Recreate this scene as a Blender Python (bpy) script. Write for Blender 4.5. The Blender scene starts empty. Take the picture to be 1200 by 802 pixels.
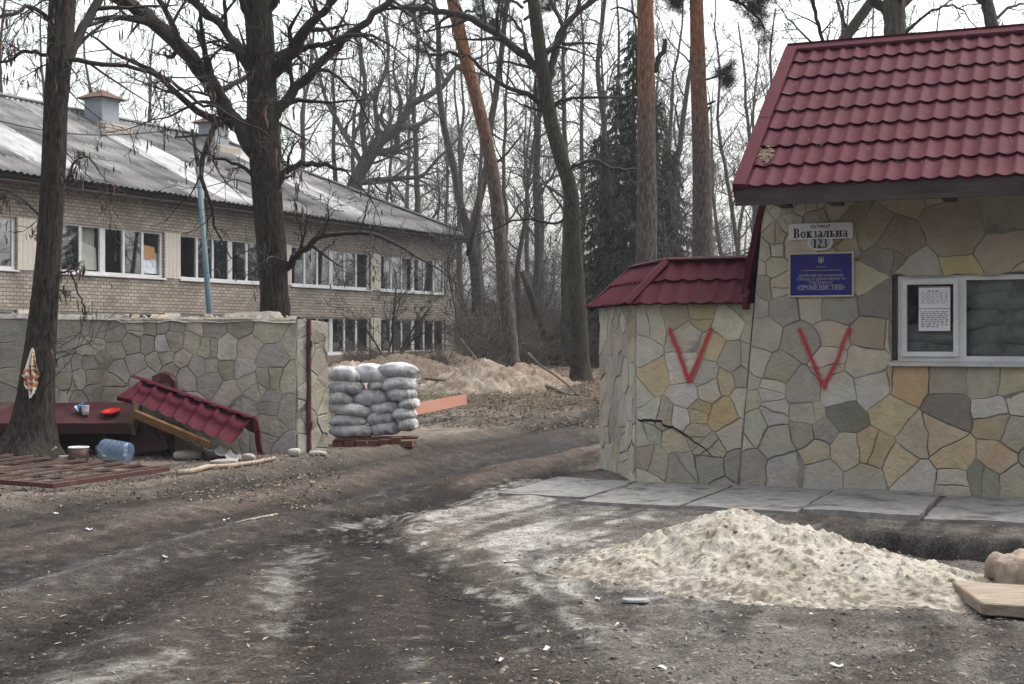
import bpy, math, random
import numpy as np
from mathutils import Vector, Matrix

scene = bpy.context.scene
COL = scene.collection
R = math.radians
EYE, F, HOR = 1.65, 1600.0, 395.0        # eye height, focal length and horizon of the 1200 px photograph

# ------------------------------------------------------------------ camera, sky, sun, exposure
cam_d = bpy.data.cameras.new("camera")
cam_d.sensor_width = 36.0
cam_d.lens = 48.0
cam_d.clip_start, cam_d.clip_end = 0.1, 2000
cam = bpy.data.objects.new("camera", cam_d)
COL.objects.link(cam)
cam.location = (0, 0, EYE)
cam.rotation_euler = (R(90) - math.atan(6 / F), 0, 0)
scene.camera = cam

SUN_EL, SUN_AZ = 62.0, 70.0
w = bpy.data.worlds.new("World")
scene.world = w
w.use_nodes = True
wn, wl = w.node_tree.nodes, w.node_tree.links
wn.clear()
sky = wn.new("ShaderNodeTexSky")
sky.sky_type = 'NISHITA'
sky.sun_disc = False
sky.sun_elevation = R(SUN_EL)
sky.sun_rotation = R(SUN_AZ)
sky.dust_density = 6.0
sky.air_density = 1.6
hs = wn.new("ShaderNodeHueSaturation")
hs.inputs['Saturation'].default_value = 0.33
wl.new(sky.outputs[0], hs.inputs['Color'])
tc = wn.new("ShaderNodeTexCoord")
mp = wn.new("ShaderNodeMapping")
mp.inputs['Scale'].default_value = (1.0, 1.0, 2.6)
wl.new(tc.outputs['Generated'], mp.inputs[0])
nz = wn.new("ShaderNodeTexNoise")
nz.inputs['Scale'].default_value = 2.3
nz.inputs['Detail'].default_value = 6
wl.new(mp.outputs[0], nz.inputs['Vector'])
cr = wn.new("ShaderNodeMapRange")
cr.inputs['From Min'].default_value = 0.3
cr.inputs['From Max'].default_value = 0.7
cr.inputs['To Min'].default_value = 1.6
cr.inputs['To Max'].default_value = 2.1
wl.new(nz.outputs[0], cr.inputs['Value'])
ml = wn.new("ShaderNodeVectorMath")
ml.operation = 'SCALE'
wl.new(hs.outputs[0], ml.inputs[0])
wl.new(cr.outputs[0], ml.inputs['Scale'])
sy = wn.new("ShaderNodeSeparateXYZ")                  # the cloud is thinner, so brighter, over the wood
wl.new(tc.outputs['Generated'], sy.inputs[0])
gy_ = wn.new("ShaderNodeMapRange")
gy_.inputs['From Min'].default_value = -1
gy_.inputs['From Max'].default_value = 1
gy_.inputs['To Min'].default_value = 0.8
gy_.inputs['To Max'].default_value = 1.22
wl.new(sy.outputs[1], gy_.inputs['Value'])
ml2 = wn.new("ShaderNodeVectorMath")
ml2.operation = 'SCALE'
wl.new(ml.outputs[0], ml2.inputs[0])
wl.new(gy_.outputs[0], ml2.inputs['Scale'])
bg = wn.new("ShaderNodeBackground")
bg.inputs['Strength'].default_value = 0.15
wl.new(ml2.outputs[0], bg.inputs['Color'])
wo = wn.new("ShaderNodeOutputWorld")
wl.new(bg.outputs[0], wo.inputs[0])

sd = bpy.data.lights.new("sun", 'SUN')
sd.energy = 0.5
sd.angle = R(25)
sd.color = (1.0, 0.97, 0.93)
so = bpy.data.objects.new("sun", sd)
COL.objects.link(so)
_az = R(SUN_AZ)
_sv = Vector((math.sin(_az) * math.cos(R(SUN_EL)), math.cos(_az) * math.cos(R(SUN_EL)), math.sin(R(SUN_EL))))
so.rotation_euler = _sv.to_track_quat('Z', 'Y').to_euler()
scene.view_settings.view_transform = 'Standard'
scene.view_settings.look = 'None'
scene.view_settings.exposure = 0.34
scene.view_settings.gamma = 1.0
scene.render.engine = 'CYCLES'
scene.cycles.max_bounces = 6
scene.cycles.use_denoising = True
scene.cycles.denoising_prefilter = 'NONE'
scene.cycles.sample_clamp_indirect = 4.0
scene.cycles.transparent_max_bounces = 16

# ------------------------------------------------------------------ helpers
ORG = {}


def at(px, py, d):
    """the point at distance d (along Y) that the photograph shows at (px, py)"""
    return Vector(((px - 600) / F * d, d, EYE + (HOR - py) / F * d))


def gr(px, py, z=0.0):
    d = (EYE - z) * F / (py - HOR)
    return Vector(((px - 600) / F * d, d, z))


def tag(o, label=None, cat=None, group=None, kind=None):
    if label: o['label'] = label
    if cat: o['category'] = cat
    if group: o['group'] = group
    if kind: o['kind'] = kind
    return o


def empty(name, loc, label, cat, group=None, rz=0.0):
    o = bpy.data.objects.new(name, None)
    COL.objects.link(o)
    o.empty_display_size = 0.2
    o.location = loc
    o.rotation_euler = (0, 0, rz)
    return tag(o, label, cat, group)


def copy_tree(o, parent=None):
    c = o.copy()
    COL.objects.link(c)
    if parent: c.parent = parent
    for ch in list(o.children):
        copy_tree(ch, c)
    return c


def link_mesh(name, me, parent=None, loc=None):
    o = bpy.data.objects.new(name, me)
    COL.objects.link(o)
    if parent: o.parent = parent
    if loc is not None: o.location = loc
    return o


class MB:
    """collects shapes and links them as ONE mesh object"""

    def __init__(self):
        self.v, self.f, self.c, self.m = [], [], [], []
        self.col = (1, 1, 1)
        self.mi = 0

    def face(self, ids, col=None):
        self.f.append(ids)
        self.c.append(col or self.col)
        self.m.append(self.mi)

    def poly(self, pts, col=None):
        n = len(self.v)
        self.v.extend([tuple(p) for p in pts])
        self.face(tuple(range(n, n + len(pts))), col)

    def hexa(self, b, t, col=None):
        """bottom and top quads, both counter-clockwise seen from the top"""
        n = len(self.v)
        self.v.extend([tuple(p) for p in b] + [tuple(p) for p in t])
        for q in ((3, 2, 1, 0), (4, 5, 6, 7), (0, 1, 5, 4), (1, 2, 6, 5), (2, 3, 7, 6), (3, 0, 4, 7)):
            self.face(tuple(n + i for i in q), col)

    def box(self, x0, x1, y0, y1, z0, z1, col=None):
        self.hexa([(x0, y0, z0), (x1, y0, z0), (x1, y1, z0), (x0, y1, z0)],
                  [(x0, y0, z1), (x1, y0, z1), (x1, y1, z1), (x0, y1, z1)], col)

    def bar(self, a, b, w, h, up=(0, 0, 1), col=None):
        a, b = Vector(a), Vector(b)
        d = (b - a).normalized()
        s = d.cross(Vector(up)).normalized() * (w / 2)
        u = s.cross(d).normalized() * (h / 2)
        q = [a - s - u, a + s - u, b + s - u, b - s - u]
        self.hexa(q, [p + 2 * u for p in q], col)

    def tube(self, pts, rad, n=6, col=None, cap=True):
        pts = [Vector(p) for p in pts]
        k = len(pts)
        base = len(self.v)
        side = None
        for i in range(k):
            d = (pts[min(i + 1, k - 1)] - pts[max(i - 1, 0)])
            if d.length < 1e-9: d = Vector((0, 0, 1))
            d.normalize()
            if side is None:
                side = d.cross(Vector((0.31, 0.95, 0.1)))
                if side.length < 0.1: side = d.cross(Vector((1, 0, 0)))
            side = side - d * side.dot(d)
            side.normalize()
            o = d.cross(side)
            r = rad[i]
            p = pts[i]
            for j in range(n):
                a = 6.28318 * j / n
                ca, sa = math.cos(a) * r, math.sin(a) * r
                self.v.append((p.x + side.x * ca + o.x * sa, p.y + side.y * ca + o.y * sa, p.z + side.z * ca + o.z * sa))
        for i in range(k - 1):
            for j in range(n):
                j2 = (j + 1) % n
                self.face((base + i * n + j, base + i * n + j2, base + (i + 1) * n + j2, base + (i + 1) * n + j), col)
        if cap:
            self.face(tuple(base + j for j in range(n))[::-1], col)
            self.face(tuple(base + (k - 1) * n + j for j in range(n)), col)

    def lathe(self, prof, n=16, c=(0, 0, 0), col=None):
        base = len(self.v)
        for r, z in prof:
            for j in range(n):
                a = 6.28318 * j / n
                self.v.append((c[0] + r * math.cos(a), c[1] + r * math.sin(a), c[2] + z))
        for i in range(len(prof) - 1):
            for j in range(n):
                j2 = (j + 1) % n
                self.face((base + i * n + j, base + i * n + j2, base + (i + 1) * n + j2, base + (i + 1) * n + j), col)

    def build(self, name, mats, parent=None, smooth=False, org=(0, 0, 0), loc=None):
        me = bpy.data.meshes.new(name)
        ox, oy, oz = org
        me.from_pydata([(x - ox, y - oy, z - oz) for x, y, z in self.v], [], self.f)
        for m in (mats if isinstance(mats, (list, tuple)) else [mats]):
            me.materials.append(m)
        if any(self.m): me.polygons.foreach_set('material_index', self.m)
        if any(c != (1, 1, 1) for c in self.c):
            at_ = me.attributes.new('Col', 'FLOAT_COLOR', 'CORNER')
            tot = np.array([len(f) for f in self.f])
            cc = np.repeat(np.array([(c[0], c[1], c[2], 1.0) for c in self.c], np.float32), tot, axis=0)
            at_.data.foreach_set('color', cc.ravel())
        if smooth: me.polygons.foreach_set('use_smooth', [True] * len(self.f))
        me.update()
        if loc is None and parent is None: loc = org
        return link_mesh(name, me, parent, loc)


def grid_mesh(name, P, mat, cols=None, parent=None, org=(0, 0, 0), smooth=True, loc=None, mask=None, extra=None):
    n, m = P.shape[:2]
    P = P - np.array(org)
    idx = np.arange(n * m).reshape(n, m)
    q = np.stack([idx[:-1, :-1], idx[:-1, 1:], idx[1:, 1:], idx[1:, :-1]], -1).reshape(-1, 4)
    if mask is not None: q = q[mask.reshape(-1)]
    me = bpy.data.meshes.new(name)
    me.vertices.add(n * m)
    me.vertices.foreach_set('co', P.reshape(-1).astype(np.float32))
    me.loops.add(q.size)
    me.loops.foreach_set('vertex_index', q.reshape(-1).astype(np.int32))
    me.polygons.add(len(q))
    me.polygons.foreach_set('loop_start', np.arange(0, q.size, 4, dtype=np.int32))
    me.polygons.foreach_set('use_smooth', np.full(len(q), smooth))
    if cols is not None:
        a = me.attributes.new('Col', 'FLOAT_COLOR', 'POINT')
        c4 = np.ones((n * m, 4), np.float32)
        c4[:, :3] = cols.reshape(-1, 3)
        if extra is not None: c4[:, 3] = extra.reshape(-1)
        a.data.foreach_set('color', c4.ravel())
    me.materials.append(mat)
    me.update(calc_edges=True)
    me.validate()
    if loc is None and parent is None: loc = org
    return link_mesh(name, me, parent, loc)


def _h(ix, iy, seed):
    n = (ix.astype(np.int64) * 374761393 + iy.astype(np.int64) * 668265263 + seed * 1442695041) & 0xFFFFFFFF
    n = ((n ^ (n >> 13)) * 1274126177) & 0xFFFFFFFF
    return ((n ^ (n >> 16)) & 0xFFFF) / 65535.0


def vn(x, y, seed=0):
    x, y = np.asarray(x, float), np.asarray(y, float)
    ix, iy = np.floor(x), np.floor(y)
    fx, fy = x - ix, y - iy
    fx, fy = fx * fx * (3 - 2 * fx), fy * fy * (3 - 2 * fy)
    a, b = _h(ix, iy, seed), _h(ix + 1, iy, seed)
    c, d = _h(ix, iy + 1, seed), _h(ix + 1, iy + 1, seed)
    return (a + (b - a) * fx) * (1 - fy) + (c + (d - c) * fx) * fy


def fbm(x, y, seed=0, o=4, g=0.5):
    s, a, t = 0, 1.0, 0
    for i in range(o):
        s = s + a * vn(np.asarray(x) * 2 ** i + i * 17.3, np.asarray(y) * 2 ** i - i * 9.1, seed + i)
        t += a
        a *= g
    return s / t


def sstep(a, b, x):
    t = np.clip((x - a) / (b - a), 0, 1)
    return t * t * (3 - 2 * t)


def seg_dist(X, Y, pts):
    """distance to a polyline and the arc length of the nearest point"""
    best = np.full(X.shape, 1e9)
    for (ax, ay), (bx, by) in zip(pts[:-1], pts[1:]):
        dx, dy = bx - ax, by - ay
        t = np.clip(((X - ax) * dx + (Y - ay) * dy) / (dx * dx + dy * dy), 0, 1)
        best = np.minimum(best, np.hypot(X - ax - t * dx, Y - ay - t * dy))
    return best


def poly_sd(X, Y, pts):
    d = seg_dist(X, Y, list(pts) + [pts[0]])
    ins = np.zeros(X.shape, bool)
    for (ax, ay), (bx, by) in zip(pts, list(pts[1:]) + [pts[0]]):
        c = (ay > Y) != (by > Y)
        with np.errstate(divide='ignore', invalid='ignore'):
            xx = (bx - ax) * (Y - ay) / (by - ay if by != ay else 1e-9) + ax
        ins ^= c & (X < xx)
    return np.where(ins, -d, d)


# ------------------------------------------------------------------ materials
def mat(name, c1, c2=None, scale=6.0, rough=0.85, bump=0.0, bscale=None, attr=False, spec=0.3, metal=0.0,
        stretch=None, c3=None, s3=1.5, detail=6.0, lo=0.35, hi=0.65, bdist=0.02, rough2=None, attr_name='Col'):
    m = bpy.data.materials.new(name)
    m.use_nodes = True
    N, L = m.node_tree.nodes, m.node_tree.links
    b = N['Principled BSDF']
    b.inputs['Roughness'].default_value = rough
    b.inputs['Specular IOR Level'].default_value = spec
    b.inputs['Metallic'].default_value = metal
    t = N.new('ShaderNodeTexCoord')
    vec = t.outputs['Object']
    if stretch:
        g = N.new('ShaderNodeMapping')
        g.inputs['Scale'].default_value = stretch
        L.new(vec, g.inputs[0])
        vec = g.outputs[0]

    def noise(sc, det=detail, seed=0.0):
        n = N.new('ShaderNodeTexNoise')
        n.inputs['Scale'].default_value = sc
        n.inputs['Detail'].default_value = det
        n.inputs['Roughness'].default_value = 0.6
        L.new(vec, n.inputs['Vector'])
        return n.outputs[0]

    def mix(fac, a, bb, mode='MIX'):
        x = N.new('ShaderNodeMix')
        x.data_type = 'RGBA'
        x.blend_type = mode
        if isinstance(fac, float): x.inputs[0].default_value = fac
        else: L.new(fac, x.inputs[0])
        for s, i in ((a, 6), (bb, 7)):
            if isinstance(s, tuple): x.inputs[i].default_value = (*s, 1)
            else: L.new(s, x.inputs[i])
        return x.outputs[2]

    def rng(o, a, bb, c=0.0, d=1.0):
        r = N.new('ShaderNodeMapRange')
        r.inputs['From Min'].default_value = a
        r.inputs['From Max'].default_value = bb
        r.inputs['To Min'].default_value = c
        r.inputs['To Max'].default_value = d
        L.new(o, r.inputs['Value'])
        return r.outputs[0]
    col = c1
    fac = None
    if c2:
        fac = rng(noise(scale), lo, hi)
        col = mix(fac, c1, c2)
    if c3: col = mix(rng(noise(s3, 4.0), 0.52, 0.68), col, c3)
    if attr:
        a = N.new('ShaderNodeAttribute')
        a.attribute_name = attr_name
        col = mix(1.0, col, a.outputs['Color'], 'MULTIPLY')
    if isinstance(col, tuple): b.inputs['Base Color'].default_value = (*col, 1)
    else: L.new(col, b.inputs['Base Color'])
    if rough2 is not None: L.new(rng(noise(scale * 0.7), 0.3, 0.7, rough, rough2), b.inputs['Roughness'])
    if bump:
        bp = N.new('ShaderNodeBump')
        bp.inputs['Strength'].default_value = bump
        bp.inputs['Distance'].default_value = bdist
        L.new(noise(bscale or scale * 3, 8.0), bp.inputs['Height'])
        L.new(bp.outputs[0], b.inputs['Normal'])
    return m


def glass(name, tint=(0.55, 0.6, 0.6), refl=0.09):
    m = bpy.data.materials.new(name)
    m.use_nodes = True
    N, L = m.node_tree.nodes, m.node_tree.links
    N.clear()
    o = N.new('ShaderNodeOutputMaterial')
    tr = N.new('ShaderNodeBsdfTransparent')
    tr.inputs[0].default_value = (*tint, 1)
    gl = N.new('ShaderNodeBsdfGlossy')
    gl.inputs['Roughness'].default_value = 0.03
    gl.inputs['Color'].default_value = (0.9, 0.95, 1, 1)
    fr = N.new('ShaderNodeFresnel')
    fr.inputs['IOR'].default_value = 1.5
    ad = N.new('ShaderNodeMath')
    ad.operation = 'ADD'
    ad.inputs[1].default_value = refl - 0.04
    ad.use_clamp = True
    mx = N.new('ShaderNodeMixShader')
    L.new(fr.outputs[0], ad.inputs[0])
    L.new(ad.outputs[0], mx.inputs[0])
    L.new(tr.outputs[0], mx.inputs[1])
    L.new(gl.outputs[0], mx.inputs[2])
    L.new(mx.outputs[0], o.inputs[0])
    return m


def bark_mat(name, c1, c2, c3=None, ridge=1.0, zmix=None):
    """furrowed bark: cracks stretched along the stem; zmix = (z0, z1, colour, colour) for pines that turn orange higher up"""
    m = bpy.data.materials.new(name)
    m.use_nodes = True
    N, L = m.node_tree.nodes, m.node_tree.links
    b = N['Principled BSDF']
    b.inputs['Roughness'].default_value = 0.95
    b.inputs['Specular IOR Level'].default_value = 0.15
    t = N.new('ShaderNodeTexCoord')
    g = N.new('ShaderNodeMapping')
    g.inputs['Scale'].default_value = (1, 1, 0.26)
    L.new(t.outputs['Object'], g.inputs[0])
    n1 = N.new('ShaderNodeTexNoise')
    n1.inputs['Scale'].default_value = 26
    n1.inputs['Detail'].default_value = 6
    n1.inputs['Distortion'].default_value = 0.6
    L.new(g.outputs[0], n1.inputs['Vector'])
    n2 = N.new('ShaderNodeTexNoise')
    n2.inputs['Scale'].default_value = 2.2
    n2.inputs['Detail'].default_value = 5
    L.new(t.outputs['Object'], n2.inputs['Vector'])

    def ramp(o, a, bb):
        r = N.new('ShaderNodeMapRange')
        r.inputs['From Min'].default_value = a
        r.inputs['From Max'].default_value = bb
        L.new(o, r.inputs['Value'])
        return r.outputs[0]

    def mix(f, a, bb):
        x = N.new('ShaderNodeMix')
        x.data_type = 'RGBA'
        L.new(f, x.inputs[0])
        for s, i in ((a, 6), (bb, 7)):
            if isinstance(s, tuple): x.inputs[i].default_value = (*s, 1)
            else: L.new(s, x.inputs[i])
        return x.outputs[2]
    col = mix(ramp(n1.outputs[0], 0.38, 0.62), c1, c2)
    if c3: col = mix(ramp(n2.outputs[0], 0.5, 0.72), col, c3)
    if zmix:
        z0, z1, a, bb = zmix
        sx = N.new('ShaderNodeSeparateXYZ')
        L.new(t.outputs['Object'], sx.inputs[0])
        ad = N.new('ShaderNodeMath')
        ad.operation = 'MULTIPLY_ADD'
        L.new(n2.outputs[0], ad.inputs[0])
        ad.inputs[1].default_value = 3.0
        L.new(sx.outputs[2], ad.inputs[2])
        up = mix(ramp(n1.outputs[0], 0.36, 0.66), a, bb)
        col = mix(ramp(ad.outputs[0], z0 + 1.5, z1 + 1.5), col, up)
    L.new(col, b.inputs['Base Color'])
    bp = N.new('ShaderNodeBump')
    bp.inputs['Strength'].default_value = ridge
    bp.inputs['Distance'].default_value = 0.03
    L.new(n1.outputs[0], bp.inputs['Height'])
    L.new(bp.outputs[0], b.inputs['Normal'])
    return m


def brick_mat(name):
    m = bpy.data.materials.new(name)
    m.use_nodes = True
    N, L = m.node_tree.nodes, m.node_tree.links
    b = N['Principled BSDF']
    b.inputs['Roughness'].default_value = 0.9
    b.inputs['Specular IOR Level'].default_value = 0.2
    t = N.new('ShaderNodeTexCoord')
    s = N.new('ShaderNodeSeparateXYZ')
    L.new(t.outputs['Object'], s.inputs[0])
    a = N.new('ShaderNodeMath')
    L.new(s.outputs[0], a.inputs[0])
    L.new(s.outputs[1], a.inputs[1])
    c = N.new('ShaderNodeCombineXYZ')
    L.new(a.outputs[0], c.inputs[0])
    L.new(s.outputs[2], c.inputs[1])
    br = N.new('ShaderNodeTexBrick')
    br.inputs['Scale'].default_value = 1.0
    br.inputs['Brick Width'].default_value = 0.26
    br.inputs['Row Height'].default_value = 0.115
    br.inputs['Mortar Size'].default_value = 0.016
    br.inputs['Mortar Smooth'].default_value = 0.3
    br.inputs['Color1'].default_value = (0.25, 0.21, 0.172, 1)
    br.inputs['Color2'].default_value = (0.36, 0.315, 0.265, 1)
    br.inputs['Mortar'].default_value = (0.13, 0.112, 0.098, 1)
    L.new(c.outputs[0], br.inputs['Vector'])
    n = N.new('ShaderNodeTexNoise')
    n.inputs['Scale'].default_value = 0.8
    n.inputs['Detail'].default_value = 6
    L.new(c.outputs[0], n.inputs['Vector'])
    r = N.new('ShaderNodeMapRange')
    r.inputs['From Min'].default_value = 0.3
    r.inputs['From Max'].default_value = 0.7
    r.inputs['To Min'].default_value = 0.72
    r.inputs['To Max'].default_value = 1.2
    L.new(n.outputs[0], r.inputs['Value'])
    v = N.new('ShaderNodeVectorMath')
    v.operation = 'SCALE'
    L.new(br.outputs[0], v.inputs[0])
    L.new(r.outputs[0], v.inputs['Scale'])
    L.new(v.outputs[0], b.inputs['Base Color'])
    bp = N.new('ShaderNodeBump')
    bp.inputs['Strength'].default_value = 0.5
    bp.inputs['Distance'].default_value = 0.01
    bp.invert = True
    L.new(br.outputs['Fac'], bp.inputs['Height'])
    L.new(bp.outputs[0], b.inputs['Normal'])
    return m


M_white = mat('white_pvc', (0.62, 0.63, 0.64), (0.52, 0.52, 0.52), 3, rough=0.5)
M_darkwood = mat('dark_wood', (0.045, 0.03, 0.026), (0.075, 0.052, 0.045), 7, bump=0.4, stretch=(1, 6, 6), rough=0.75)
M_oldwood = mat('weathered_timber', (0.33, 0.26, 0.19), (0.46, 0.39, 0.31), 6, bump=0.4, stretch=(1, 7, 7))
M_redmetal = mat('red_sheet_metal', (0.055, 0.0065, 0.013), (0.068, 0.010, 0.0175), 2.5, rough=0.66, spec=0.1, c3=(0.076, 0.017, 0.022), s3=1.1, bump=0.06, bscale=60, rough2=0.72)
M_redold = mat('dusty_red_metal', (0.06, 0.013, 0.017), (0.085, 0.03, 0.03), 3.5, rough=0.6, c3=(0.12, 0.075, 0.062), s3=2.0)
M_reddark = mat('dark_red_metal', (0.035, 0.009, 0.011), (0.05, 0.015, 0.016), 4, rough=0.6)
M_stone = mat('flagstone', (1.0, 0.985, 0.955), (1.36, 1.34, 1.29), 5, rough=0.94, attr=True, bump=0.8, bscale=24, c3=(1.12, 1.02, 0.86), s3=2.3, bdist=0.02, spec=0.15, lo=0.28, hi=0.72)
M_stonegrey = mat('grey_flagstone', (1.04, 1.03, 1.01), (1.48, 1.47, 1.44), 6, rough=0.95, attr=True, bump=0.8, bscale=24, c3=(0.86, 0.84, 0.78), s3=2.0, bdist=0.02, spec=0.12, lo=0.28, hi=0.72)
M_mortar = mat('mortar', (0.13, 0.122, 0.11), (0.34, 0.325, 0.30), 2.6, bump=0.6, bscale=50)
M_mortar_dark = mat('old_mortar', (0.10, 0.094, 0.084), (0.30, 0.285, 0.255), 2.6, bump=0.6, bscale=50)
M_concrete = mat('concrete', (0.2, 0.195, 0.185), (0.33, 0.325, 0.31), 3.2, bump=0.35, bscale=60, c3=(0.16, 0.15, 0.14), s3=1.7, bdist=0.008)
M_brick = brick_mat('building_brick')
M_brickloose = mat('loose_brick', (0.15, 0.058, 0.042), (0.085, 0.045, 0.036), 12, bump=0.5)
M_glass = glass('window_glass', (0.66, 0.70, 0.69), 0.28)
M_glassclear = glass('clear_glass', (0.86, 0.88, 0.87), 0.07)
M_dark = mat('dark_interior', (0.05, 0.05, 0.05), (0.08, 0.075, 0.07), 2)
M_tile = mat('beige_tile', (0.52, 0.47, 0.40), (0.44, 0.40, 0.34), 4, rough=0.5)
M_slate = mat('asbestos_sheet', (0.78, 0.78, 0.78), (1.1, 1.09, 1.07), 5, rough=0.95, attr=True, c3=(0.6, 0.6, 0.59), s3=0.9, bump=0.3, bscale=30, stretch=(1.6, 0.5, 0.5))
M_zinc = mat('zinc_sheet', (0.22, 0.25, 0.28), (0.29, 0.31, 0.34), 3, rough=0.5, spec=0.4)
M_rust = mat('rust', (0.115, 0.08, 0.066), (0.065, 0.045, 0.038), 10, rough=0.9, bump=0.3, c3=(0.13, 0.07, 0.05))
M_rustcap = mat('rusted_sheet', (0.125, 0.066, 0.046), (0.08, 0.046, 0.036), 4, rough=0.95, c3=(0.06, 0.042, 0.036))
M_rustred = mat('rusty_red_paint', (0.085, 0.024, 0.024), (0.06, 0.034, 0.03), 9, rough=0.8, bump=0.3, c3=(0.11, 0.056, 0.04), s3=5)
M_blackmetal = mat('dark_metal', (0.03, 0.03, 0.033), None, rough=0.6)
M_bluepaint = mat('pale_blue_paint', (0.085, 0.135, 0.16), (0.115, 0.16, 0.18), 3, rough=0.6)
M_bag = mat('white_sack', (0.46, 0.47, 0.49), (0.60, 0.61, 0.63), 6, rough=0.7, bump=0.18, bscale=14, bdist=0.03, c3=(0.30, 0.275, 0.24), s3=3.5, attr=True)
M_bark1 = bark_mat('acacia_bark', (0.017, 0.014, 0.012), (0.056, 0.046, 0.039), (0.04, 0.036, 0.028), 1.0)
M_bark2 = bark_mat('oak_bark', (0.016, 0.013, 0.011), (0.05, 0.042, 0.036), (0.042, 0.039, 0.024), 0.9)
M_barkpine = bark_mat('pine_bark', (0.05, 0.04, 0.036), (0.14, 0.115, 0.105), None, 1.0,
                      zmix=(5.2, 9.0, (0.13, 0.054, 0.030), (0.29, 0.138, 0.075)))
M_barkgrey = bark_mat('grey_bark', (0.04, 0.035, 0.031), (0.10, 0.088, 0.077), (0.065, 0.062, 0.046), 0.6)
M_barkmoss = bark_mat('mossy_bark', (0.022, 0.019, 0.014), (0.06, 0.053, 0.04), (0.055, 0.054, 0.03), 0.7)
M_twig = mat('twig_bark', (0.02, 0.017, 0.015), (0.044, 0.037, 0.032), 3, rough=0.9)
M_twiggrey = mat('grey_twig', (0.05, 0.044, 0.04), (0.092, 0.08, 0.072), 2, rough=0.9)
M_brush = mat('brushwood', (0.07, 0.056, 0.046), (0.125, 0.104, 0.087), 3, rough=0.9)
M_pod = mat('dry_pods', (0.05, 0.028, 0.022), (0.085, 0.045, 0.034), 8, rough=0.6)
M_needle = mat('needles', (0.022, 0.032, 0.022), (0.046, 0.06, 0.04), 2, rough=0.8)
M_sprneedle = mat('spruce_needles', (0.014, 0.022, 0.014), (0.032, 0.042, 0.026), 1.5, rough=0.85)
# ------------------------------------------------------------------ ground
P0 = Vector((2.45, 15.09, 0))                 # a point at the foot of the gatehouse front
E = Vector((0.9185, -0.3954, 0))              # along the front, to the right
NB = Vector((0.3954, 0.9185, 0))              # away from the street
GZ = math.atan2(E.y, E.x)


def front(px, py, off=0.0):
    """(u, z) of the gatehouse front (moved off metres towards the street) seen at a pixel"""
    k = (px - 600) / F
    o = P0 - NB * off
    # (o + u*E).x = k * (o + u*E).y
    u = (k * o.y - o.x) / (E.x - k * E.y)
    d = o.y + u * E.y
    return u, EYE + (HOR - py) / F * d


def g2(pts):
    return [tuple(gr(x, y))[:2] for x, y in pts]


T1 = g2([(-60, 622), (0, 607), (80, 592), (165, 583), (300, 562), (400, 545), (520, 523), (620, 505), (700, 491)]) + [(3.0, 29), (7, 33.5), (14, 38)]
T2 = g2([(-60, 685), (0, 668), (150, 628), (300, 598), (420, 575), (520, 550), (620, 530), (700, 512)]) + [(3.4, 25.5), (7.5, 31), (14.5, 35.8)]
T3 = g2([(-60, 800), (0, 765), (150, 695), (280, 645), (420, 604), (540, 578), (640, 556), (700, 536)])
T4 = g2([(650, 860), (600, 780), (545, 710), (480, 655), (440, 625), (450, 600), (520, 575)])
T5 = g2([(420, 860), (400, 780), (385, 720), (375, 670), (390, 640), (430, 610)])
DARK = g2([(-200, 660), (0, 606), (160, 583), (300, 561), (520, 524), (700, 489), (701, 534), (640, 549), (560, 566), (490, 596),
           (455, 640), (500, 700), (590, 770), (650, 850), (300, 1000), (-400, 900)]) 
RED1 = g2([(60, 645), (200, 612), (300, 586), (400, 566), (490, 551)])
RED2 = g2([(540, 566), (620, 546), (700, 526)])
PALE1 = g2([(610, 562), (520, 606), (492, 645), (545, 690), (650, 735), (745, 735), (720, 690), (700, 655), (720, 610), (760, 580), (700, 566)])
PALE2 = g2([(345, 650), (250, 690), (150, 760), (60, 830), (260, 850), (310, 760), (350, 700), (400, 655)])
PALE3 = g2([(690, 640), (600, 640), (560, 690), (640, 720), (760, 720), (760, 680)])
MID = g2([(760, 575), (600, 640), (560, 720), (700, 900), (1400, 900), (1400, 640), (900, 600)])
PITC = g2([(1030, 634), (1100, 638), (1230, 648)])


def catmull(pts, per=3):
    out = []
    n = len(pts)
    for i in range(n - 1):
        a, b, c, d = [np.array(pts[min(max(k, 0), n - 1)]) for k in (i - 1, i, i + 1, i + 2)]
        for k in range(per):
            t = k / per
            out.append(tuple(0.5 * (2 * b + (c - a) * t + (2 * a - 5 * b + 4 * c - d) * t * t + (3 * b - a - 3 * c + d) * t ** 3)))
    return out + [tuple(pts[-1])]


def curve_coords(X, Y, pts):
    """signed distance across a track and the length along it"""
    best = np.full(X.shape, 1e9)
    s, l = np.zeros(X.shape), np.zeros(X.shape)
    run_ = 0.0
    for (ax, ay), (bx, by) in zip(pts[:-1], pts[1:]):
        dx, dy = bx - ax, by - ay
        L = math.hypot(dx, dy)
        t = np.clip(((X - ax) * dx + (Y - ay) * dy) / (L * L), 0, 1)
        ex, ey = X - ax - t * dx, Y - ay - t * dy
        d = np.hypot(ex, ey)
        m_ = d < best
        best = np.where(m_, d, best)
        s = np.where(m_, np.where(dx * ey - dy * ex > 0, d, -d), s)
        l = np.where(m_, run_ + t * L, l)
        run_ += L
    return s, l


TRACK = catmull(T2, 3)
TRACK2 = catmull(T5, 3)


def track_noise(X, Y, fs, fl, seed, o=5):
    """noise drawn out along the wheel tracks"""
    s, l = curve_coords(X, Y, TRACK)
    s5, l5 = curve_coords(X, Y, TRACK2)
    w5 = (1 - sstep(9.3, 12.0, Y + 0.5 * X)) * (1 - sstep(0.5, 1.3, np.where(s5 > 0, s5, -0.45 * s5)))
    return fbm(s * fs, l * fl, seed, o) * (1 - w5) + fbm(s5 * fs, l5 * fl, seed + 50, o) * w5


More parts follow.
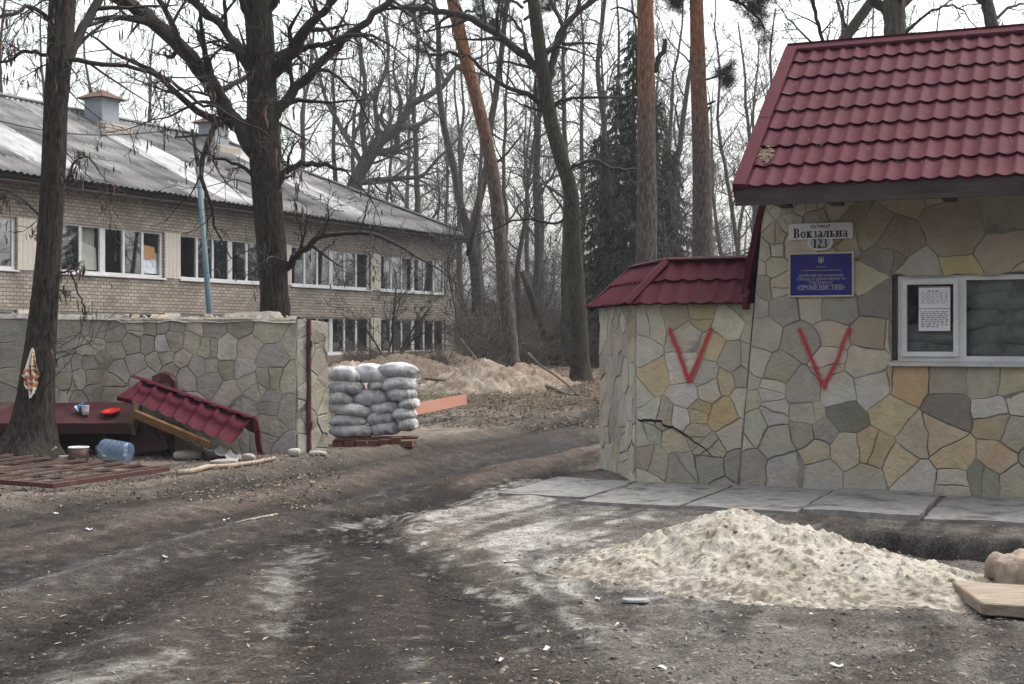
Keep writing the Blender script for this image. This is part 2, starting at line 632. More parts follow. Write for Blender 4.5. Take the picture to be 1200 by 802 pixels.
def ground_z(X, Y, fine=True):
    X, Y = np.asarray(X, float), np.asarray(Y, float)
    z = 0.65 * sstep(25, 40, Y) + 0.3 * sstep(40, 60, Y) + 0.6 * sstep(60, 110, Y)
    z = z + 0.10 * (fbm(X * 0.35, Y * 0.35, 5, 3) - 0.5) * sstep(24, 34, Y) * 2
    w_ = 0.25 * (fbm(X * 0.8, Y * 0.8, 31, 3) - 0.5)
    for t, wd, dp in ((T1, 0.33, 0.12), (T2, 0.4, 0.085), (T3, 0.4, 0.045), (T4, 0.32, 0.04), (T5, 0.3, 0.025)):
        d = seg_dist(X, Y, t) + w_
        z = z - dp * np.exp(-(d / wd) ** 2) + dp * 0.4 * np.exp(-((d - wd * 1.75) / (wd * 0.5)) ** 2)
    # the hollow dug out in front of the pavement
    d = seg_dist(X, Y, PITC)
    ang = fbm(X * 2.2, Y * 2.2, 77, 3)
    z = z - 0.45 * (1 - sstep(0.42, 0.68 + 0.6 * (ang - 0.5), d))
    z = z - 0.028 * (1 - sstep(0.0, 1.2, np.abs((X - P0.x) * NB.x + (Y - P0.y) * NB.y + 2.3)))
    if fine:
        near = 1 - sstep(26, 45, Y)
        clod = fbm(X * 6.5, Y * 6.5, 11, 4) - 0.5
        if X.size > 2000: z = z + near * (1 - sstep(-0.6, 0.5, poly_sd(X, Y, DARK))) * (0.03 + 0.07 * sstep(14.5, 18, Y)) * (track_noise(X, Y, 3.2, 0.16, 201, 4) - 0.5)
        md = 1 - sstep(-0.4, 0.5, poly_sd(X, Y, MID))
        amp = 0.014 + 0.05 * md * np.clip(fbm(X * 1.3, Y * 1.3, 41, 2) * 2 - 0.65, 0, 1)
        rut = np.minimum(seg_dist(X, Y, T1), seg_dist(X, Y, T2))
        amp = amp + 0.035 * np.exp(-((rut - 0.35) / 0.35) ** 2) * (0.4 + 0.6 * sstep(14, 18, Y)) + 0.03 * sstep(22, 30, Y)
        z = z + near * amp * clod * 1.8
        z = z + near * 0.016 * (fbm(X * 22, Y * 22, 15, 2) - 0.5)
        # lug marks left by tyres
        tr = np.exp(-(seg_dist(X, Y, T3) / 0.28) ** 2) + np.exp(-(seg_dist(X, Y, T5) / 0.24) ** 2) + np.exp(-(seg_dist(X, Y, T4) / 0.26) ** 2)
        z = z + near * 0.018 * tr * np.sin(X * 16 + Y * 38 + 3 * fbm(X, Y, 3, 2)) * (fbm(X * 0.9, Y * 0.9, 8, 2) > 0.47)
    return z


def gz(x, y):
    return float(ground_z(np.array([x]), np.array([y]))[0])


def axis(parts):
    out = []
    for a, b, s in parts:
        n = max(1, int(round((b - a) / s)))
        out += list(np.linspace(a, b, n, endpoint=False))
    return np.array(out + [parts[-1][1]])


gx = axis([(-400, -120, 40), (-120, -30, 5), (-30, -11, 0.6), (-11, -5, 0.07), (-5, 5.6, 0.042), (5.6, 9, 0.12), (9, 30, 1), (30, 120, 6), (120, 400, 40)])
gy = axis([(-60, 0, 10), (0, 5.5, 0.4), (5.5, 9, 0.024), (9, 13, 0.035), (13, 20, 0.055), (20, 30, 0.11), (30, 60, 0.5), (60, 120, 2.5), (120, 800, 40)])
GX, GY = np.meshgrid(gx, gy)
GZv = ground_z(GX, GY)


def ground_colour(X, Y):
    wx = X + 0.5 * (fbm(X * 0.9, Y * 0.9, 51, 4) - 0.5)
    wy = Y + 1.1 * (fbm(X * 0.9, Y * 0.9, 61, 4) - 0.5)
    dirx, diry = 0.27, 0.963
    al, ac = X * dirx + Y * diry, X * diry - Y * dirx
    streak = track_noise(X, Y, 3.4, 0.24, 71, 6)
    fine = fbm(X * 4, Y * 4, 81, 5)
    c = np.empty(X.shape + (3,))
    litter, verge = np.array((0.118, 0.09, 0.068)), np.array((0.148, 0.128, 0.11))
    mid, dark = np.array((0.128, 0.117, 0.107)), np.array((0.034, 0.0295, 0.027))
    red, pale = np.array((0.135, 0.106, 0.09)), np.array((0.36, 0.347, 0.324))
    c[:] = verge

    def lay(col, a):
        nonlocal c
        c = c * (1 - a[..., None]) + col * a[..., None]
    lay(litter, sstep(19.5, 24, wy) * 0.9)
    lay(np.array((0.165, 0.142, 0.122)), sstep(19.5, 22.0, wy) * (1 - sstep(27, 31, wy)) * 0.8)
    lay(np.array((0.30, 0.255, 0.21)), sstep(0.5, 0.66, fbm(X * 0.7, Y * 0.5, 91, 4)) * sstep(20, 23, wy) * (1 - sstep(26, 30, wy)) * 0.6)
    lay(np.array((0.095, 0.10, 0.042)), sstep(0.52, 0.66, fbm(X * 0.45, Y * 0.3, 95, 4)) * sstep(26, 31, wy) * (1 - sstep(45, 55, wy)) * 0.75)
    lay(mid, 1 - sstep(-0.3, 0.5, poly_sd(wx, wy, MID)))
    dk = 1 - sstep(-0.35, 0.35, poly_sd(wx, wy, DARK))
    lay(dark * np.array((1.9, 1.85, 1.8)), dk * 0.97)
    lay(np.array((0.085, 0.078, 0.072)), dk * sstep(0.45, 0.66, streak) * 0.6)
    for t, a in ((RED1, 0.85), (RED2, 0.9)):
        lay(red, np.exp(-(seg_dist(wx, wy, t) / 0.48) ** 2) * a * (0.5 + fine * 0.9).clip(0, 1))
    for t, wd, a in ((T1, 0.6, 0.97), (T2, 0.5, 0.92), (T3, 0.4, 0.75), (T4, 0.45, 0.85), (T5, 0.34, 0.7)):
        lay(dark * 0.72, np.exp(-(seg_dist(wx, wy, t) / wd) ** 2) * a)
    spk = fbm(ac * 17, al * 11, 131, 5)
    for pl, am, cc in ((PALE1, 0.9, pale), (PALE2, 0.55, pale * 0.85), (PALE3, 0.6, pale * 0.8)):
        lay(cc, sstep(-0.25, 1.15, -0.9 * poly_sd(wx, wy, pl) + (fine - 0.5) * 1.5 + (streak - 0.5) * 2.6 + (spk - 0.5) * 2.6) * am)
    lay(np.array((0.17, 0.162, 0.152)), sstep(0.52, 0.72, 0.5 * streak + 0.5 * spk) * dk * 0.55 * (1 - 0.8 * sstep(14.5, 17, Y)))
    lay(dark * 0.9, sstep(0.54, 0.7, track_noise(X, Y, 4.5, 0.4, 141, 5)) * (1 - sstep(19, 24, wy)) * 0.6)
    lay(np.array((0.075, 0.063, 0.056)), sstep(0.53, 0.64, fbm(X * 1.6, Y * 1.6, 19, 4)) * (1 - sstep(-0.3, 0.5, poly_sd(X, Y, MID))) * 0.7)
    d = seg_dist(X, Y, PITC)
    lay(np.array((0.075, 0.07, 0.066)), (1 - sstep(0.5, 0.95, d)) * 0.85)
    lay(np.array((0.05, 0.046, 0.042)), (1 - sstep(0.5, 0.95, d + 0.5 * (fine - 0.5))) * 0.85)
    c *= (0.55 + 0.9 * fbm(X * 9, Y * 9, 29, 5))[..., None]
    wet = np.exp(-(seg_dist(wx, wy, T1) / 0.4) ** 2) + np.exp(-(seg_dist(wx, wy, T2) / 0.3) ** 2)
    return c, wet.clip(0, 1)


GC, WET = ground_colour(GX, GY)
M_ground = mat('trampled_soil', (0.5, 0.49, 0.48), (1.5, 1.48, 1.46), 46, rough=0.95, attr=True, bump=1.0, bscale=80, c3=(0.8, 0.79, 0.78), s3=7, bdist=0.02, spec=0.06)
_n = M_ground.node_tree
_a = _n.nodes.new('ShaderNodeAttribute')
_a.attribute_name = 'Col'
_r = _n.nodes.new('ShaderNodeMapRange')
_r.inputs['To Min'].default_value = 0.95
_r.inputs['To Max'].default_value = 0.68
_n.links.new(_a.outputs['Alpha'], _r.inputs['Value'])
_n.links.new(_r.outputs[0], _n.nodes['Principled BSDF'].inputs['Roughness'])
ground = grid_mesh('ground', np.stack([GX, GY, GZv], -1), M_ground, GC, extra=WET)
tag(ground, kind='structure')

# pavement of worn concrete slabs along the gatehouse
mb = MB()
rng = random.Random(4)
for i in range(-2, 6):
    u0, u1 = i * 1.115 + 0.028, (i + 1) * 1.115 - 0.015
    dz = 0.022 + rng.uniform(-0.012, 0.012)
    tl = rng.uniform(-0.012, 0.012)
    wv = 2.0 + rng.uniform(-0.04, 0.04)
    if i == -2: u0, wv = u0 + 0.12, 1.72
    nx, ny = 12, 14
    jl = [rng.uniform(-0.012, 0.012) for _ in range(ny + 1)]
    ids = {}
    for a in range(nx + 1):
        for b in range(ny + 1):
            u = u0 + (u1 - u0) * a / nx
            v = -wv * b / ny
            if a in (0, nx): u += jl[b] * (1 if a else -0.6)
            if b == ny: v += 0.02 * math.sin(u * 9 + i) + rng.uniform(-0.018, 0.018)
            zz = dz + tl * (a / nx - 0.5) + 0.004 * math.sin(u * 5 + v * 3)
            if a in (0, nx) or b in (0, ny): zz -= 0.004
            p = P0 + E * u + NB * (v + 0.015)
            ids[a, b] = len(mb.v)
            mb.v.append((p.x, p.y, zz))
    for a in range(nx):
        for b in range(ny):
            mb.face((ids[a, b], ids[a, b + 1], ids[a + 1, b + 1], ids[a + 1, b]))
    ring = [ids[a, ny] for a in range(nx + 1)]
    rl = [ids[0, b] for b in range(ny + 1)]
    rr = [ids[nx, b] for b in range(ny, -1, -1)]
    for chain in (rl[:-1] + ring + rr[1:],):
        low = []
        for k in chain:
            low.append(len(mb.v))
            x, y, z = mb.v[k]
            mb.v.append((x, y, -0.2))
        for k in range(len(chain) - 1):
            mb.face((chain[k], low[k], low[k + 1], chain[k + 1]))
M_slab = mat('slab_concrete', (0.18, 0.173, 0.16), (0.285, 0.275, 0.257), 9, bump=0.7, bscale=70, c3=(0.095, 0.088, 0.08), s3=2.4, bdist=0.008, rough=0.9)
pv = mb.build('pavement', M_slab)
tag(pv, kind='structure')
# ------------------------------------------------------------------ flagstone walls
COLS = {'G': (0.285, 0.264, 0.23), 'L': (0.40, 0.378, 0.338), 'T': (0.36, 0.315, 0.248), 'Y': (0.375, 0.298, 0.182), 'O': (0.39, 0.275, 0.135),
        'D': (0.125, 0.108, 0.096), 'B': (0.215, 0.175, 0.132), 'K': (0.07, 0.066, 0.063), 'S': (0.21, 0.196, 0.17)}


def clip_half(poly, nx, ny, c):
    """keep the part of poly where nx*x + ny*y <= c"""
    out = []
    for i in range(len(poly)):
        a, b = poly[i], poly[(i + 1) % len(poly)]
        da, db = nx * a[0] + ny * a[1] - c, nx * b[0] + ny * b[1] - c
        if da <= 0: out.append(a)
        if da * db < 0:
            t = da / (da - db)
            out.append((a[0] + (b[0] - a[0]) * t, a[1] + (b[1] - a[1]) * t))
    return out


def clip_convex(poly, region):
    for i in range(len(region)):                     # region counter-clockwise
        (ax, ay), (bx, by) = region[i], region[(i + 1) % len(region)]
        nx, ny = by - ay, ax - bx
        poly = clip_half(poly, nx, ny, nx * ax + ny * ay)
        if len(poly) < 3: return []
    return poly


def voronoi(seeds, bounds):
    x0, x1, y0, y1 = bounds
    cells = []
    for i, s in enumerate(seeds):
        poly = [(x0, y0), (x1, y0), (x1, y1), (x0, y1)]
        for j, t in enumerate(seeds):
            if i == j: continue
            dx, dy = t[0] - s[0], t[1] - s[1]
            dd = math.hypot(dx, dy)
            if dd > 2.2: continue
            wgt = 0.5 * (s[3] - t[3])
            poly = clip_half(poly, dx, dy, dx * (s[0] + t[0]) / 2 + dy * (s[1] + t[1]) / 2 + wgt * dd)
            if len(poly) < 3: break
        cells.append(poly if len(poly) >= 3 else [])
    return cells


def fill_seeds(seeds, bounds, rng, dmin, codes, squash=1.0):
    x0, x1, y0, y1 = bounds
    fails = 0
    while fails < 900:
        x, y = rng.uniform(x0, x1), rng.uniform(y0, y1)
        if all((x - s[0]) ** 2 + ((y - s[1]) * squash) ** 2 > (dmin * rng.uniform(0.85, 1.3)) ** 2 for s in seeds):
            seeds.append((x, y, rng.choice(codes), rng.uniform(-0.07, 0.07)))
            fails = 0
        else: fails += 1
    return seeds


def stone_face(mb, seeds, bounds, regions, rng, to3, outer=None, hole=None, split=0.22, joint=0.0036, relief=0.012, jit=0.013):
    """adds every stone of a facing; to3(u, v, out) gives the point in space"""
    reg_all = list(outer or regions[0])
    for s, cell in zip(seeds, voronoi(seeds, bounds)):
        if not cell: continue
        base = tuple(0.72 * v_ + 0.28 * g_ for v_, g_ in zip(COLS[s[2]], (0.335, 0.308, 0.262)))
        k = rng.uniform(0.86, 1.14)
        col = (base[0] * k, base[1] * k * rng.uniform(0.97, 1.03), base[2] * k * rng.uniform(0.92, 1.08))
        lift, tu, tv = rng.uniform(0, relief), rng.uniform(-0.045, 0.045), rng.uniform(-0.045, 0.045)
        todo = []
        free = outer and not clip_convex(cell, hole)
        for reg in ([outer] if free else regions):
            p = clip_convex(cell, reg)
            if len(p) < 3: continue
            area = 0.5 * abs(sum(p[i][0] * p[(i + 1) % len(p)][1] - p[(i + 1) % len(p)][0] * p[i][1] for i in range(len(p))))
            if area < 0.002: continue
            todo.append((p, col, lift, area))
        for p, col, lift, area in list(todo):
            if area > 0.045 and rng.random() < split:
                # broken across: two stones of their own colour
                cx = sum(q_[0] for q_ in p) / len(p) + rng.uniform(-0.05, 0.05)
                cy = sum(q_[1] for q_ in p) / len(p) + rng.uniform(-0.05, 0.05)
                an_ = rng.choice([0.1, 1.5, rng.uniform(0, 3.14)]) + rng.uniform(-0.25, 0.25)
                nx_, ny_ = math.cos(an_), math.sin(an_)
                c_ = nx_ * cx + ny_ * cy
                k2 = rng.uniform(0.82, 1.18)
                todo.remove((p, col, lift, area))
                todo.append((clip_half(p, nx_, ny_, c_), col, lift, area))
                todo.append((clip_half(p, -nx_, -ny_, -c_), tuple(v_ * k2 for v_ in col), rng.uniform(0, relief), area))
        for p, col, lift, area in todo:
            if len(p) < 3: continue
            # finer, uneven outline
            q = []
            for i in range(len(p)):
                a, b = p[i], p[(i + 1) % len(p)]
                L = math.hypot(b[0] - a[0], b[1] - a[1])
                n = max(1, int(L / 0.045))
                for t in range(n):
                    x, y = a[0] + (b[0] - a[0]) * t / n, a[1] + (b[1] - a[1]) * t / n
                    q.append((x, y))
            U = np.array(q)
            jx = (fbm(U[:, 0] * 9, U[:, 1] * 9, 3, 3) - 0.5) * 2 * jit * 1.4
            jy = (fbm(U[:, 0] * 9, U[:, 1] * 9, 13, 3) - 0.5) * 2 * jit * 1.4
            jx = jx + (fbm(U[:, 0] * 3.1, U[:, 1] * 3.1, 63, 2) - 0.5) * 0.085
            jy = jy + (fbm(U[:, 0] * 3.1, U[:, 1] * 3.1, 73, 2) - 0.5) * 0.085
            # stay flush where a stone meets the border of its field
            for (ax_, ay_), (bx_, by_) in zip(reg_all, reg_all[1:] + reg_all[:1]):
                el = math.hypot(bx_ - ax_, by_ - ay_)
                dd_ = np.abs((U[:, 0] - ax_) * (by_ - ay_) - (U[:, 1] - ay_) * (bx_ - ax_)) / el
                f_ = np.clip((dd_ - 0.004) / 0.06, 0, 1)
                jx, jy = jx * f_, jy * f_
            U2 = U + np.stack([jx, jy], 1)
            n = len(U2)
            if n < 4: continue
            # inset: along the averaged edge normals
            e = np.roll(U2, -1, 0) - U2
            nr = np.stack([-e[:, 1], e[:, 0]], 1)
            nr /= np.maximum(np.linalg.norm(nr, axis=1, keepdims=True), 1e-6)
            na = nr + np.roll(nr, 1, 0)
            na /= np.maximum(np.linalg.norm(na, axis=1, keepdims=True), 1e-6)
            cen = U2.mean(0)
            if np.mean(np.sum(na * (cen - U2), 1)) < 0: na = -na
            jw = joint * (0.2 + 2.4 * np.clip(fbm(U[:, 0] * 2.6, U[:, 1] * 2.6, 23, 3) * 2 - 0.6, 0, 1))
            r0 = U2 + na * jw[:, None]
            r1 = U2 + na * (jw + 0.006)[:, None]
            mid = cen + (r1 - cen) * 0.55
            rnd = [rng.uniform(-0.003, 0.003) for _ in range(n)]

            def o(pt, w): return w + lift + tu * (pt[0] - cen[0]) + tv * (pt[1] - cen[1])
            i0 = len(mb.v)
            for pt in r0: mb.v.append(tuple(to3(pt[0], pt[1], -0.02)))
            for pt in r0: mb.v.append(tuple(to3(pt[0], pt[1], o(pt, 0.0))))
            for pt in r1: mb.v.append(tuple(to3(pt[0], pt[1], o(pt, 0.005))))
            for pt, e_ in zip(mid, rnd): mb.v.append(tuple(to3(pt[0], pt[1], o(pt, 0.006 + e_))))
            for ring in range(3):
                for i in range(n):
                    j = (i + 1) % n
                    mb.face((i0 + ring * n + i, i0 + ring * n + j, i0 + (ring + 1) * n + j, i0 + (ring + 1) * n + i), col)
            mb.face(tuple(i0 + 3 * n + i for i in range(n)), col)


# ---- the gatehouse: local frame with x along the front, y away from the street
TOP_OF_WALL = 3.35
gate = empty('gatehouse', P0, 'small stone gatehouse with a steep dark red tiled roof and one window', 'building', rz=GZ)


def cf(lst, fx, fy, sx, sy):
    out = []
    for x, y, c in lst:
        u, z = front(fx + x / sx, fy + y / sy)
        out.append((u, z, c, 0.0))
    return out


seeds_main = cf([(75, 90, 'G'), (170, 100, 'L'), (60, 190, 'G'), (150, 205, 'L'), (230, 235, 'G'), (110, 280, 'L'), (110, 350, 'L'), (205, 320, 'L'), (310, 130, 'G'),
                 (320, 310, 'G'), (215, 395, 'L'), (140, 440, 'L'), (60, 500, 'T'), (100, 600, 'S'), (230, 500, 'G'), (260, 610, 'L'), (340, 400, 'G'), (330, 470, 'S'),
                 (440, 110, 'T'), (575, 90, 'B'), (430, 200, 'T'), (560, 210, 'T'), (470, 310, 'L'), (580, 310, 'L'), (485, 410, 'K'), (380, 545, 'T'), (480, 540, 'T'), (590, 530, 'Y'),
                 (650, 400, 'Y'), (715, 275, 'O'), (880, 260, 'G'), (1020, 280, 'T'), (885, 390, 'D'), (740, 490, 'T'), (840, 480, 'Y'), (890, 560, 'Y'), (690, 580, 'Y'),
                 (750, 640, 'L'), (550, 650, 'L'), (400, 630, 'L'), (890, 660, 'T'), (1050, 560, 'Y'), (1000, 640, 'S'), (1050, 440, 'Y'), (1040, 380, 'L'), (1120, 470, 'T'),
                 (1130, 360, 'L'), (1125, 660, 'T'), (1100, 280, 'T'), (395, 470, 'S')], 840, 360, 3.208, 3.208)
seeds_main += cf([(150, 230, 'L'), (250, 160, 'L'), (315, 160, 'L'), (390, 150, 'L'), (470, 150, 'L'), (340, 250, 'L'), (480, 240, 'G'), (600, 180, 'T'), (240, 340, 'T'), (160, 420, 'L'),
                  (240, 410, 'L'), (330, 410, 'T'), (230, 500, 'L'), (130, 520, 'L'), (60, 620, 'G'), (160, 620, 'G'), (280, 620, 'T'), (100, 720, 'G'), (300, 740, 'S'), (450, 730, 'T'),
                  (620, 740, 'S'), (750, 330, 'T'), (820, 300, 'B'), (850, 470, 'D'), (900, 350, 'B'), (780, 570, 'T'), (850, 720, 'D'), (690, 250, 'B')], 860, 210, 5.01, 5.01)
UL, ZL = front(866, 572)
UT, ZT = front(895, 232)
U_END = 6.6
wx0, wz1 = front(1045, 322)
wx1 = wx0 + 2.25
wz0 = front(1047, 425)[1]
rng = random.Random(11)
seeds_main = fill_seeds(seeds_main, (-0.3, U_END, -0.1, 3.5), rng, 0.38, 'GTTBLTYLG')
slant = (UT - UL) / (ZT - ZL)
u_top = UL + slant * (TOP_OF_WALL - ZL)
reg_left = [(UL - 0.05 * slant, -0.05), (wx0, -0.05), (wx0, TOP_OF_WALL), (u_top, TOP_OF_WALL)]
regs = [reg_left, [(wx0, -0.05), (wx1, -0.05), (wx1, wz0), (wx0, wz0)], [(wx0, wz1), (wx1, wz1), (wx1, TOP_OF_WALL), (wx0, TOP_OF_WALL)],
        [(wx1, -0.05), (U_END, -0.05), (U_END, TOP_OF_WALL), (wx1, TOP_OF_WALL)]]
mb = MB()
mb.mi = 0
stone_face(mb, seeds_main, (-0.4, U_END + 0.1, -0.15, 3.5), regs, rng, lambda u, v, o: (u, -o, v),
           outer=[reg_left[0], (U_END, -0.05), (U_END, TOP_OF_WALL), reg_left[3]], hole=[(wx0 - 0.03, wz0 - 0.03), (wx1 + 0.03, wz0 - 0.03), (wx1 + 0.03, wz1 + 0.03), (wx0 - 0.03, wz1 + 0.03)])
mb.mi = 1
TH = 0.34
for r in regs:
    mb.hexa([(x, 0, z) for x, z in r], [(x, TH, z) for x, z in r])
# side walls and back wall, plain rendered
DEPTH = 3.4
mb.hexa([(UL, TH, -0.2), (UL + 0.34, TH, -0.2), (UL + 0.34, DEPTH, -0.2), (UL, DEPTH, -0.2)],
        [(u_top, TH, TOP_OF_WALL), (u_top + 0.34, TH, TOP_OF_WALL), (u_top + 0.34, DEPTH, TOP_OF_WALL), (u_top, DEPTH, TOP_OF_WALL)])
mb.box(U_END - 0.34, U_END - 0.002, TH, DEPTH, -0.2, TOP_OF_WALL)
mb.box(UL + 0.34, U_END - 0.34, DEPTH - 0.34, DEPTH, -0.2, TOP_OF_WALL)
# gables under the roof
EAVE_O, RB, EZ, RZ = 0.90, 1.73, 3.18, 5.12
for ux in (u_top + 0.02, U_END - 0.3):
    a = [(ux, 0.05, TOP_OF_WALL), (ux, 2 * RB - 0.05, TOP_OF_WALL), (ux, RB, RZ - 0.2)]
    n = len(mb.v)
    mb.v += a + [(x + 0.25, y, z) for x, y, z in a]
    for f in ((0, 1, 2), (5, 4, 3), (0, 3, 4, 1), (1, 4, 5, 2), (2, 5, 3, 0)): mb.face(tuple(n + i for i in f))
mb.box(UL + 0.34, U_END - 0.34, TH, DEPTH - 0.34, -0.15, 0.02)
mb.build('wall', [M_stone, M_mortar_dark], gate)


def tile_patch(mb, o, eu, es, nn, width, length, per=0.2, mod=0.409, amp=0.032, step=0.03, ulim=None, phase=0.0, res=10):
    """profiled metal tiles: waves across, a step at the foot of every row; ulim(s) limits a slanted end"""
    nu = int(width / per * res) + 1
    us = [width * i / nu for i in range(nu + 1)]
    nrow = int(math.ceil(length / mod))
    m = len(us)

    def line(s, lift):
        lo, hi = ulim(s) if ulim else (0, width)
        b = len(mb.v)
        for u in us:
            uu = min(max(u, lo), hi)
            sn = math.sin(3.14159 * (uu / per + phase))
            h = amp * (1 - math.sqrt(sn * sn + 0.012)) ** 1.15 + lift if sn * sn < 0.98 else lift
            p = o + eu * uu + es * s + nn * h
            mb.v.append(tuple(p))
        return b

    def join(a, b):
        for k in range(m - 1):
            mb.face((a + k, a + k + 1, b + k + 1, b + k))
    for r_ in range(nrow):                       # every row ends in a lip of its own
        s0 = r_ * mod
        s1 = min(length, s0 + mod + 0.03)
        prev = None
        for t in (0.0, 0.06, 0.3, 0.6, 1.0):
            s = s0 + (s1 - s0) * t
            cur = line(s, step * (1 - t) ** 1.0)
            if prev is not None: join(prev, cur)
            prev = cur
        join(line(s0 + 0.02, -0.012), line(s0, step - 0.001))


u_eave = 0.255
run, rise = EAVE_O + RB, RZ - EZ
SL = math.hypot(run, rise)
es = Vector((0, run / SL, rise / SL))
nn = Vector((0, -rise / SL, run / SL))
X = Vector((1, 0, 0))
WID = U_END + 0.5 - u_eave
mb = MB()
tile_patch(mb, Vector((u_eave, -EAVE_O, EZ)), X, es, nn, WID, SL - 0.02, phase=0.2, per=0.172)
# back slope, plain sheet of the same profile
tile_patch(mb, Vector((u_eave + WID, 2 * RB + EAVE_O, EZ)), -X, Vector((0, -run / SL, rise / SL)), Vector((0, rise / SL, run / SL)), WID, SL - 0.02, res=5)
roof = mb.build('roof', M_redmetal, gate, smooth=True)
for p_ in roof.data.polygons: p_.use_smooth = True
mb = MB()
# ridge cap folded over the top
q = Vector((u_eave - 0.02, RB, RZ))
for s_, d_ in ((-1, es), (1, Vector((0, run / SL, -rise / SL)))):
    a = Vector((u_eave - 0.03, RB, RZ + 0.075))
    b = a + (-es if s_ < 0 else d_) * 0.13
    mb.bar(a + Vector((0, 0, -0.004 * (s_ + 1))), a + X * (WID + 0.06), 0.03, 0.03)
    mb.poly([b, b + X * (WID + 0.06), a + X * (WID + 0.06), a])
    mb.poly([b, b + X * (WID + 0.06), b + X * (WID + 0.06) - Vector((0, 0, 0.03)), b - Vector((0, 0, 0.03))])
mb.build('ridge_cap', M_redmetal, roof)
mb = MB()
a = Vector((u_eave, -EAVE_O - 0.01, EZ)) + nn * 0.005
b = a + es * (SL - 0.05)
for k0, k1 in ((0, 1.45), (1.45, SL - 0.05)):                      # two overlapping lengths
    lift = 0.004 if k0 else 0.0
    p, q = a + es * k0, a + es * (k1 + 0.03)
    top = nn * (0.062 + lift)
    mb.hexa([p + X * -0.035, p + X * 0.105, q + X * 0.105, q + X * -0.035], [p + X * -0.035 + top, p + X * 0.105 + top * 0.85, q + X * 0.105 + top * 0.85, q + X * -0.035 + top])
    mb.hexa([p + X * -0.038 - nn * 0.10, p + X * -0.02 - nn * 0.10, q + X * -0.02 - nn * 0.10, q + X * -0.038 - nn * 0.10],
            [p + X * -0.038, p + X * -0.02, q + X * -0.02, q + X * -0.038])
mb.build('verge_trim', M_redmetal, roof)
mb = MB()
mb.box(u_eave - 0.02, u_eave + WID, -EAVE_O + 0.02, -EAVE_O + 0.05, EZ - 0.17, EZ + 0.012)
mb.build('fascia_board', mat('fascia_wood', (0.045, 0.034, 0.030), (0.068, 0.054, 0.048), 5, bump=0.35, stretch=(0.6, 4, 5), rough=0.85, c3=(0.034, 0.025, 0.022), s3=2), gate)
mb = MB()
# boarding under the eaves
for k in range(7):
    y0 = -EAVE_O + 0.055 + k * 0.16
    z0 = EZ - 0.06 + (y0 + EAVE_O) * rise / run
    mb.hexa([(u_eave, y0, z0 - 0.02), (u_eave + WID, y0, z0 - 0.02), (u_eave + WID, y0 + 0.154, z0 + 0.09), (u_eave, y0 + 0.154, z0 + 0.09)],
            [(u_eave, y0, z0), (u_eave + WID, y0, z0), (u_eave + WID, y0 + 0.154, z0 + 0.11), (u_eave, y0 + 0.154, z0 + 0.11)])
mb.build('eaves_boarding', M_darkwood, gate)
for ux in (u_eave + 0.34, front(975, 235, 0.4)[0], front(1110, 235, 0.4)[0], front(1110, 235, 0.4)[0] + 1.3, front(1110, 235, 0.4)[0] + 2.6):
    mb = MB()
    mb.box(ux - 0.06, ux + 0.06, -EAVE_O + 0.06, 0.0, EZ - 0.13, EZ - 0.02)
    mb.build('bracket', M_darkwood, gate)
# red flashing up the slanted left edge of the wall
mb = MB()
pz = [front(872, 345), front(880, 300), front(895, 236), (u_top - 0.01, TOP_OF_WALL)]
for (ua, za), (ub, zb) in zip(pz[:-1], pz[1:]):
    mb.hexa([(ua - 0.035, -0.03, za), (ua + 0.035, -0.03, za), (ua + 0.035, TH, za), (ua - 0.035, TH, za)],
            [(ub - 0.035, -0.03, zb), (ub + 0.035, -0.03, zb), (ub + 0.035, TH, zb), (ub - 0.035, TH, zb)])
mb.build('edge_flashing', M_redmetal, gate)
# moss patch caught behind the trim
rng = random.Random(3)
mb = MB()
for k in range(120):
    s_, u_ = 0.62 + rng.gauss(0, 0.075), 0.19 + rng.gauss(0, 0.045)
    p = Vector((u_eave + u_, -EAVE_O, EZ)) + es * s_ + nn * (0.03 + rng.uniform(0, 0.02))
    r_ = rng.uniform(0.012, 0.025)
    mb.poly([p + Vector((r_ * math.cos(t), r_ * math.sin(t) * 0.7, r_ * math.sin(t) * 0.5)) for t in (0, 1.5, 3.0, 4.5)])
tag(mb.build('moss', mat('moss', (0.10, 0.085, 0.05), (0.16, 0.13, 0.075), 30), roof), kind='stuff')

# screws, and needles shed by the pines
mb = MB()
for r_ in range(0, 8, 2):
    for k in range(1, 36, 3):
        p = Vector((u_eave + 0.16 + k * 0.172, -EAVE_O, EZ)) + es * (r_ * 0.409 + 0.09) + nn * 0.03
        mb.poly([p + X * (0.007 * math.cos(t)) + es * (0.007 * math.sin(t)) for t in (0, 1.05, 2.1, 3.14, 4.2, 5.2)])
tag(mb.build('screws', M_reddark, roof), kind='stuff')
mb = MB()
for k in range(420):
    s_ = rng.uniform(0.1, SL - 0.1)
    p = Vector((u_eave + rng.uniform(0.1, WID - 0.3), -EAVE_O, EZ)) + es * s_ + nn * 0.034
    a = rng.uniform(0, 3.14)
    dv = (X * math.cos(a) + es * math.sin(a)) * rng.uniform(0.02, 0.06)
    w_ = dv.cross(nn).normalized() * 0.004
    mb.poly([p - w_, p + w_, p + dv + w_, p + dv - w_])
tag(mb.build('shed_needles', mat('shed_needle', (0.13, 0.095, 0.06), (0.08, 0.06, 0.045), 9), roof), kind='stuff')

# window: frame, two panes, sill
win = MB()
fy0, fy1 = 0.05, 0.11
ux = lambda px: front(px, 370, -0.06)[0]
zz = lambda py: front(1085, py, -0.06)[1]
fl, fr_ = wx0 + 0.055, wx1
z_t, z_b = wz1 - 0.012, wz0 + 0.015


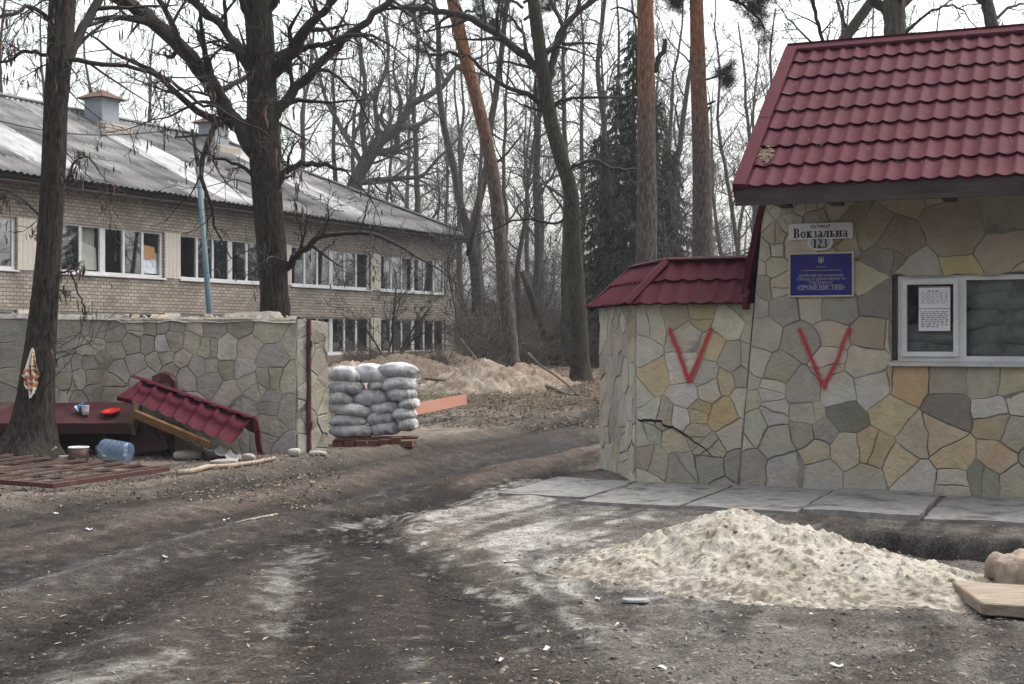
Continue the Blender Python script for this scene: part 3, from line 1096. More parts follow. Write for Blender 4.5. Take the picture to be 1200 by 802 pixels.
def frame_rect(m, x0, x1, z0, z1, t, y0, y1):
    m.box(x0, x0 + t, y0, y1, z0, z1)
    m.box(x1 - t, x1, y0, y1, z0, z1)
    m.box(x0 + t, x1 - t, y0 + 0.001, y1 - 0.001, z0, z0 + t)
    m.box(x0 + t, x1 - t, y0 + 0.001, y1 - 0.001, z1 - t, z1)


mul = ux(1127)
frame_rect(win, fl, fr_, z_b, z_t, 0.055, fy0, fy1)
win.box(mul - 0.045, mul + 0.045, fy0 + 0.002, fy1 - 0.002, z_b + 0.055, z_t - 0.055)
frame_rect(win, fl + 0.045, mul - 0.03, z_b + 0.05, z_t - 0.045, 0.05, fy0 - 0.03, fy1 - 0.02)     # opening sash
mul2 = mul + 1.0
win.box(mul2 - 0.045, mul2 + 0.045, fy0 + 0.002, fy1 - 0.002, z_b + 0.055, z_t - 0.055)
wf = win.build('window', M_white, gate)
for x0, x1 in ((fl + 0.093, mul - 0.078), (mul + 0.044, mul2 - 0.044), (mul2 + 0.044, fr_ - 0.054)):
    g_ = MB()
    g_.box(x0, x1, 0.078, 0.084, z_b + 0.05, z_t - 0.05)
    g_.build('pane', M_glassclear, wf)
mb = MB()
mb.hexa([(wx0 - 0.02, -0.07, wz0 - 0.035), (wx1 + 0.02, -0.07, wz0 - 0.035), (wx1 + 0.02, 0.05, wz0 - 0.03), (wx0 - 0.02, 0.05, wz0 - 0.03)],
        [(wx0 - 0.02, -0.07, wz0 - 0.003), (wx1 + 0.02, -0.07, wz0 - 0.003), (wx1 + 0.02, 0.05, wz0 + 0.014), (wx0 - 0.02, 0.05, wz0 + 0.014)])
mb.build('sill', mat('grey_sill', (0.5, 0.5, 0.5), (0.38, 0.37, 0.36), 5, rough=0.5), wf)
mb = MB()
mb.box(wx0 + 0.002, wx0 + 0.05, 0.03, 0.1, wz0, wz1 - 0.002)
mb.box(wx0 + 0.05, wx1, 0.03, 0.1, wz1 - 0.011, wz1 - 0.002)
mb.build('reveal_lining', M_darkwood, wf)

# ---- sprayed marks
M_spray = bpy.data.materials.new('red_spray_paint')
M_spray.use_nodes = True
_N, _L = M_spray.node_tree.nodes, M_spray.node_tree.links
_b = _N['Principled BSDF']
_b.inputs['Base Color'].default_value = (0.40, 0.014, 0.028, 1)
_b.inputs['Roughness'].default_value = 0.7
_a = _N.new('ShaderNodeAttribute')
_a.attribute_name = 'Col'
_t = _N.new('ShaderNodeTexCoord')
_z = _N.new('ShaderNodeTexNoise')
_z.inputs['Scale'].default_value = 90
_z.inputs['Detail'].default_value = 4
_L.new(_t.outputs['Object'], _z.inputs['Vector'])
_s = _N.new('ShaderNodeMath')
_s.operation = 'MULTIPLY_ADD'
_s.inputs[1].default_value = 1.2
_s.inputs[2].default_value = -0.6
_L.new(_z.outputs[0], _s.inputs[0])
_p = _N.new('ShaderNodeMath')
_p.operation = 'ADD'
_L.new(_a.outputs['Fac'], _p.inputs[0])
_L.new(_s.outputs[0], _p.inputs[1])
_q = _N.new('ShaderNodeMath')
_q.operation = 'MULTIPLY'
_q.use_clamp = True
_L.new(_p.outputs[0], _q.inputs[0])
_L.new(_a.outputs['Fac'], _q.inputs[1])
_q2 = _N.new('ShaderNodeMath')
_q2.operation = 'MULTIPLY'
_q2.inputs[1].default_value = 0.9
_q2.use_clamp = True
_L.new(_q.outputs[0], _q2.inputs[0])
_L.new(_q2.outputs[0], _b.inputs['Alpha'])


def spray_v(parent, pix, wd, off):
    pts = [front(x, y) for x, y in pix]
    us, zs = [p[0] for p in pts], [p[1] for p in pts]
    g = 0.011
    U, Z = np.meshgrid(np.arange(min(us) - 0.14, max(us) + 0.14, g), np.arange(min(zs) - 0.14, max(zs) + 0.14, g))
    d = seg_dist(U + 0.03 * (fbm(U * 5, Z * 5, 5, 2) - 0.5), Z, pts)
    w_ = wd * (0.55 + 0.95 * fbm(U * 5 + wd * 900, Z * 5, 9, 3))
    a = 0.95 * np.exp(-(d / w_) ** 1.9) + 0.34 * np.exp(-(d / (wd * 2.6)) ** 2)
    for x, y in ((us[0], zs[0]), (us[-1], zs[-1]), (us[1], zs[1])):
        a = np.maximum(a, 1.05 * np.exp(-(np.hypot(U - x, Z - y) / (wd * 1.25)) ** 3))
    keep = (a[:-1, :-1] > 0.02) | (a[1:, 1:] > 0.02)
    P = np.stack([U, np.full(U.shape, -off), Z], -1)
    o = grid_mesh('graffiti_mark', P, M_spray, np.repeat(a[..., None], 3, -1), parent=parent, mask=keep)
    o['label'] = 'red sprayed letter V'
    return o


spray_v(gate, [(938, 387), (967, 455), (996, 386)], 0.020, 0.034)
# ------------------------------------------------------------------ low wall beside the gate
low = empty('boundary_wall', P0, 'low flagstone wall with a red tiled coping joined to the gatehouse', 'wall', rz=GZ)


def loc(p):
    d = Vector(p) - P0
    return Vector((d.x * E.x + d.y * E.y, d.x * NB.x + d.y * NB.y, d.z))


A = Vector((front(745, 560)[0], 0, 0))
B = loc(gr(703, 547))
B.z = 0
cd = (B - A).normalized()
nc = Vector((cd.y, -cd.x, 0))
if nc.y > 0: nc = -nc
CW = (B - A).length
LZ = 2.02
sl_low = cf([(215, 270, 'L'), (300, 250, 'T'), (375, 245, 'Y'), (450, 270, 'L'), (222, 430, 'Y'), (330, 300, 'L'), (330, 410, 'L'), (415, 340, 'Y'), (335, 490, 'L'),
             (390, 440, 'L'), (455, 450, 'Y'), (402, 470, 'T'), (440, 550, 'O'), (375, 540, 'Y'), (315, 560, 'L'), (225, 545, 'L'), (213, 605, 'L'), (300, 630, 'T'), (270, 555, 'T'),
             (370, 610, 'T'), (405, 650, 'T'), (225, 690, 'T'), (330, 720, 'S'), (400, 710, 'S'), (480, 620, 'T'), (500, 700, 'S'), (470, 380, 'G'), (500, 440, 'G'),
             (520, 500, 'L'), (545, 380, 'G'), (550, 450, 'L'), (575, 300, 'G'), (185, 350, 'L'), (180, 480, 'L')], 680, 280, 2.673, 2.673)
rng = random.Random(21)
sl_low = fill_seeds(sl_low, (A.x - 0.2, 0.3, -0.1, 2.1), rng, 0.34, 'GLTLG')
mb = MB()
region = [(A.x + 0.004, -0.05), (UL - 0.05 * slant - 0.008, -0.05), (UL + slant * (LZ - ZL) - 0.008, LZ), (A.x + 0.004, LZ)]
stone_face(mb, sl_low, (A.x - 0.3, 0.6, -0.15, 2.15), [region], rng, lambda u, v, o: (u, -o, v))
sd = fill_seeds([(0.12, 0.25, 'L', 0), (0.55, 0.3, 'L', 0), (0.3, 0.9, 'L', 0), (0.7, 1.3, 'G', 0), (0.15, 1.5, 'T', 0)], (-0.1, CW + 0.1, -0.1, 2.1), rng, 0.24, 'GLLTGL')
stone_face(mb, sd, (-0.2, CW + 0.2, -0.15, 2.15), [[(0.004, -0.05), (CW - 0.01, -0.05), (CW - 0.01, LZ), (0.004, LZ)]], rng,
           lambda u, v, o: A + cd * u + nc * o + Vector((0, 0, v)))
mb.mi = 1
ft = [A, Vector((UL - 0.01, 0.0, 0)), Vector((UL - 0.01, 0.42, 0)), A + Vector((0.28, 0.42, 0)), B + Vector((0.38, 0.1, 0)), B]
n = len(mb.v)
for z in (-0.2, LZ - 0.01):
    for p in ft:
        mb.v.append((p.x, p.y, z))
k = len(ft)
mb.face(tuple(n + k + i for i in range(k)))
for i in range(k): mb.face((n + i, n + (i + 1) % k, n + k + (i + 1) % k, n + k + i))
mb.hexa([(UL - 0.02, 0.002, -0.2), (UL - 0.012, 0.002, -0.2), (UL - 0.012, 0.4, -0.2), (UL - 0.02, 0.4, -0.2)],
        [(UL - 0.02, 0.002, LZ - 0.02), (UL + slant * (LZ - ZL) - 0.012, 0.002, LZ - 0.02), (UL + slant * (LZ - ZL) - 0.012, 0.4, LZ - 0.02), (UL - 0.02, 0.4, LZ - 0.02)])
mb.build('wall', [M_stone, M_mortar], low)
# the coping roof
OV, RY, Z0, Z1 = 0.13, 0.46, 2.0, 2.53
run2, rise2 = OV + RY, Z1 - Z0
S2 = math.hypot(run2, rise2)
turn = math.acos(max(-1, min(1, (-cd).dot(Vector((1, 0, 0))))))
tt = math.tan(turn / 2)
Ap = A + (nc + Vector((0, -1, 0))).normalized() * (OV / math.cos(turn / 2))
Bp = B + nc * OV + cd * 0.12
end_u = front(876, 356, OV)[0]
mb = MB()
es_f, nn_f = Vector((0, run2 / S2, rise2 / S2)), Vector((0, -rise2 / S2, run2 / S2))
tile_patch(mb, Vector((Ap.x, -OV, Z0)), X, es_f, nn_f, end_u - Ap.x, S2, mod=0.40, per=0.2, ulim=lambda s: (s * run2 / S2 * tt, end_u - Ap.x), phase=0.1)
es_c = -nc * (run2 / S2) + Vector((0, 0, rise2 / S2))
nn_c = nc * (rise2 / S2) + Vector((0, 0, run2 / S2))
wl_ = (Ap - Bp).length
tile_patch(mb, Vector((Bp.x, Bp.y, Z0)), -cd, es_c, nn_c, wl_, S2, mod=0.40, per=0.17, ulim=lambda s: (0, wl_ - s * run2 / S2 * tt))
tile_patch(mb, Vector((end_u, 2 * RY + OV, Z0)), -X, Vector((0, -run2 / S2, rise2 / S2)), Vector((0, rise2 / S2, run2 / S2)), end_u - Ap.x - 0.3, S2, mod=0.4, res=5)
cop = mb.build('coping_roof', M_redmetal, low, smooth=True)
mb = MB()
ap_top = Vector((Ap.x + run2 * tt, RY, Z1))
bp_top = Vector((Bp.x, Bp.y, Z0)) + es_c * S2


def strip(m, a, b, w, up, th=0.014):
    """a folded metal strip lying on a roof edge"""
    d = (b - a).normalized()
    s = d.cross(up).normalized() * w
    for sg in (-1, 1):
        q = [a + up * 0.045, b + up * 0.045, b + s * sg + up * 0.018, a + s * sg + up * 0.018]
        if sg < 0: q = q[::-1]
        m.poly(q)
        q2 = [p - up * th for p in q]
        m.poly(q2[::-1])
        i, j = (2, 3) if sg > 0 else (0, 1)
        m.poly([q[i], q2[i], q2[j], q[j]])
        m.poly([q[0 if sg > 0 else 1], q[3 if sg > 0 else 2], q2[3 if sg > 0 else 2], q2[0 if sg > 0 else 1]])


strip(mb, bp_top, ap_top, 0.075, Vector((0, 0, 1)))
strip(mb, ap_top, Vector((end_u, RY, Z1 + 0.002)), 0.09, Vector((0, 0, 1)))
mb.build('ridge_cap', M_redmetal, cop)
mb = MB()
hup = (nn_f + nn_c).normalized()
strip(mb, Vector((Ap.x, Ap.y, Z0)) + hup * 0.01, ap_top + hup * 0.012, 0.075, hup)
mb.build('hip_cap', M_redmetal, cop)
mb = MB()
q0, q1 = Vector((Bp.x, Bp.y, Z0)), bp_top
for (a, b, off) in ((q0, q1, cd),):
    mb.hexa([a - nn_c * 0.05 - off * -0.0, a - nn_c * 0.05 - off * 0.09, b - nn_c * 0.05 - off * 0.09, b - nn_c * 0.05],
            [a + nn_c * 0.045, a + nn_c * 0.045 - off * 0.09, b + nn_c * 0.045 - off * 0.09, b + nn_c * 0.045])
mb.hexa([(end_u - 0.05, -OV - 0.03, Z0 - 0.05), (end_u + 0.004, -OV - 0.03, Z0 - 0.05), (end_u + 0.004, -0.04, Z0 - 0.05), (end_u - 0.05, -0.04, Z0 - 0.05)],
        [(end_u - 0.05, -OV - 0.03, Z0 + 0.08), (end_u + 0.004, -OV - 0.03, Z0 + 0.08), (end_u + 0.004, -0.04, Z0 + 0.16), (end_u - 0.05, -0.04, Z0 + 0.16)])
mb.build('verge_trim', M_redmetal, cop)
mb = MB()
mb.hexa([(Ap.x + 0.1, 0.03, LZ), (end_u - 0.05, 0.03, LZ), (end_u - 0.05, 2 * RY - 0.03, LZ), (Ap.x + 0.3, 2 * RY - 0.03, LZ)],
        [(Ap.x + 0.25, RY - 0.06, Z1 - 0.07), (end_u - 0.05, RY - 0.06, Z1 - 0.07), (end_u - 0.05, RY + 0.06, Z1 - 0.07), (Ap.x + 0.3, RY + 0.06, Z1 - 0.07)])
pts_b = [B + nc * -0.03 + cd * -0.02, A + nc * -0.03, A + Vector((0.2, 0.4, 0)), B + Vector((0.36, 0.1, 0))]
mb.hexa([p + Vector((0, 0, LZ)) for p in pts_b], [bp_top + Vector((0, 0, -0.07)), ap_top + Vector((0, 0, -0.07)), ap_top + Vector((0.05, 0.05, -0.07)), bp_top + Vector((0.05, 0.05, -0.07))])
mb.build('roof_core', M_darkwood, low)
M_black0 = mat('crack_shadow_gap', (0.02, 0.018, 0.016), None, rough=1.0)
spray_v(low, [(786, 386), (808, 447), (834, 386)], 0.020, 0.034)

# cracks through the low wall
mb = MB()
rng = random.Random(2)
for path in ([(180, 570), (220, 568), (255, 573), (262, 586), (290, 590), (312, 606), (332, 616), (358, 638), (388, 654), (413, 684)], [(160, 632), (170, 655), (166, 690), (176, 745)], [(255, 573), (256, 605), (250, 660)]):
    pts = [front(680 + x / 2.673, 280 + y / 2.673, 0.019) for x, y in path]
    fine_ = []
    for (ua, za), (ub, zb) in zip(pts[:-1], pts[1:]):
        for k in range(4):
            t = k / 4
            fine_.append((ua + (ub - ua) * t + rng.uniform(-0.006, 0.006), za + (zb - za) * t + rng.uniform(-0.006, 0.006)))
    fine_.append(pts[-1])
    for i in range(len(fine_) - 1):
        (ua, za), (ub, zb) = fine_[i], fine_[i + 1]
        wa, wb = [0.011 * (0.5 + 0.5 * math.sin(1.0 + 2.6 * (i + q) / len(fine_))) + 0.003 for q in (0, 1)]
        mb.poly([(ua, -0.019, za - wa), (ub, -0.019, zb - wb), (ub, -0.019, zb + wb), (ua, -0.019, za + wa)])
tag(mb.build('crack', M_black0, low), kind='stuff')

# ------------------------------------------------------------------ signs on the gatehouse
M_signwhite = mat('sign_white', (0.66, 0.66, 0.68), (0.6, 0.6, 0.62), 5, rough=0.35, spec=0.5)
M_signgrey = mat('sign_grey', (0.40, 0.41, 0.43), (0.45, 0.46, 0.48), 5, rough=0.4)
M_black = mat('sign_black', (0.012, 0.012, 0.014), None, rough=0.5)
M_blue = mat('plaque_blue', (0.008, 0.010, 0.13), (0.012, 0.014, 0.17), 4, rough=0.25, spec=0.5)
M_gold = mat('plaque_gold', (0.46, 0.40, 0.28), (0.56, 0.50, 0.37), 9, rough=0.4, metal=0.4)
M_goldtext = mat('plaque_lettering', (0.33, 0.31, 0.25), None, rough=0.5)


class Pen:
    """draws serif letters as thin solid strokes on a plane: local x to the right, z up, y towards the wall"""

    def __init__(self, y0, th):
        self.mb, self.y0, self.th = MB(), y0, th

    def quad(self, pts):
        b = [(x, self.y0, z) for x, z in pts]
        n = len(self.mb.v)
        k = len(pts)
        self.mb.v += b + [(x, self.y0 - self.th, z) for x, z in pts]
        self.mb.face(tuple(n + k + i for i in range(k)))
        for i in range(k): self.mb.face((n + i, n + (i + 1) % k, n + k + (i + 1) % k, n + k + i))

    def line(self, x0, z0, x1, z1, w):
        d = math.hypot(x1 - x0, z1 - z0)
        nx, nz = -(z1 - z0) / d * w / 2, (x1 - x0) / d * w / 2
        self.quad([(x0 - nx, z0 - nz), (x1 - nx, z1 - nz), (x1 + nx, z1 + nz), (x0 + nx, z0 + nz)])

    def arc(self, cx, cz, rx, rz, a0, a1, tx, tz, n=14):
        for i in range(n):
            a, b = R(a0 + (a1 - a0) * i / n), R(a0 + (a1 - a0) * (i + 1) / n)
            self.quad([(cx + rx * math.cos(a), cz + rz * math.sin(a)), (cx + rx * math.cos(b), cz + rz * math.sin(b)),
                       (cx + (rx - tx) * math.cos(b), cz + (rz - tz) * math.sin(b)), (cx + (rx - tx) * math.cos(a), cz + (rz - tz) * math.sin(a))])


def glyph(pen, ch, x, z, h, wf=1.0, bold=0.2):
    """one serif letter of cap height h at (x, z); returns its advance"""
    T, t = bold, 0.075
    S = lambda a: x + a * h * wf
    V = lambda b: z + b * h

    def ln(x0, z0, x1, z1, w): pen.line(S(x0), V(z0), S(x1), V(z1), w * h)

    def ar(cx, cz, rx, rz, a0, a1, tx=T, tz=0.08): pen.arc(S(cx), V(cz), rx * h * wf, rz * h, a0, a1, tx * h * wf, tz * h)

    def stem(cx, z0, z1, w=T, s=0.12):
        ln(cx, z0, cx, z1, w)
        for q in (z0 + t / 2, z1 - t / 2): ln(cx - w / 2 - s, q, cx + w / 2 + s, q, t)
    xh = 0.66
    if ch == 'В':
        stem(0.22, 0, 1)
        ln(0.22, 1 - t / 2, 0.45, 1 - t / 2, t), ln(0.22, 0.53, 0.45, 0.53, t), ln(0.22, t / 2, 0.45, t / 2, t)
        ar(0.43, 0.755, 0.27, 0.245, -90, 90), ar(0.43, 0.27, 0.33, 0.27, -90, 90)
        return 0.88
    if ch == 'о': ar(0.33, xh / 2, 0.31, xh / 2 + 0.01, 0, 360, T * 0.9); return 0.70
    if ch == 'к':
        stem(0.2, 0, xh), ln(0.28, xh * 0.5, 0.52, xh - 0.04, 0.1), ln(0.34, xh * 0.55, 0.60, 0.03, T * 0.95), ln(0.5, t / 2, 0.74, t / 2, t)
        ln(0.42, xh - 0.05, 0.66, xh - 0.05, 0.11)
        return 0.76
    if ch == 'з':
        ar(0.25, xh * 0.75, 0.21, xh * 0.26, -90, 140, T * 0.8), ar(0.25, xh * 0.26, 0.25, xh * 0.27, -140, 90, T * 0.85)
        return 0.56
    if ch == 'а':
        ln(0.47, 0, 0.47, xh * 0.7, T * 0.9), ar(0.3, xh * 0.72, 0.26, xh * 0.29, 0, 150, T * 0.8), ar(0.27, xh * 0.26, 0.24, xh * 0.28, 60, 300, T * 0.85)
        ln(0.25, xh * 0.5, 0.45, xh * 0.55, t), ln(0.25, 0.035, 0.45, 0.09, t), ln(0.45, t / 2, 0.66, t / 2, t)
        return 0.68
    if ch == 'л':
        ln(0.54, 0, 0.54, xh, T), ln(0.40, t / 2, 0.74, t / 2, t), ln(0.2, xh - t / 2, 0.72, xh - t / 2, t), ln(0.3, xh, 0.17, 0.1, 0.1), ar(0.1, 0.09, 0.1, 0.09, 0, 360, 0.09, 0.085)
        return 0.78
    if ch == 'ь': stem(0.2, 0, xh), ar(0.34, 0.19, 0.27, 0.19, -90, 90), ln(0.2, 0.35, 0.36, 0.35, t), ln(0.2, t / 2, 0.36, t / 2, t); return 0.68
    if ch == 'н': stem(0.2, 0, xh), stem(0.60, 0, xh), ln(0.2, xh / 2, 0.6, xh / 2, 0.09); return 0.82
    if ch == '1': stem(0.30, 0, 0.98, T, 0.1), ln(0.08, 0.82, 0.3, 0.96, 0.08); return 0.56
    if ch == '2': ar(0.28, 0.70, 0.25, 0.30, -25, 165, T), ln(0.47, 0.62, 0.1, 0.1, 0.11), ln(0.05, 0.08, 0.54, 0.08, 0.16), ln(0.52, 0.1, 0.55, 0.26, 0.06); return 0.62
    if ch == '3': ar(0.25, 0.74, 0.23, 0.26, -90, 155, T * 0.9), ar(0.25, 0.27, 0.28, 0.28, -155, 90, T); return 0.6
    # capitals of the plaque
    C = 0.15
    if ch == 'П': stem(0.17, 0, 1, C), stem(0.62, 0, 1, C), ln(0.1, 0.96, 0.7, 0.96, t); return 0.85
    if ch == 'Р': stem(0.17, 0, 1, C), ar(0.33, 0.74, 0.24, 0.26, -90, 90, C), ln(0.17, 0.5, 0.33, 0.5, t), ln(0.17, 0.96, 0.33, 0.96, t); return 0.66
    if ch == 'О': ar(0.37, 0.5, 0.34, 0.51, 0, 360, C); return 0.78
    if ch == 'М': stem(0.12, 0, 1, 0.07, 0.07), stem(0.76, 0, 1, C, 0.07), ln(0.12, 1, 0.44, 0.05, C), ln(0.44, 0.05, 0.74, 1, 0.07); return 0.95
    if ch == 'Е': stem(0.17, 0, 1, C), ln(0.17, 0.96, 0.55, 0.96, t), ln(0.17, 0.5, 0.45, 0.5, t), ln(0.17, 0.04, 0.57, 0.04, t), ln(0.55, 0.8, 0.55, 0.98, 0.06), ln(0.57, 0.02, 0.57, 0.22, 0.06); return 0.68
    if ch == 'Н': stem(0.17, 0, 1, C), stem(0.62, 0, 1, C), ln(0.17, 0.5, 0.62, 0.5, t); return 0.85
    if ch in 'ИЙ':
        stem(0.17, 0, 1, C), stem(0.62, 0, 1, C), ln(0.2, 0.08, 0.6, 0.92, 0.07)
        if ch == 'Й': ar(0.4, 1.2, 0.14, 0.12, 180, 360, 0.06, 0.06)
        return 0.85
    if ch == 'С': ar(0.37, 0.5, 0.34, 0.51, 50, 310, C), ln(0.58, 0.72, 0.58, 0.96, 0.06); return 0.7
    if ch == 'Т': stem(0.36, 0, 0.98, C), ln(0.04, 0.96, 0.68, 0.96, t), ln(0.05, 0.76, 0.05, 0.98, 0.06), ln(0.67, 0.76, 0.67, 0.98, 0.06); return 0.74
    if ch == '«': [(ln(0.2 + k, 0.62, 0.06 + k, 0.42, 0.08), ln(0.06 + k, 0.42, 0.2 + k, 0.22, 0.08)) for k in (0, 0.18)]; return 0.5
    if ch == '»': [(ln(0.06 + k, 0.62, 0.2 + k, 0.42, 0.08), ln(0.2 + k, 0.42, 0.06 + k, 0.22, 0.08)) for k in (0, 0.18)]; return 0.5
    return 0.4


def text_serif(pen, s, xc, z, h, width, bold=0.2):
    probe = Pen(0, 0.001)
    tot = sum(glyph(probe, c, 0, 0, 1.0, bold=bold) for c in s)
    wf = width / (tot * h)
    x = xc - width / 2
    for c in s: x += glyph(pen, c, x, z, h, wf, bold) * h * wf


def text_plain(s, xc, z, h, width, y, mat_, parent, name='lettering', th=0.0015):
    cu = bpy.data.curves.new('lettering', 'FONT')
    cu.body = s
    cu.size = 1.0
    cu.extrude = 0.0
    cu.offset = 0.012
    o = bpy.data.objects.new('lettering_source', cu)
    COL.objects.link(o)
    bpy.context.view_layer.update()
    me = bpy.data.meshes.new_from_object(o.evaluated_get(bpy.context.evaluated_depsgraph_get()))
    bpy.data.objects.remove(o)
    bpy.data.curves.remove(cu)
    me.name = name
    co = np.empty(len(me.vertices) * 3)
    me.vertices.foreach_get('co', co)
    co = co.reshape(-1, 3)
    x0, x1 = co[:, 0].min(), co[:, 0].max()
    sx, sz = width / (x1 - x0), h / 0.73
    new = np.stack([xc + (co[:, 0] - (x0 + x1) / 2) * sx, np.full(len(co), y), z + co[:, 1] * sz], -1)
    me.vertices.foreach_set('co', new.ravel())
    me.materials.clear()
    me.materials.append(mat_)
    me.update()
    return link_mesh(name, me, parent)


def front_root(name, px, py, off, label, cat, group=None):
    u, z = front(px, py, off)
    p = P0 + E * u - NB * off
    p.z = z
    return empty(name, p, label, cat, group, GZ), u, z


def wh(px0, px1, py0, py1, off):
    return front(px1, py0, off)[0] - front(px0, py0, off)[0], front((px0 + px1) / 2, py0, off)[1] - front((px0 + px1) / 2, py1, off)[1]


def rounded(m, w, h, r, y0, y1, n=5):
    pts = []
    for cx, cz, a0 in ((w / 2 - r, h / 2 - r, 0), (-w / 2 + r, h / 2 - r, 90), (-w / 2 + r, -h / 2 + r, 180), (w / 2 - r, -h / 2 + r, 270)):
        for i in range(n + 1):
            a = R(a0 + 90 * i / n)
            pts.append((cx + r * math.cos(a), cz + r * math.sin(a)))
    k, b = len(pts), len(m.v)
    m.v += [(x, y0, z) for x, z in pts] + [(x, y1, z) for x, z in pts]
    m.face(tuple(b + k + i for i in range(k)))
    for i in range(k): m.face((b + i, b + (i + 1) % k, b + k + (i + 1) % k, b + k + i))


# street name plate
sg, u_, z_ = front_root('street_sign', 961.5, 271, 0.04, 'white street name plate with black serif lettering high on the stone wall', 'sign')
W_, H_ = wh(924, 999, 262, 281, 0.04)
m = MB()
rounded(m, W_, H_ * 0.98, 0.02, 0.02, -0.005)
m.build('plate', M_signwhite, sg)
pn = Pen(-0.0055, 0.002)
text_serif(pn, 'Вокзальна', 0.0, -H_ * 0.40, H_ * 0.60, W_ * 0.86)
pn.mb.build('lettering', M_black, sg)
text_plain('вулиця', 0.0, H_ * 0.22, H_ * 0.20, W_ * 0.30, -0.0062, M_black, sg)
# house number
sg, u_, z_ = front_root('number_sign', 961, 284.5, 0.03, 'oval grey house number plate hanging under the white street name plate', 'sign')
W2, H2 = wh(946, 976, 275, 294, 0.03)
m = MB()
m2 = MB()
for mm, s_, y0, y1 in ((m, 1.0, 0.015, -0.004), (m2, 0.84, -0.0045, -0.006)):
    pts = [(W2 / 2 * s_ * math.cos(a), H2 / 2 * s_ * math.sin(a)) for a in np.linspace(0, 2 * math.pi, 32, endpoint=False)]
    b = len(mm.v)
    mm.v += [(x, y0, z) for x, z in pts] + [(x, y1, z) for x, z in pts]
    mm.face(tuple(b + 32 + i for i in range(32)))
    for i in range(32): mm.face((b + i, b + (i + 1) % 32, b + 32 + (i + 1) % 32, b + 32 + i))
m.build('plate', M_signwhite, sg)
m2.build('face', M_signgrey, sg)
pn = Pen(-0.0065, 0.002)
text_serif(pn, '123', 0, -H2 * 0.34, H2 * 0.62, W2 * 0.60, 0.19)
pn.mb.build('lettering', M_black, sg)
# blue plaque
sg, u_, z_ = front_root('plaque', 962, 322, 0.045, 'dark blue institution plaque with gilt border, emblem and lettering', 'plaque')
W3, H3 = wh(924, 1000, 296, 348, 0.045)
m = MB()
frame_rect(m, -W3 / 2, W3 / 2, -H3 / 2, H3 / 2, 0.016, -0.008, 0.03)
m.build('frame', M_gold, sg)
m = MB()
m.box(-W3 / 2 + 0.014, W3 / 2 - 0.014, -0.004, 0.03, -H3 / 2 + 0.014, H3 / 2 - 0.014)
m.build('panel', M_blue, sg)
pn = Pen(-0.0045, 0.0015)
zt = lambda f_: H3 / 2 - H3 * f_          # fraction of the height from the top
text_serif(pn, '«ПРОМЕНИСТИЙ»', 0, zt(0.845), H3 * 0.115, W3 * 0.76)
pn.mb.build('lettering', M_goldtext, sg)
text_plain('ДИТЯЧИЙ ПОЗАМІСЬКИЙ', 0, zt(0.545), H3 * 0.052, W3 * 0.68, -0.0052, M_goldtext, sg)
text_plain('ЗАКЛАД ОЗДОРОВЛЕННЯ ТА', 0, zt(0.625), H3 * 0.052, W3 * 0.76, -0.0052, M_goldtext, sg)
text_plain('ВІДПОЧИНКУ', 0, zt(0.705), H3 * 0.052, W3 * 0.36, -0.0052, M_goldtext, sg)
rng = random.Random(8)
for zf, wd in ((0.325, 0.16), (0.405, 0.62)):
    pn = Pen(-0.0045, 0.0012)
    x = -W3 * wd / 2
    while x < W3 * wd / 2:
        l_ = rng.uniform(0.004, 0.009)
        pn.line(x, zt(zf), min(x + l_, W3 * wd / 2), zt(zf), H3 * 0.016)
        x += l_ + 0.003
    pn.mb.build('lettering', M_goldtext, sg)
# emblem: a trident
pn = Pen(-0.0045, 0.0015)
ez, eh, ew = zt(0.245), H3 * 0.16, 0.052
pn.quad([(-0.004, ez + eh * 0.25), (0.004, ez + eh * 0.25), (0.0045, ez + eh * 0.75), (0, ez + eh), (-0.0045, ez + eh * 0.75)])
for s_ in (-1, 1):
    pn.line(s_ * ew / 2, ez + eh * 0.95, s_ * ew / 2, ez + eh * 0.22, 0.007)
    pn.line(s_ * ew / 2, ez + eh * 0.28, 0, ez + eh * 0.22, 0.007)
    pn.arc(s_ * ew * 0.30, ez + eh * 0.33, ew * 0.22, eh * 0.22, 0, 360, 0.005, 0.006, 10)
    pn.line(s_ * ew * 0.28, ez + eh * 0.22, 0, ez - eh * 0.05, 0.006)
    pn.line(s_ * ew * 0.20, ez + eh * 0.88, s_ * ew * 0.14, ez + eh * 0.5, 0.005)
pn.mb.build('emblem', M_goldtext, sg)
# notice behind the window glass
sg, u_, z_ = front_root('paper_notice', 1095, 362, -0.074, 'white printed notice of two sheets stuck on the pane of the gatehouse window', 'notice')
W4, H4 = wh(1077, 1114, 337, 389, -0.072)
m = MB()
m.box(-W4 / 2, W4 / 2, -0.002, 0.0, -H4 * 0.02, H4 / 2)
m.box(-W4 / 2, W4 / 2, -0.0035, -0.0022, -H4 / 2, H4 * 0.0)
m.build('sheet', mat('notice_paper', (0.72, 0.72, 0.74), (0.66, 0.66, 0.68), 7, rough=0.8), sg)
pn = Pen(-0.0037, 0.0008)
for i in range(9):
    z = -H4 * 0.07 - i * H4 * 0.042
    x, xe = -W4 * 0.43, W4 * (0.43 if i < 8 else 0.2)
    while x < xe - 0.01:
        l_ = rng.uniform(0.012, 0.05)
        pn.line(x, z, min(x + l_, xe), z, H4 * 0.017)
        x += l_ + rng.uniform(0.006, 0.016)
for i in range(7):
    z = H4 * 0.40 - i * H4 * 0.045
    hw = W4 * (0.22 if i == 0 else 0.42)
    x = -hw
    while x < hw - 0.01:
        l_ = rng.uniform(0.01, 0.04)
        pn.line(x, z, min(x + l_, hw), z, H4 * (0.012 if i else 0.022))
        x += l_ + rng.uniform(0.006, 0.02)
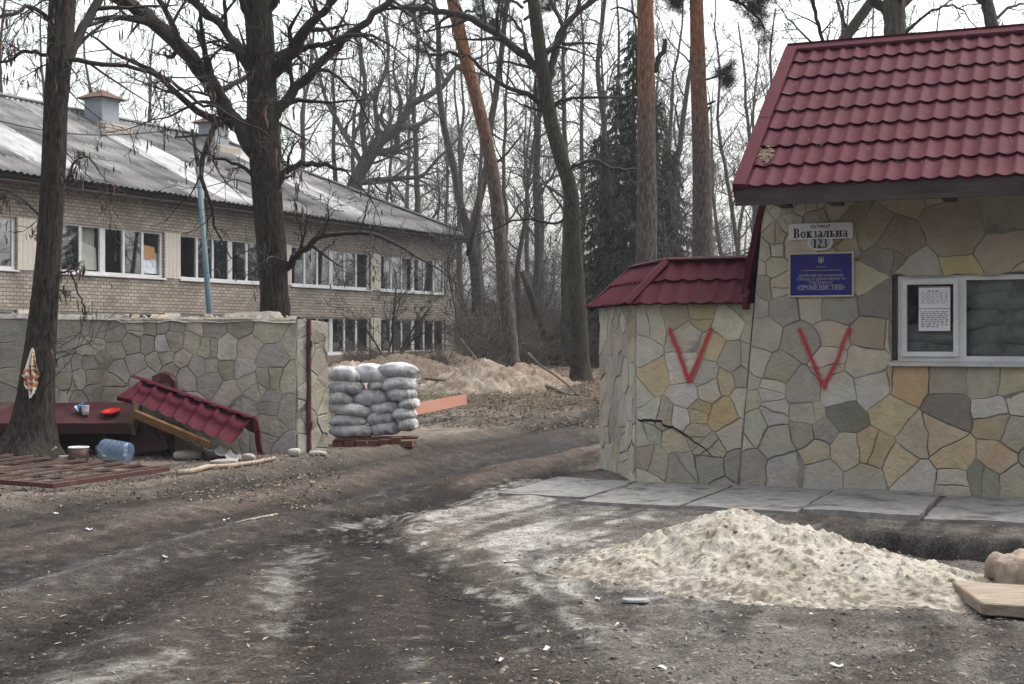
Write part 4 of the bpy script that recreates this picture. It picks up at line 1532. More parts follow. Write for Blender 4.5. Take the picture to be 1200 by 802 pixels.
pn.line(-W4 / 2, 0.0, W4 / 2, 0.0, H4 * 0.014)
pn.line(-W4 / 2, H4 * 0.485, W4 / 2, H4 * 0.485, H4 * 0.014)
pn.mb.build('print', mat('print_grey', (0.09, 0.09, 0.11), None, rough=0.8), sg)
# ------------------------------------------------------------------ the broken flagstone wall across the drive
WR = at(347, 533, 19.3)                       # the right end of its long face
WRx, WRy = WR.x, WR.y
wall2 = empty('stone_wall', (WRx, WRy, 0), 'long grey crazy paved stone wall with broken coping left of the drive', 'wall')
WLEN, WTOP = 9.5, 1.93
# local frame: x to the right (wall runs to -WLEN), y away


def lw(px, py):
    p = at(px, py, WRy)
    return p.x - WRx, p.z


s2 = []
for x, y, c in [(30, 110, 'S'), (40, 210, 'S'), (60, 300, 'G'), (40, 360, 'S'), (235, 120, 'S'), (300, 105, 'S'), (375, 110, 'S'), (430, 130, 'G'), (515, 110, 'L'), (565, 105, 'S'), (615, 100, 'G'), (665, 105, 'S'),
                (740, 115, 'T'), (790, 120, 'S'), (900, 105, 'S'), (1000, 115, 'T'), (250, 180, 'G'), (320, 170, 'T'), (355, 180, 'T'), (430, 195, 'S'), (490, 170, 'S'), (560, 170, 'G'), (610, 170, 'L'), (655, 160, 'T'), (720, 165, 'G'),
                (780, 190, 'G'), (850, 190, 'L'), (930, 185, 'T'), (1010, 225, 'S'), (210, 240, 'G'), (275, 235, 'T'), (345, 240, 'S'), (385, 225, 'G'), (440, 265, 'T'), (510, 245, 'G'), (590, 235, 'L'), (620, 225, 'L'), (690, 230, 'L'),
                (740, 250, 'G'), (790, 250, 'S'), (850, 260, 'G'), (915, 260, 'L'), (240, 320, 'T'), (300, 295, 'G'), (350, 290, 'S'), (410, 310, 'T'), (550, 300, 'L'), (650, 270, 'L'), (700, 290, 'L'), (795, 300, 'G'), (865, 340, 'T'),
                (930, 310, 'G'), (1005, 300, 'S'), (200, 375, 'L'), (240, 370, 'T'), (300, 380, 'G'), (355, 350, 'S'), (410, 350, 'T'), (960, 350, 'G'), (930, 400, 'S'), (1010, 390, 'S'), (1000, 480, 'G'), (980, 530, 'S')]:
    u, z = lw(x / 3.209, 350 + y / 3.209)
    s2.append((u, z, c, 0.0))
_save = dict(COLS)
for k_ in COLS:
    COLS[k_] = tuple(0.5 * v_ + 0.5 * g_ for v_, g_ in zip(COLS[k_], (0.225, 0.215, 0.195)))
rng = random.Random(31)
s2 = fill_seeds(s2, (-WLEN, 0, -0.05, WTOP), rng, 0.40, 'SSSGGLST')
mb = MB()
stone_face(mb, s2, (-WLEN - 0.1, 0.1, -0.1, WTOP + 0.1), [[(-WLEN, -0.05), (-0.004, -0.05), (-0.004, WTOP - 0.02), (-WLEN, WTOP - 0.02)]], rng, lambda u, v, o: (u, -o, v), joint=0.004, relief=0.014, jit=0.016)
# the end turned towards the gate
e0, e1 = Vector((0, 0, 0)), Vector((at(384.5, 530, 19.9).x - WRx, 19.9 - WRy, 0))
ed = (e1 - e0).normalized()
en = Vector((ed.y, -ed.x, 0))
EL = (e1 - e0).length
s3 = fill_seeds([], (0, EL, -0.05, WTOP), rng, 0.25, 'SDSSD')  # darker stones picked so the shade of this turned face is in its colour
stone_face(mb, s3, (-0.1, EL + 0.1, -0.1, WTOP + 0.1), [[(0.006, -0.05), (EL - 0.01, -0.05), (EL - 0.01, WTOP - 0.06), (0.006, WTOP - 0.02)]], rng,
           lambda u, v, o: e0 + ed * u + en * o + Vector((0, 0, v)), joint=0.006, relief=0.02)
COLS.update(_save)
mb.mi = 1
mb.hexa([(-WLEN, 0, -0.2), (0, 0, -0.2), (0, 0.4, -0.2), (-WLEN, 0.4, -0.2)], [(-WLEN, 0, WTOP - 0.03), (0, 0, WTOP - 0.03), (0, 0.4, WTOP - 0.03), (-WLEN, 0.4, WTOP - 0.03)])
b_ = [e0 + Vector((0.002, 0.0, 0)), e1, e1 + Vector((-0.12, 0.3, 0)), Vector((0.002, 0.4, 0))]
mb.hexa([p + Vector((0, 0, -0.2)) for p in b_], [p + Vector((0, 0, WTOP - 0.07)) for p in b_])
mb.build('wall', [M_stonegrey, M_mortar_dark], wall2)
# remains of the coping: uneven mortar and slabs
rng = random.Random(6)
nx, ny = 240, 6
U, V = np.meshgrid(np.linspace(-WLEN, -0.002, nx), np.linspace(-0.035, 0.43, ny))
Zc = WTOP - 0.035 + 0.035 * (1 - sstep(-2.55, -2.45, U)) + 0.06 * fbm(U * 4, V * 5, 4, 5) + 0.012 * fbm(U * 30, V * 20, 7, 2)
Zc += 0.07 * ((U > -1.05) & (U < -0.25)) * (V > 0.12)
Zc[0] -= 0.07
Zc[-1] -= 0.07
o = grid_mesh('coping', np.stack([U, V, Zc], -1), mat('coping_mortar', (0.13, 0.118, 0.10), (0.26, 0.245, 0.22), 8, bump=0.9, c3=(0.13, 0.11, 0.09)), parent=wall2)
mb = MB()
for k in range(34):
    u = rng.uniform(-3.6, -0.1)
    s_ = rng.uniform(0.02, 0.06)
    mb.hexa([(u - s_, 0.1 + rng.uniform(-0.1, 0.1) - s_, WTOP - 0.02) for _ in range(1)] + [(u + s_, 0.05, WTOP - 0.02), (u + s_ * 0.8, 0.22, WTOP - 0.02), (u - s_, 0.24, WTOP - 0.02)],
            [(u - s_ * 0.7, 0.08, WTOP + s_ * 0.8), (u + s_ * 0.6, 0.07, WTOP + s_ * rng.uniform(0.3, 1)), (u + s_ * 0.6, 0.2, WTOP + s_ * 0.7), (u - s_ * 0.7, 0.2, WTOP + s_ * 0.5)])
tag(mb.build('broken_stones', mat('broken_stone', (0.28, 0.23, 0.17), (0.36, 0.32, 0.26), 9, bump=0.5), wall2), kind='stuff')
mb = MB()
pu = ed * (EL * 0.34) + en * 0.035
mb.tube([pu + Vector((0, 0, z)) for z in (0, 0.6, 1.3, WTOP - 0.03)], [0.034] * 4, 8)
for z in (0.35, 1.5): mb.box(pu.x - 0.02, pu.x + 0.05, pu.y - 0.06, pu.y + 0.03, z, z + 0.09)
mb.build('gate_post', M_rustred, wall2)

# ------------------------------------------------------------------ fallen tiled coping pieces
FX = lambda px, py, d: at(px, py, d)


def metal_sheet(mb, TL, TR, BL, BR, nw, nr, amp=0.03, step=0.02, mod=2, res=10):
    """profiled sheet over a four-cornered patch: nw waves across, nr rows down"""
    TL, TR, BL, BR = map(Vector, (TL, TR, BL, BR))
    nu = nw * res
    base = len(mb.v)
    rows = []
    for r_ in range(nr):
        for t in (0.0, 0.5, 0.96): rows.append((r_ + t, t))
    rows.append((nr, 1.0))
    for s, t in rows:
        f = s / nr
        a, b = TL.lerp(BL, f), TR.lerp(BR, f)
        n_ = (TR - TL).cross(TL - BL).normalized()
        if n_.z < 0: n_ = -n_
        for j in range(nu + 1):
            p = a.lerp(b, j / nu)
            c = 0.5 + 0.5 * math.cos(6.28318 * j / res)
            mb.v.append(tuple(p + n_ * (amp * c ** 3.5 + step * t)))
    m_ = nu + 1
    for i in range(len(rows) - 1):
        for j in range(nu):
            mb.face((base + i * m_ + j, base + i * m_ + j + 1, base + (i + 1) * m_ + j + 1, base + (i + 1) * m_ + j))


TL, TR = FX(166, 447, 18.95), FX(296, 492, 18.6)
BL, BR = FX(151, 471, 18.45), FX(273, 525, 18.05)
o_ = (BR.x - 0.2, BR.y + 0.2, 0)
lean = empty('fallen_coping', o_, 'dark red tiled coping torn off the wall and leaning askew on rubble', 'fallen roof')
mb = MB()
metal_sheet(mb, TL, TR, BL, BR, 7, 2, amp=0.045, step=0.03, res=14)
nb = (TR - TL).cross(TL - BL).normalized()
if nb.z < 0: nb = -nb
b_dir = Vector((0.05, 1, -0.7)).normalized()
metal_sheet(mb, TL + Vector((0, 0.02, 0)), TR + Vector((0, 0.02, 0)), TL + b_dir * 0.55, TR + b_dir * 0.42, 7, 1, res=6)
lt = mb.build('tile_sheet', M_redmetal, lean, smooth=True, org=o_)
mb = MB()
strip(mb, TL + (TL - TR).normalized() * 0.12 + nb * 0.01, TR + (TR - TL).normalized() * 0.03 + nb * 0.01, 0.10, (nb + Vector((0, 0.6, 0.4))).normalized())
mb.build('ridge_cap', M_redmetal, lean, org=o_)
mb = MB()
a, b = FX(137, 465, 18.5), FX(166, 446, 19.0)
mb.hexa([a - nb * 0.06, BL + Vector((0.04, -0.02, 0)) - nb * 0.03, TL + Vector((0.05, 0, 0)) - nb * 0.03, b - nb * 0.06], [a, BL + Vector((0.04, -0.02, 0)) + nb * 0.03, TL + Vector((0.05, 0, 0)) + nb * 0.04, b + nb * 0.01])
mb.build('verge_trim', M_redmetal, lean, org=o_)
mb = MB()
mb.bar(FX(158, 485, 18.4), FX(246, 522, 18.15), 0.05, 0.12, up=nb)
mb.build('batten', mat('ochre_board', (0.15, 0.083, 0.036), (0.21, 0.12, 0.055), 5, bump=0.3, stretch=(1, 6, 6)), lean, org=o_)
mb = MB()
a, b, c, d = FX(174, 497, 18.4), FX(288, 548, 17.9), FX(190, 492, 18.9), FX(292, 540, 18.6)
metal_sheet(mb, c, d, a, b, 9, 1, amp=0.035, step=0.0, res=8)
mb.build('underlay_sheet', mat('grey_sheet', (0.24, 0.25, 0.26), (0.33, 0.33, 0.33), 4, rough=0.6), lean, org=o_, smooth=True)
mb = MB()
q = [FX(294, 489, 18.5), FX(299, 492, 18.5), FX(302, 505, 18.4), FX(303, 520, 18.4), FX(306, 533, 18.5)]
for i in range(4):
    a, b = q[i], q[i + 1]
    mb.hexa([a + Vector((-0.045, 0, 0)), a + Vector((0.03, -0.05, 0)), a + Vector((0.035, 0.02, 0)), a + Vector((-0.03, 0.05, 0))], [b + Vector((-0.045, 0, 0)), b + Vector((0.03, -0.05, 0)), b + Vector((0.035, 0.02, 0)), b + Vector((-0.03, 0.05, 0))])
mb.build('bent_strip', M_redmetal, lean, org=o_)
mb = MB()
q = [FX(180, 441, 19.1), FX(190, 437, 19.15), FX(199, 439, 19.15), FX(206, 447, 19.1)]
for i in range(3):
    a, b = q[i], q[i + 1]
    mb.hexa([a + Vector((0, -0.08, -0.12)), b + Vector((0, -0.08, -0.12)), b + Vector((0, 0.1, -0.12)), a + Vector((0, 0.1, -0.12))], [a + Vector((0, -0.08, 0)), b + Vector((0, -0.08, 0)), b + Vector((0, 0.1, 0.02)), a + Vector((0, 0.1, 0.02))])
mb.build('crumpled_cap', M_redold, lean, org=o_)

# the long piece lying on its underside behind the tree
o_ = (-7.0, 18.4, 0)
long_ = empty('fallen_roof', o_, 'long dusty red roof section lying flat along the foot of the stone wall', 'fallen roof')
mb = MB()
x0_, x1a, x1b = -10.6, FX(150, 497, 18.8).x, FX(158, 473, 19.25).x
zf, zb_ = FX(150, 497, 18.8).z, FX(158, 472, 19.25).z
n1 = 60
U = np.linspace(0, 1, n1)
Vv = np.linspace(0, 1, 10)
UU, VV = np.meshgrid(U, Vv)
Px = x0_ + (x1a + (x1b - x1a) * VV - x0_) * UU
Pz = zf + (zb_ - zf) * VV + 0.012 * np.sin(UU * 40) * (1 - VV) + 0.03 * (fbm(UU * 9, VV * 2, 3, 3) - 0.5)
Py = 18.8 + 0.45 * VV
grid_mesh('top_sheet', np.stack([Px, Py, Pz], -1), M_redold, parent=long_, org=o_)
mb.hexa([(x0_, 18.76, zf - 0.13), (x1a + 0.05, 18.76, zf - 0.13), (x1a + 0.05, 18.79, zf - 0.13), (x0_, 18.79, zf - 0.13)], [(x0_, 18.76, zf + 0.012), (x1a, 18.76, zf + 0.012), (x1a, 18.79, zf + 0.012), (x0_, 18.79, zf + 0.012)])
mb.build('fascia', M_reddark, long_, org=o_)
mb = MB()
mb.hexa([(x1a, 18.8, zf - 0.14), (x1a + 0.10, 18.83, zf - 0.16), (x1b + 0.12, 19.24, zb_ - 0.2), (x1b, 19.24, zb_ - 0.2)], [(x1a, 18.8, zf + 0.015), (x1a + 0.06, 18.83, zf), (x1b + 0.09, 19.24, zb_), (x1b, 19.24, zb_ + 0.01)])
mb.build('end_board', mat('rotten_board', (0.13, 0.085, 0.05), (0.19, 0.13, 0.08), 9, bump=0.5), long_, org=o_)
mb = MB()
mb.box(x0_, FX(170, 510, 18.75).x, 19.2, 19.24, 0.0, zf - 0.02)
for k in range(7): mb.box(x0_ + 0.4 + k * 0.9, x0_ + 0.46 + k * 0.9, 18.95, 19.19, 0.0, zf - 0.05)
mb.build('frame', M_reddark, long_, org=o_)
mb = MB()
q0, q1, q2, q3 = FX(150, 532, 18.85), FX(198, 526, 18.75), FX(186, 497, 19.1), FX(155, 490, 19.1)
mb.hexa([q0, q1, q1 + Vector((0, 0.03, 0)), q0 + Vector((0, 0.03, 0))], [q3, q2, q2 + Vector((0, 0.03, 0)), q3 + Vector((0, 0.03, 0))])
mb.build('side_sheet', M_reddark, long_, org=o_)


def on_long(px, py):
    """a point on the dusty top of the long piece"""
    best = None
    for d in np.linspace(18.82, 19.2, 60):
        z = zf + (zb_ - zf) * (d - 18.8) / 0.45
        p = at(px, py, d)
        if best is None or abs(p.z - z) < best[0]: best = (abs(p.z - z), Vector((p.x, d, z + 0.015)))
    return best[1]


M_cupblue = mat('blue_plastic', (0.09, 0.17, 0.36), (0.12, 0.21, 0.42), 5, rough=0.4)
M_cupwhite = mat('white_plastic', (0.8, 0.8, 0.8), None, rough=0.4)
M_redplastic = mat('red_plastic', (0.62, 0.03, 0.022), (0.56, 0.025, 0.02), 5, rough=0.35)
cup = [(0.0, 0.004), (0.03, 0.0), (0.036, 0.06), (0.04, 0.115), (0.043, 0.12), (0.04, 0.12), (0.036, 0.113), (0.03, 0.01), (0.0, 0.01)]
p = on_long(100, 488)
mb = MB()
mb.lathe([(r * 1.35, z * 1.12) for r, z in cup], 18)
o = mb.build('cup', M_cupwhite, smooth=True, loc=p)
tag(o, 'white plastic cup standing on the dusty fallen red roof', 'cup')
p = on_long(89, 486)
ct = empty('cup', p, 'blue and white cup tipped over beside the white cup on the fallen roof', 'cup')
mb = MB()
mb.lathe([(r * 1.35, z * 1.25) for r, z in cup], 18)
o = mb.build('body', M_cupblue, ct, smooth=True)
o.rotation_euler = (0, R(62), R(20))
o.location = (-0.02, 0, 0.045)
mb = MB()
mb.lathe([(0.0515, 0.02), (0.0525, 0.05)], 18)
o2 = mb.build('band', M_cupwhite, ct, smooth=True)
o2.rotation_euler, o2.location = o.rotation_euler, o.location
p = on_long(130, 486)
mb = MB()
mb.lathe([(0.0, 0.006), (0.08, 0.006), (0.105, 0.035), (0.125, 0.045), (0.128, 0.04), (0.108, 0.028), (0.085, 0.0), (0.0, 0.0)], 24)
o = mb.build('plate', M_redplastic, smooth=True, loc=p)
o.rotation_euler = (R(14), R(-4), 0)
tag(o, 'bright red plastic plate on the dusty fallen red roof', 'plate')

# enamel pot and water bottle on the ground
p = at(92, 537, 18.0)
p.z = gz(p.x, p.y)
pot = empty('cooking_pot', p, 'rusty brown enamel cooking pot with a white rim on the ground', 'pot')
mb = MB()
mb.lathe([(0.0, 0.0), (0.115, 0.0), (0.128, 0.02), (0.13, 0.2), (0.124, 0.2), (0.122, 0.03), (0.0, 0.02)], 24)
mb.build('body', mat('pot_enamel', (0.085, 0.046, 0.034), (0.055, 0.033, 0.026), 9, rough=0.55), pot, smooth=True)
mb = MB()
mb.lathe([(0.1235, 0.188), (0.1235, 0.204), (0.134, 0.207), (0.138, 0.2), (0.1305, 0.19)], 24)
mb.build('rim', M_cupwhite, pot, smooth=True)
for s_ in (-1, 1):
    mb = MB()
    mb.tube([(s_ * 0.128, -0.03, 0.155), (s_ * 0.16, -0.025, 0.16), (s_ * 0.16, 0.025, 0.16), (s_ * 0.128, 0.03, 0.155)], [0.007] * 4, 6)
    mb.build('handle', M_blackmetal, pot)

M_bottle = bpy.data.materials.new('blue_bottle_plastic')
M_bottle.use_nodes = True
_b = M_bottle.node_tree.nodes['Principled BSDF']
_b.inputs['Base Color'].default_value = (0.17, 0.26, 0.38, 1)
_b.inputs['Roughness'].default_value = 0.18
_b.inputs['Alpha'].default_value = 0.45
_b.inputs['Transmission Weight'].default_value = 0.0
_b.inputs['Specular IOR Level'].default_value = 0.7
p = at(134, 537, 18.0)
p.z = gz(p.x, p.y)
bt = empty('water_bottle', p, 'large blue water cooler bottle lying on its side on the ground', 'bottle')
prof = [(0.0, 0.012), (0.09, 0.0), (0.127, 0.015), (0.135, 0.04)]
for k in range(4):
    z0 = 0.05 + k * 0.085
    prof += [(0.135, z0), (0.135, z0 + 0.055), (0.127, z0 + 0.065), (0.127, z0 + 0.075)]
prof += [(0.135, 0.39), (0.12, 0.43), (0.06, 0.475), (0.03, 0.49), (0.03, 0.53), (0.0, 0.53)]
mb = MB()
mb.lathe(prof, 28)
o = mb.build('body', M_bottle, bt, smooth=True)
o.rotation_euler = (0, R(-84), R(-22))
o.location = (0.22, -0.08, 0.137)
mb = MB()
mb.v = [(0.1365 * math.cos(0.45 * q), 0.1365 * math.sin(0.45 * q), z) for z in (0.13, 0.19) for q in range(6)]
for q in range(5): mb.face((q, q + 1, q + 7, q + 6))
lb = mb.build('paper_label', M_cupwhite, bt, smooth=True)
lb.rotation_euler, lb.location = o.rotation_euler, o.location

# cloth hung on the trunk
M_cloth = bpy.data.materials.new('patterned_cloth')
M_cloth.use_nodes = True
_N, _L = M_cloth.node_tree.nodes, M_cloth.node_tree.links
_b = _N['Principled BSDF']
_b.inputs['Roughness'].default_value = 0.9
_t = _N.new('ShaderNodeTexCoord')
_v = _N.new('ShaderNodeTexVoronoi')
_v.inputs['Scale'].default_value = 11
_L.new(_t.outputs['Object'], _v.inputs['Vector'])
_r = _N.new('ShaderNodeValToRGB')
_r.color_ramp.interpolation = 'CONSTANT'
for i, (ps, c) in enumerate([(0.0, (0.62, 0.57, 0.5)), (0.42, (0.55, 0.17, 0.05)), (0.56, (0.30, 0.10, 0.05)), (0.66, (0.66, 0.36, 0.10)), (0.76, (0.66, 0.61, 0.54))]):
    e_ = _r.color_ramp.elements[i] if i < 2 else _r.color_ramp.elements.new(ps)
    e_.position = ps
    e_.color = (*c, 1)
_L.new(_v.outputs['Color'], _r.inputs[0])
_w = _N.new('ShaderNodeTexWave')
_w.bands_direction = 'Z'
_w.inputs['Scale'].default_value = 4.0
_w.inputs['Distortion'].default_value = 9
_L.new(_t.outputs['Object'], _w.inputs['Vector'])
_r2 = _N.new('ShaderNodeMapRange')
_r2.inputs['From Min'].default_value = 0.55
_r2.inputs['From Max'].default_value = 0.62
_L.new(_w.outputs['Fac'], _r2.inputs['Value'])
_x = _N.new('ShaderNodeMix')
_x.data_type = 'RGBA'
_L.new(_r2.outputs[0], _x.inputs[0])
_L.new(_r.outputs[0], _x.inputs[6])
_x.inputs[7].default_value = (0.64, 0.6, 0.53, 1)
_L.new(_x.outputs[2], _b.inputs['Base Color'])
d_ = 17.93
a = np.linspace(0, 1, 40)
b = np.linspace(0, 1, 44)
AA, BB = np.meshgrid(a, b)
half = np.interp(BB[:, 0], [0, 0.06, 0.2, 0.45, 0.62, 0.68, 0.85, 1], [0.008, 0.03, 0.055, 0.10, 0.125, 0.085, 0.08, 0.045])[:, None]
sway = np.interp(BB[:, 0], [0, 0.5, 1], [0.0, -0.015, 0.0])[:, None]
Xc = sway + half * (AA * 2 - 1) + 0.006 * np.sin(AA * 17 + BB * 4)
Yc = -0.03 + 0.035 * np.sin(AA * 16 + 1.2 * np.sin(BB * 5)) * np.minimum(1, BB * 3) - 0.05 * BB
top, bot = at(40, 408, d_).z, at(40, 466, d_).z
ragged = 0.34 * np.abs(AA - 0.5) + 0.05 * np.sin(AA * 13)
Zc = top - BB * (top - bot) * (1 - ragged * BB)
Pc = np.stack([Xc, Yc, Zc - bot], -1)
o = grid_mesh('cloth', Pc, M_cloth, loc=(at(39, 430, d_).x, d_, bot))
tag(o, 'patterned orange and white cloth hanging from the tree trunk', 'cloth')
_sol = None

# grate: a fallen steel gate leaf on the ground
c0, c1 = gr(62, 577), gr(199, 556)
ax = (c1 - c0).normalized()
bx = Vector((-ax.y, ax.x, 0))
AL, BLn = (c1 - c0).length, 3.9
gt = empty('steel_gate', (c0.x, c0.y, 0), 'rusty steel gate leaf lying flat on the ground below the tree', 'gate')
gt.rotation_euler = (0, 0, math.atan2(ax.y, ax.x))
gt.location.z = gz(c0.x, c0.y) + 0.035
gt.rotation_euler.x = R(1.2)
mb = MB()
for z in (0.0,):
    mb.box(0, AL, 0, 0.05, z, z + 0.05)
    mb.box(0, AL, BLn - 0.05, BLn, z, z + 0.05)
    mb.box(0, 0.05, 0.05, BLn - 0.05, z, z + 0.05)
    mb.box(AL - 0.05, AL, 0.05, BLn - 0.05, z, z + 0.05)
mb.build('frame', M_rustred, gt)
rng = random.Random(9)
mb = MB()
mb.box(AL * 0.30, AL * 0.30 + 0.035, 0.05, BLn - 0.05, 0.005, 0.035)
mb.box(AL * 0.72, AL * 0.72 + 0.035, 0.05, BLn - 0.05, 0.005, 0.035)
mb.build('rail', M_rustred, gt)
y = 0.16
while y < BLn - 0.1:
    mb = MB()
    j = rng.uniform(-0.05, 0.05)
    mb.bar((0.05, y + j, 0.042 + rng.uniform(0, 0.02)), (AL - 0.05, y - j, 0.042 + rng.uniform(0, 0.05)), 0.03, 0.025)
    mb.build('bar', M_rust, gt)
    y += 0.27

# ------------------------------------------------------------------ loose stones, timber and rubble


def rock(name, c, s, seed, m_, label, cat, group=None, sink=0.25, jag=0.5, rz=None, nseg=14):
    U, V = np.meshgrid(np.linspace(0, 2 * math.pi, nseg * 2 + 1), np.linspace(0.001, math.pi - 0.001, nseg))
    d = np.stack([np.sin(V) * np.cos(U), np.sin(V) * np.sin(U), np.cos(V)], -1)
    pw = 0.62
    q = np.sign(d) * np.abs(d) ** pw
    n_ = 1 + jag * (fbm(d[..., 0] * 1.7 + seed, d[..., 1] * 1.7 + d[..., 2] * 1.3, seed, 4) - 0.5)
    q = q * n_[..., None] * np.array(s) / 1.25
    q[:, -1] = q[:, 0]
    q[..., 2] += s[2] * (1 - sink)
    rz = random.Random(seed).uniform(0, 3) if rz is None else rz
    cz, sz = math.cos(rz), math.sin(rz)
    q = np.stack([q[..., 0] * cz - q[..., 1] * sz, q[..., 0] * sz + q[..., 1] * cz, q[..., 2]], -1)
    o = grid_mesh(name, q, m_, loc=tuple(c))
    return tag(o, label, cat, group)


M_rock = mat('rubble_stone', (0.25, 0.225, 0.195), (0.37, 0.345, 0.31), 9, bump=0.6, bscale=40, c3=(0.17, 0.14, 0.11))
M_rockpale = mat('pale_stone', (0.33, 0.32, 0.29), (0.45, 0.43, 0.40), 9, bump=0.5, bscale=40)
M_rockwarm = mat('earthy_stone', (0.20, 0.15, 0.115), (0.30, 0.245, 0.19), 8, bump=0.8, bscale=25, c3=(0.36, 0.33, 0.29), s3=5)
for i, (px, py, sx, sy, sz, lab) in enumerate([
        (172, 533, 0.24, 0.12, 0.07, 'flat grey stone slab beside the blue bottle'),
        (196, 530, 0.14, 0.1, 0.15, 'upright broken stone wedged under the fallen coping'),
        (222, 538, 0.26, 0.16, 0.07, 'wide flat broken stone under the grey underlay sheet'),
        (262, 545, 0.2, 0.14, 0.05, 'thin stone slab under the right end of the leaning coping'),
        (291, 541, 0.11, 0.1, 0.06, 'small grey stone at the bent red strip'),
        (345, 536, 0.10, 0.09, 0.07, 'chalky white stone chunk at the foot of the wall end'),
        (372, 538, 0.14, 0.09, 0.05, 'low broken stone below the rusty gate post'),
        (402, 521, 0.11, 0.09, 0.05, 'small pale stone lying in front of the sandbags'),
        (75, 541, 0.09, 0.06, 0.05, 'brown lump of stone near the cooking pot')]):
    p = gr(px, py)
    p.z = gz(p.x, p.y)
    rock('loose_stone', p, (sx, sy, sz), 40 + i, M_rockpale if 'white' in lab or 'pale' in lab else M_rock, lab, 'stone', 'broken stones below the wall', jag=0.8, nseg=9, rz=0.2)
p = gr(1192, 693)
p.z = gz(p.x, p.y) - 0.03
rock('boulder', p, (0.24, 0.2, 0.17), 5, M_rockwarm, 'rounded earthy boulder behind the wooden block at the hollow', 'stone', jag=1.1, nseg=26)
# wooden block and plank
p = gr(1160, 722)
zb0 = gz(p.x, p.y)
t0, t1 = gr(1118, 690, 0.12), gr(1165, 722, 0.1)
mb = MB()
a = Vector((gr(1151, 724).x, gr(1151, 724).y, 0))
dr = Vector((0.93, -0.36, 0)).normalized()
dn = Vector((0.06, 1.0, 0)).normalized()
mb.hexa([a, a + dr * 1.2, a + dr * 1.2 + dn * 0.62, a + dn * 0.68], [a + Vector((0, 0, 0.075)), a + dr * 1.2 + Vector((0, 0, 0.08)), a + dr * 1.2 + dn * 0.62 + Vector((0, 0, 0.10)), a + dn * 0.68 + Vector((0, 0, 0.085))])
o = mb.build('timber_block', mat('sawn_wood', (0.20, 0.148, 0.10), (0.30, 0.25, 0.195), 5, bump=0.6, stretch=(1.2, 7, 7), c3=(0.30, 0.27, 0.235), s3=3), org=tuple(a), loc=(a.x, a.y, gz(a.x + 0.2, a.y + 0.2) - 0.012))
o.modifiers.new('edges', 'BEVEL').width = 0.008
tag(o, 'thick weathered wooden board lying beside the sand pile', 'board')


def stick(pix, rad, m_, name, lab, cat, group=None, lift=0.02, ds=None):
    pts = []
    for i, q in enumerate(pix):
        if len(q) == 3: pts.append(at(*q))
        else:
            g_ = gr(*q)
            g_.z = gz(g_.x, g_.y) + lift
            pts.append(g_)
    m = MB()
    k = len(pts)
    rr = [rad * (1 - 0.35 * i / (k - 1)) for i in range(k)]
    m.tube(pts, rr, 7)
    o = m.build(name, m_, smooth=True, org=tuple(pts[0]))
    return tag(o, lab, cat, group)


M_barked = mat('debarked_wood', (0.25, 0.19, 0.14), (0.38, 0.31, 0.245), 6, bump=0.5)
stick([(208, 557), (225, 555), (243, 551), (270, 550), (300, 545), (322, 540)], 0.04, M_barked, 'fallen_branch', 'long pale debarked branch on the ground in front of the leaning coping', 'branch', lift=0.035)
stick([(277, 609), (300, 605), (325, 601)], 0.014, M_barked, 'fallen_branch', 'short thin stick lying on the dark muddy track', 'branch', lift=0.02)
mb = MB()
a, b = gr(198, 532), gr(212, 523)
mb.bar(a + Vector((0, 0, 0.05)), b + Vector((0, -0.1, 0.16)), 0.07, 0.03)
tag(mb.build('wood_scrap', M_oldwood, org=tuple(a)), 'short split plank propped on stones under the coping', 'plank')
mb = MB()
a = gr(54, 541)
mb.bar(a + Vector((0, 0, 0.08)), a + Vector((0.12, 0.03, 0.19)), 0.08, 0.025)
tag(mb.build('wood_scrap', M_oldwood, org=tuple(a)), 'small light offcut of wood standing at the foot of the tree', 'plank')

# ------------------------------------------------------------------ sandbags
BAGS = {}


def bag_mesh(seed):
    r = random.Random(seed)
    nu, nv = 56, 34
    U, V = np.meshgrid(np.linspace(-1, 1, nu), np.linspace(0, 2 * math.pi, nv))
    prof = (1 - np.abs(U) ** 3.2) ** 0.5
    e = 0.72
    cy, sz = np.cos(V), np.sin(V)
    y = np.sign(cy) * np.abs(cy) ** e * prof
    z = np.sign(sz) * np.abs(sz) ** 0.66 * prof
    f = fbm(U * 2.2 + seed, V * 0.9, seed, 3) - 0.5
    wr = np.abs(np.sin(U * 9 + 5 * fbm(U * 2 + seed, V, seed + 3, 2))) ** 3 * np.abs(U) ** 2
    rd = np.abs(fbm(U * 4 + seed * 1.7, V * 1.6, seed + 8, 3) - 0.5) * 2
    k = 1 + 0.26 * f - 0.13 * wr - 0.035 * (1 - np.clip(rd * 3.2, 0, 1))
    k = k + 0.05 * np.exp(-(np.sin(V) / 0.14) ** 2) * (np.cos(V) < 0) - 0.05 * np.exp(-((np.sin(V) - 0.25) / 0.16) ** 2) * (np.cos(V) < 0)
    k = k - 0.16 * np.abs(np.sin(V * 5.5 + seed + U)) ** 2 * np.abs(U) ** 5 + 0.035 * np.sin(U * 5 + V * 3 + seed)
    x = U * (1 + 0.05 * np.sin(V * 2 + seed))
    q = np.stack([x * 0.5, y * k * 0.5, z * k * 0.5 - 0.12 * (x ** 2) * r.uniform(0.4, 1.4)], -1)
    q[-1] = q[0]
    return q


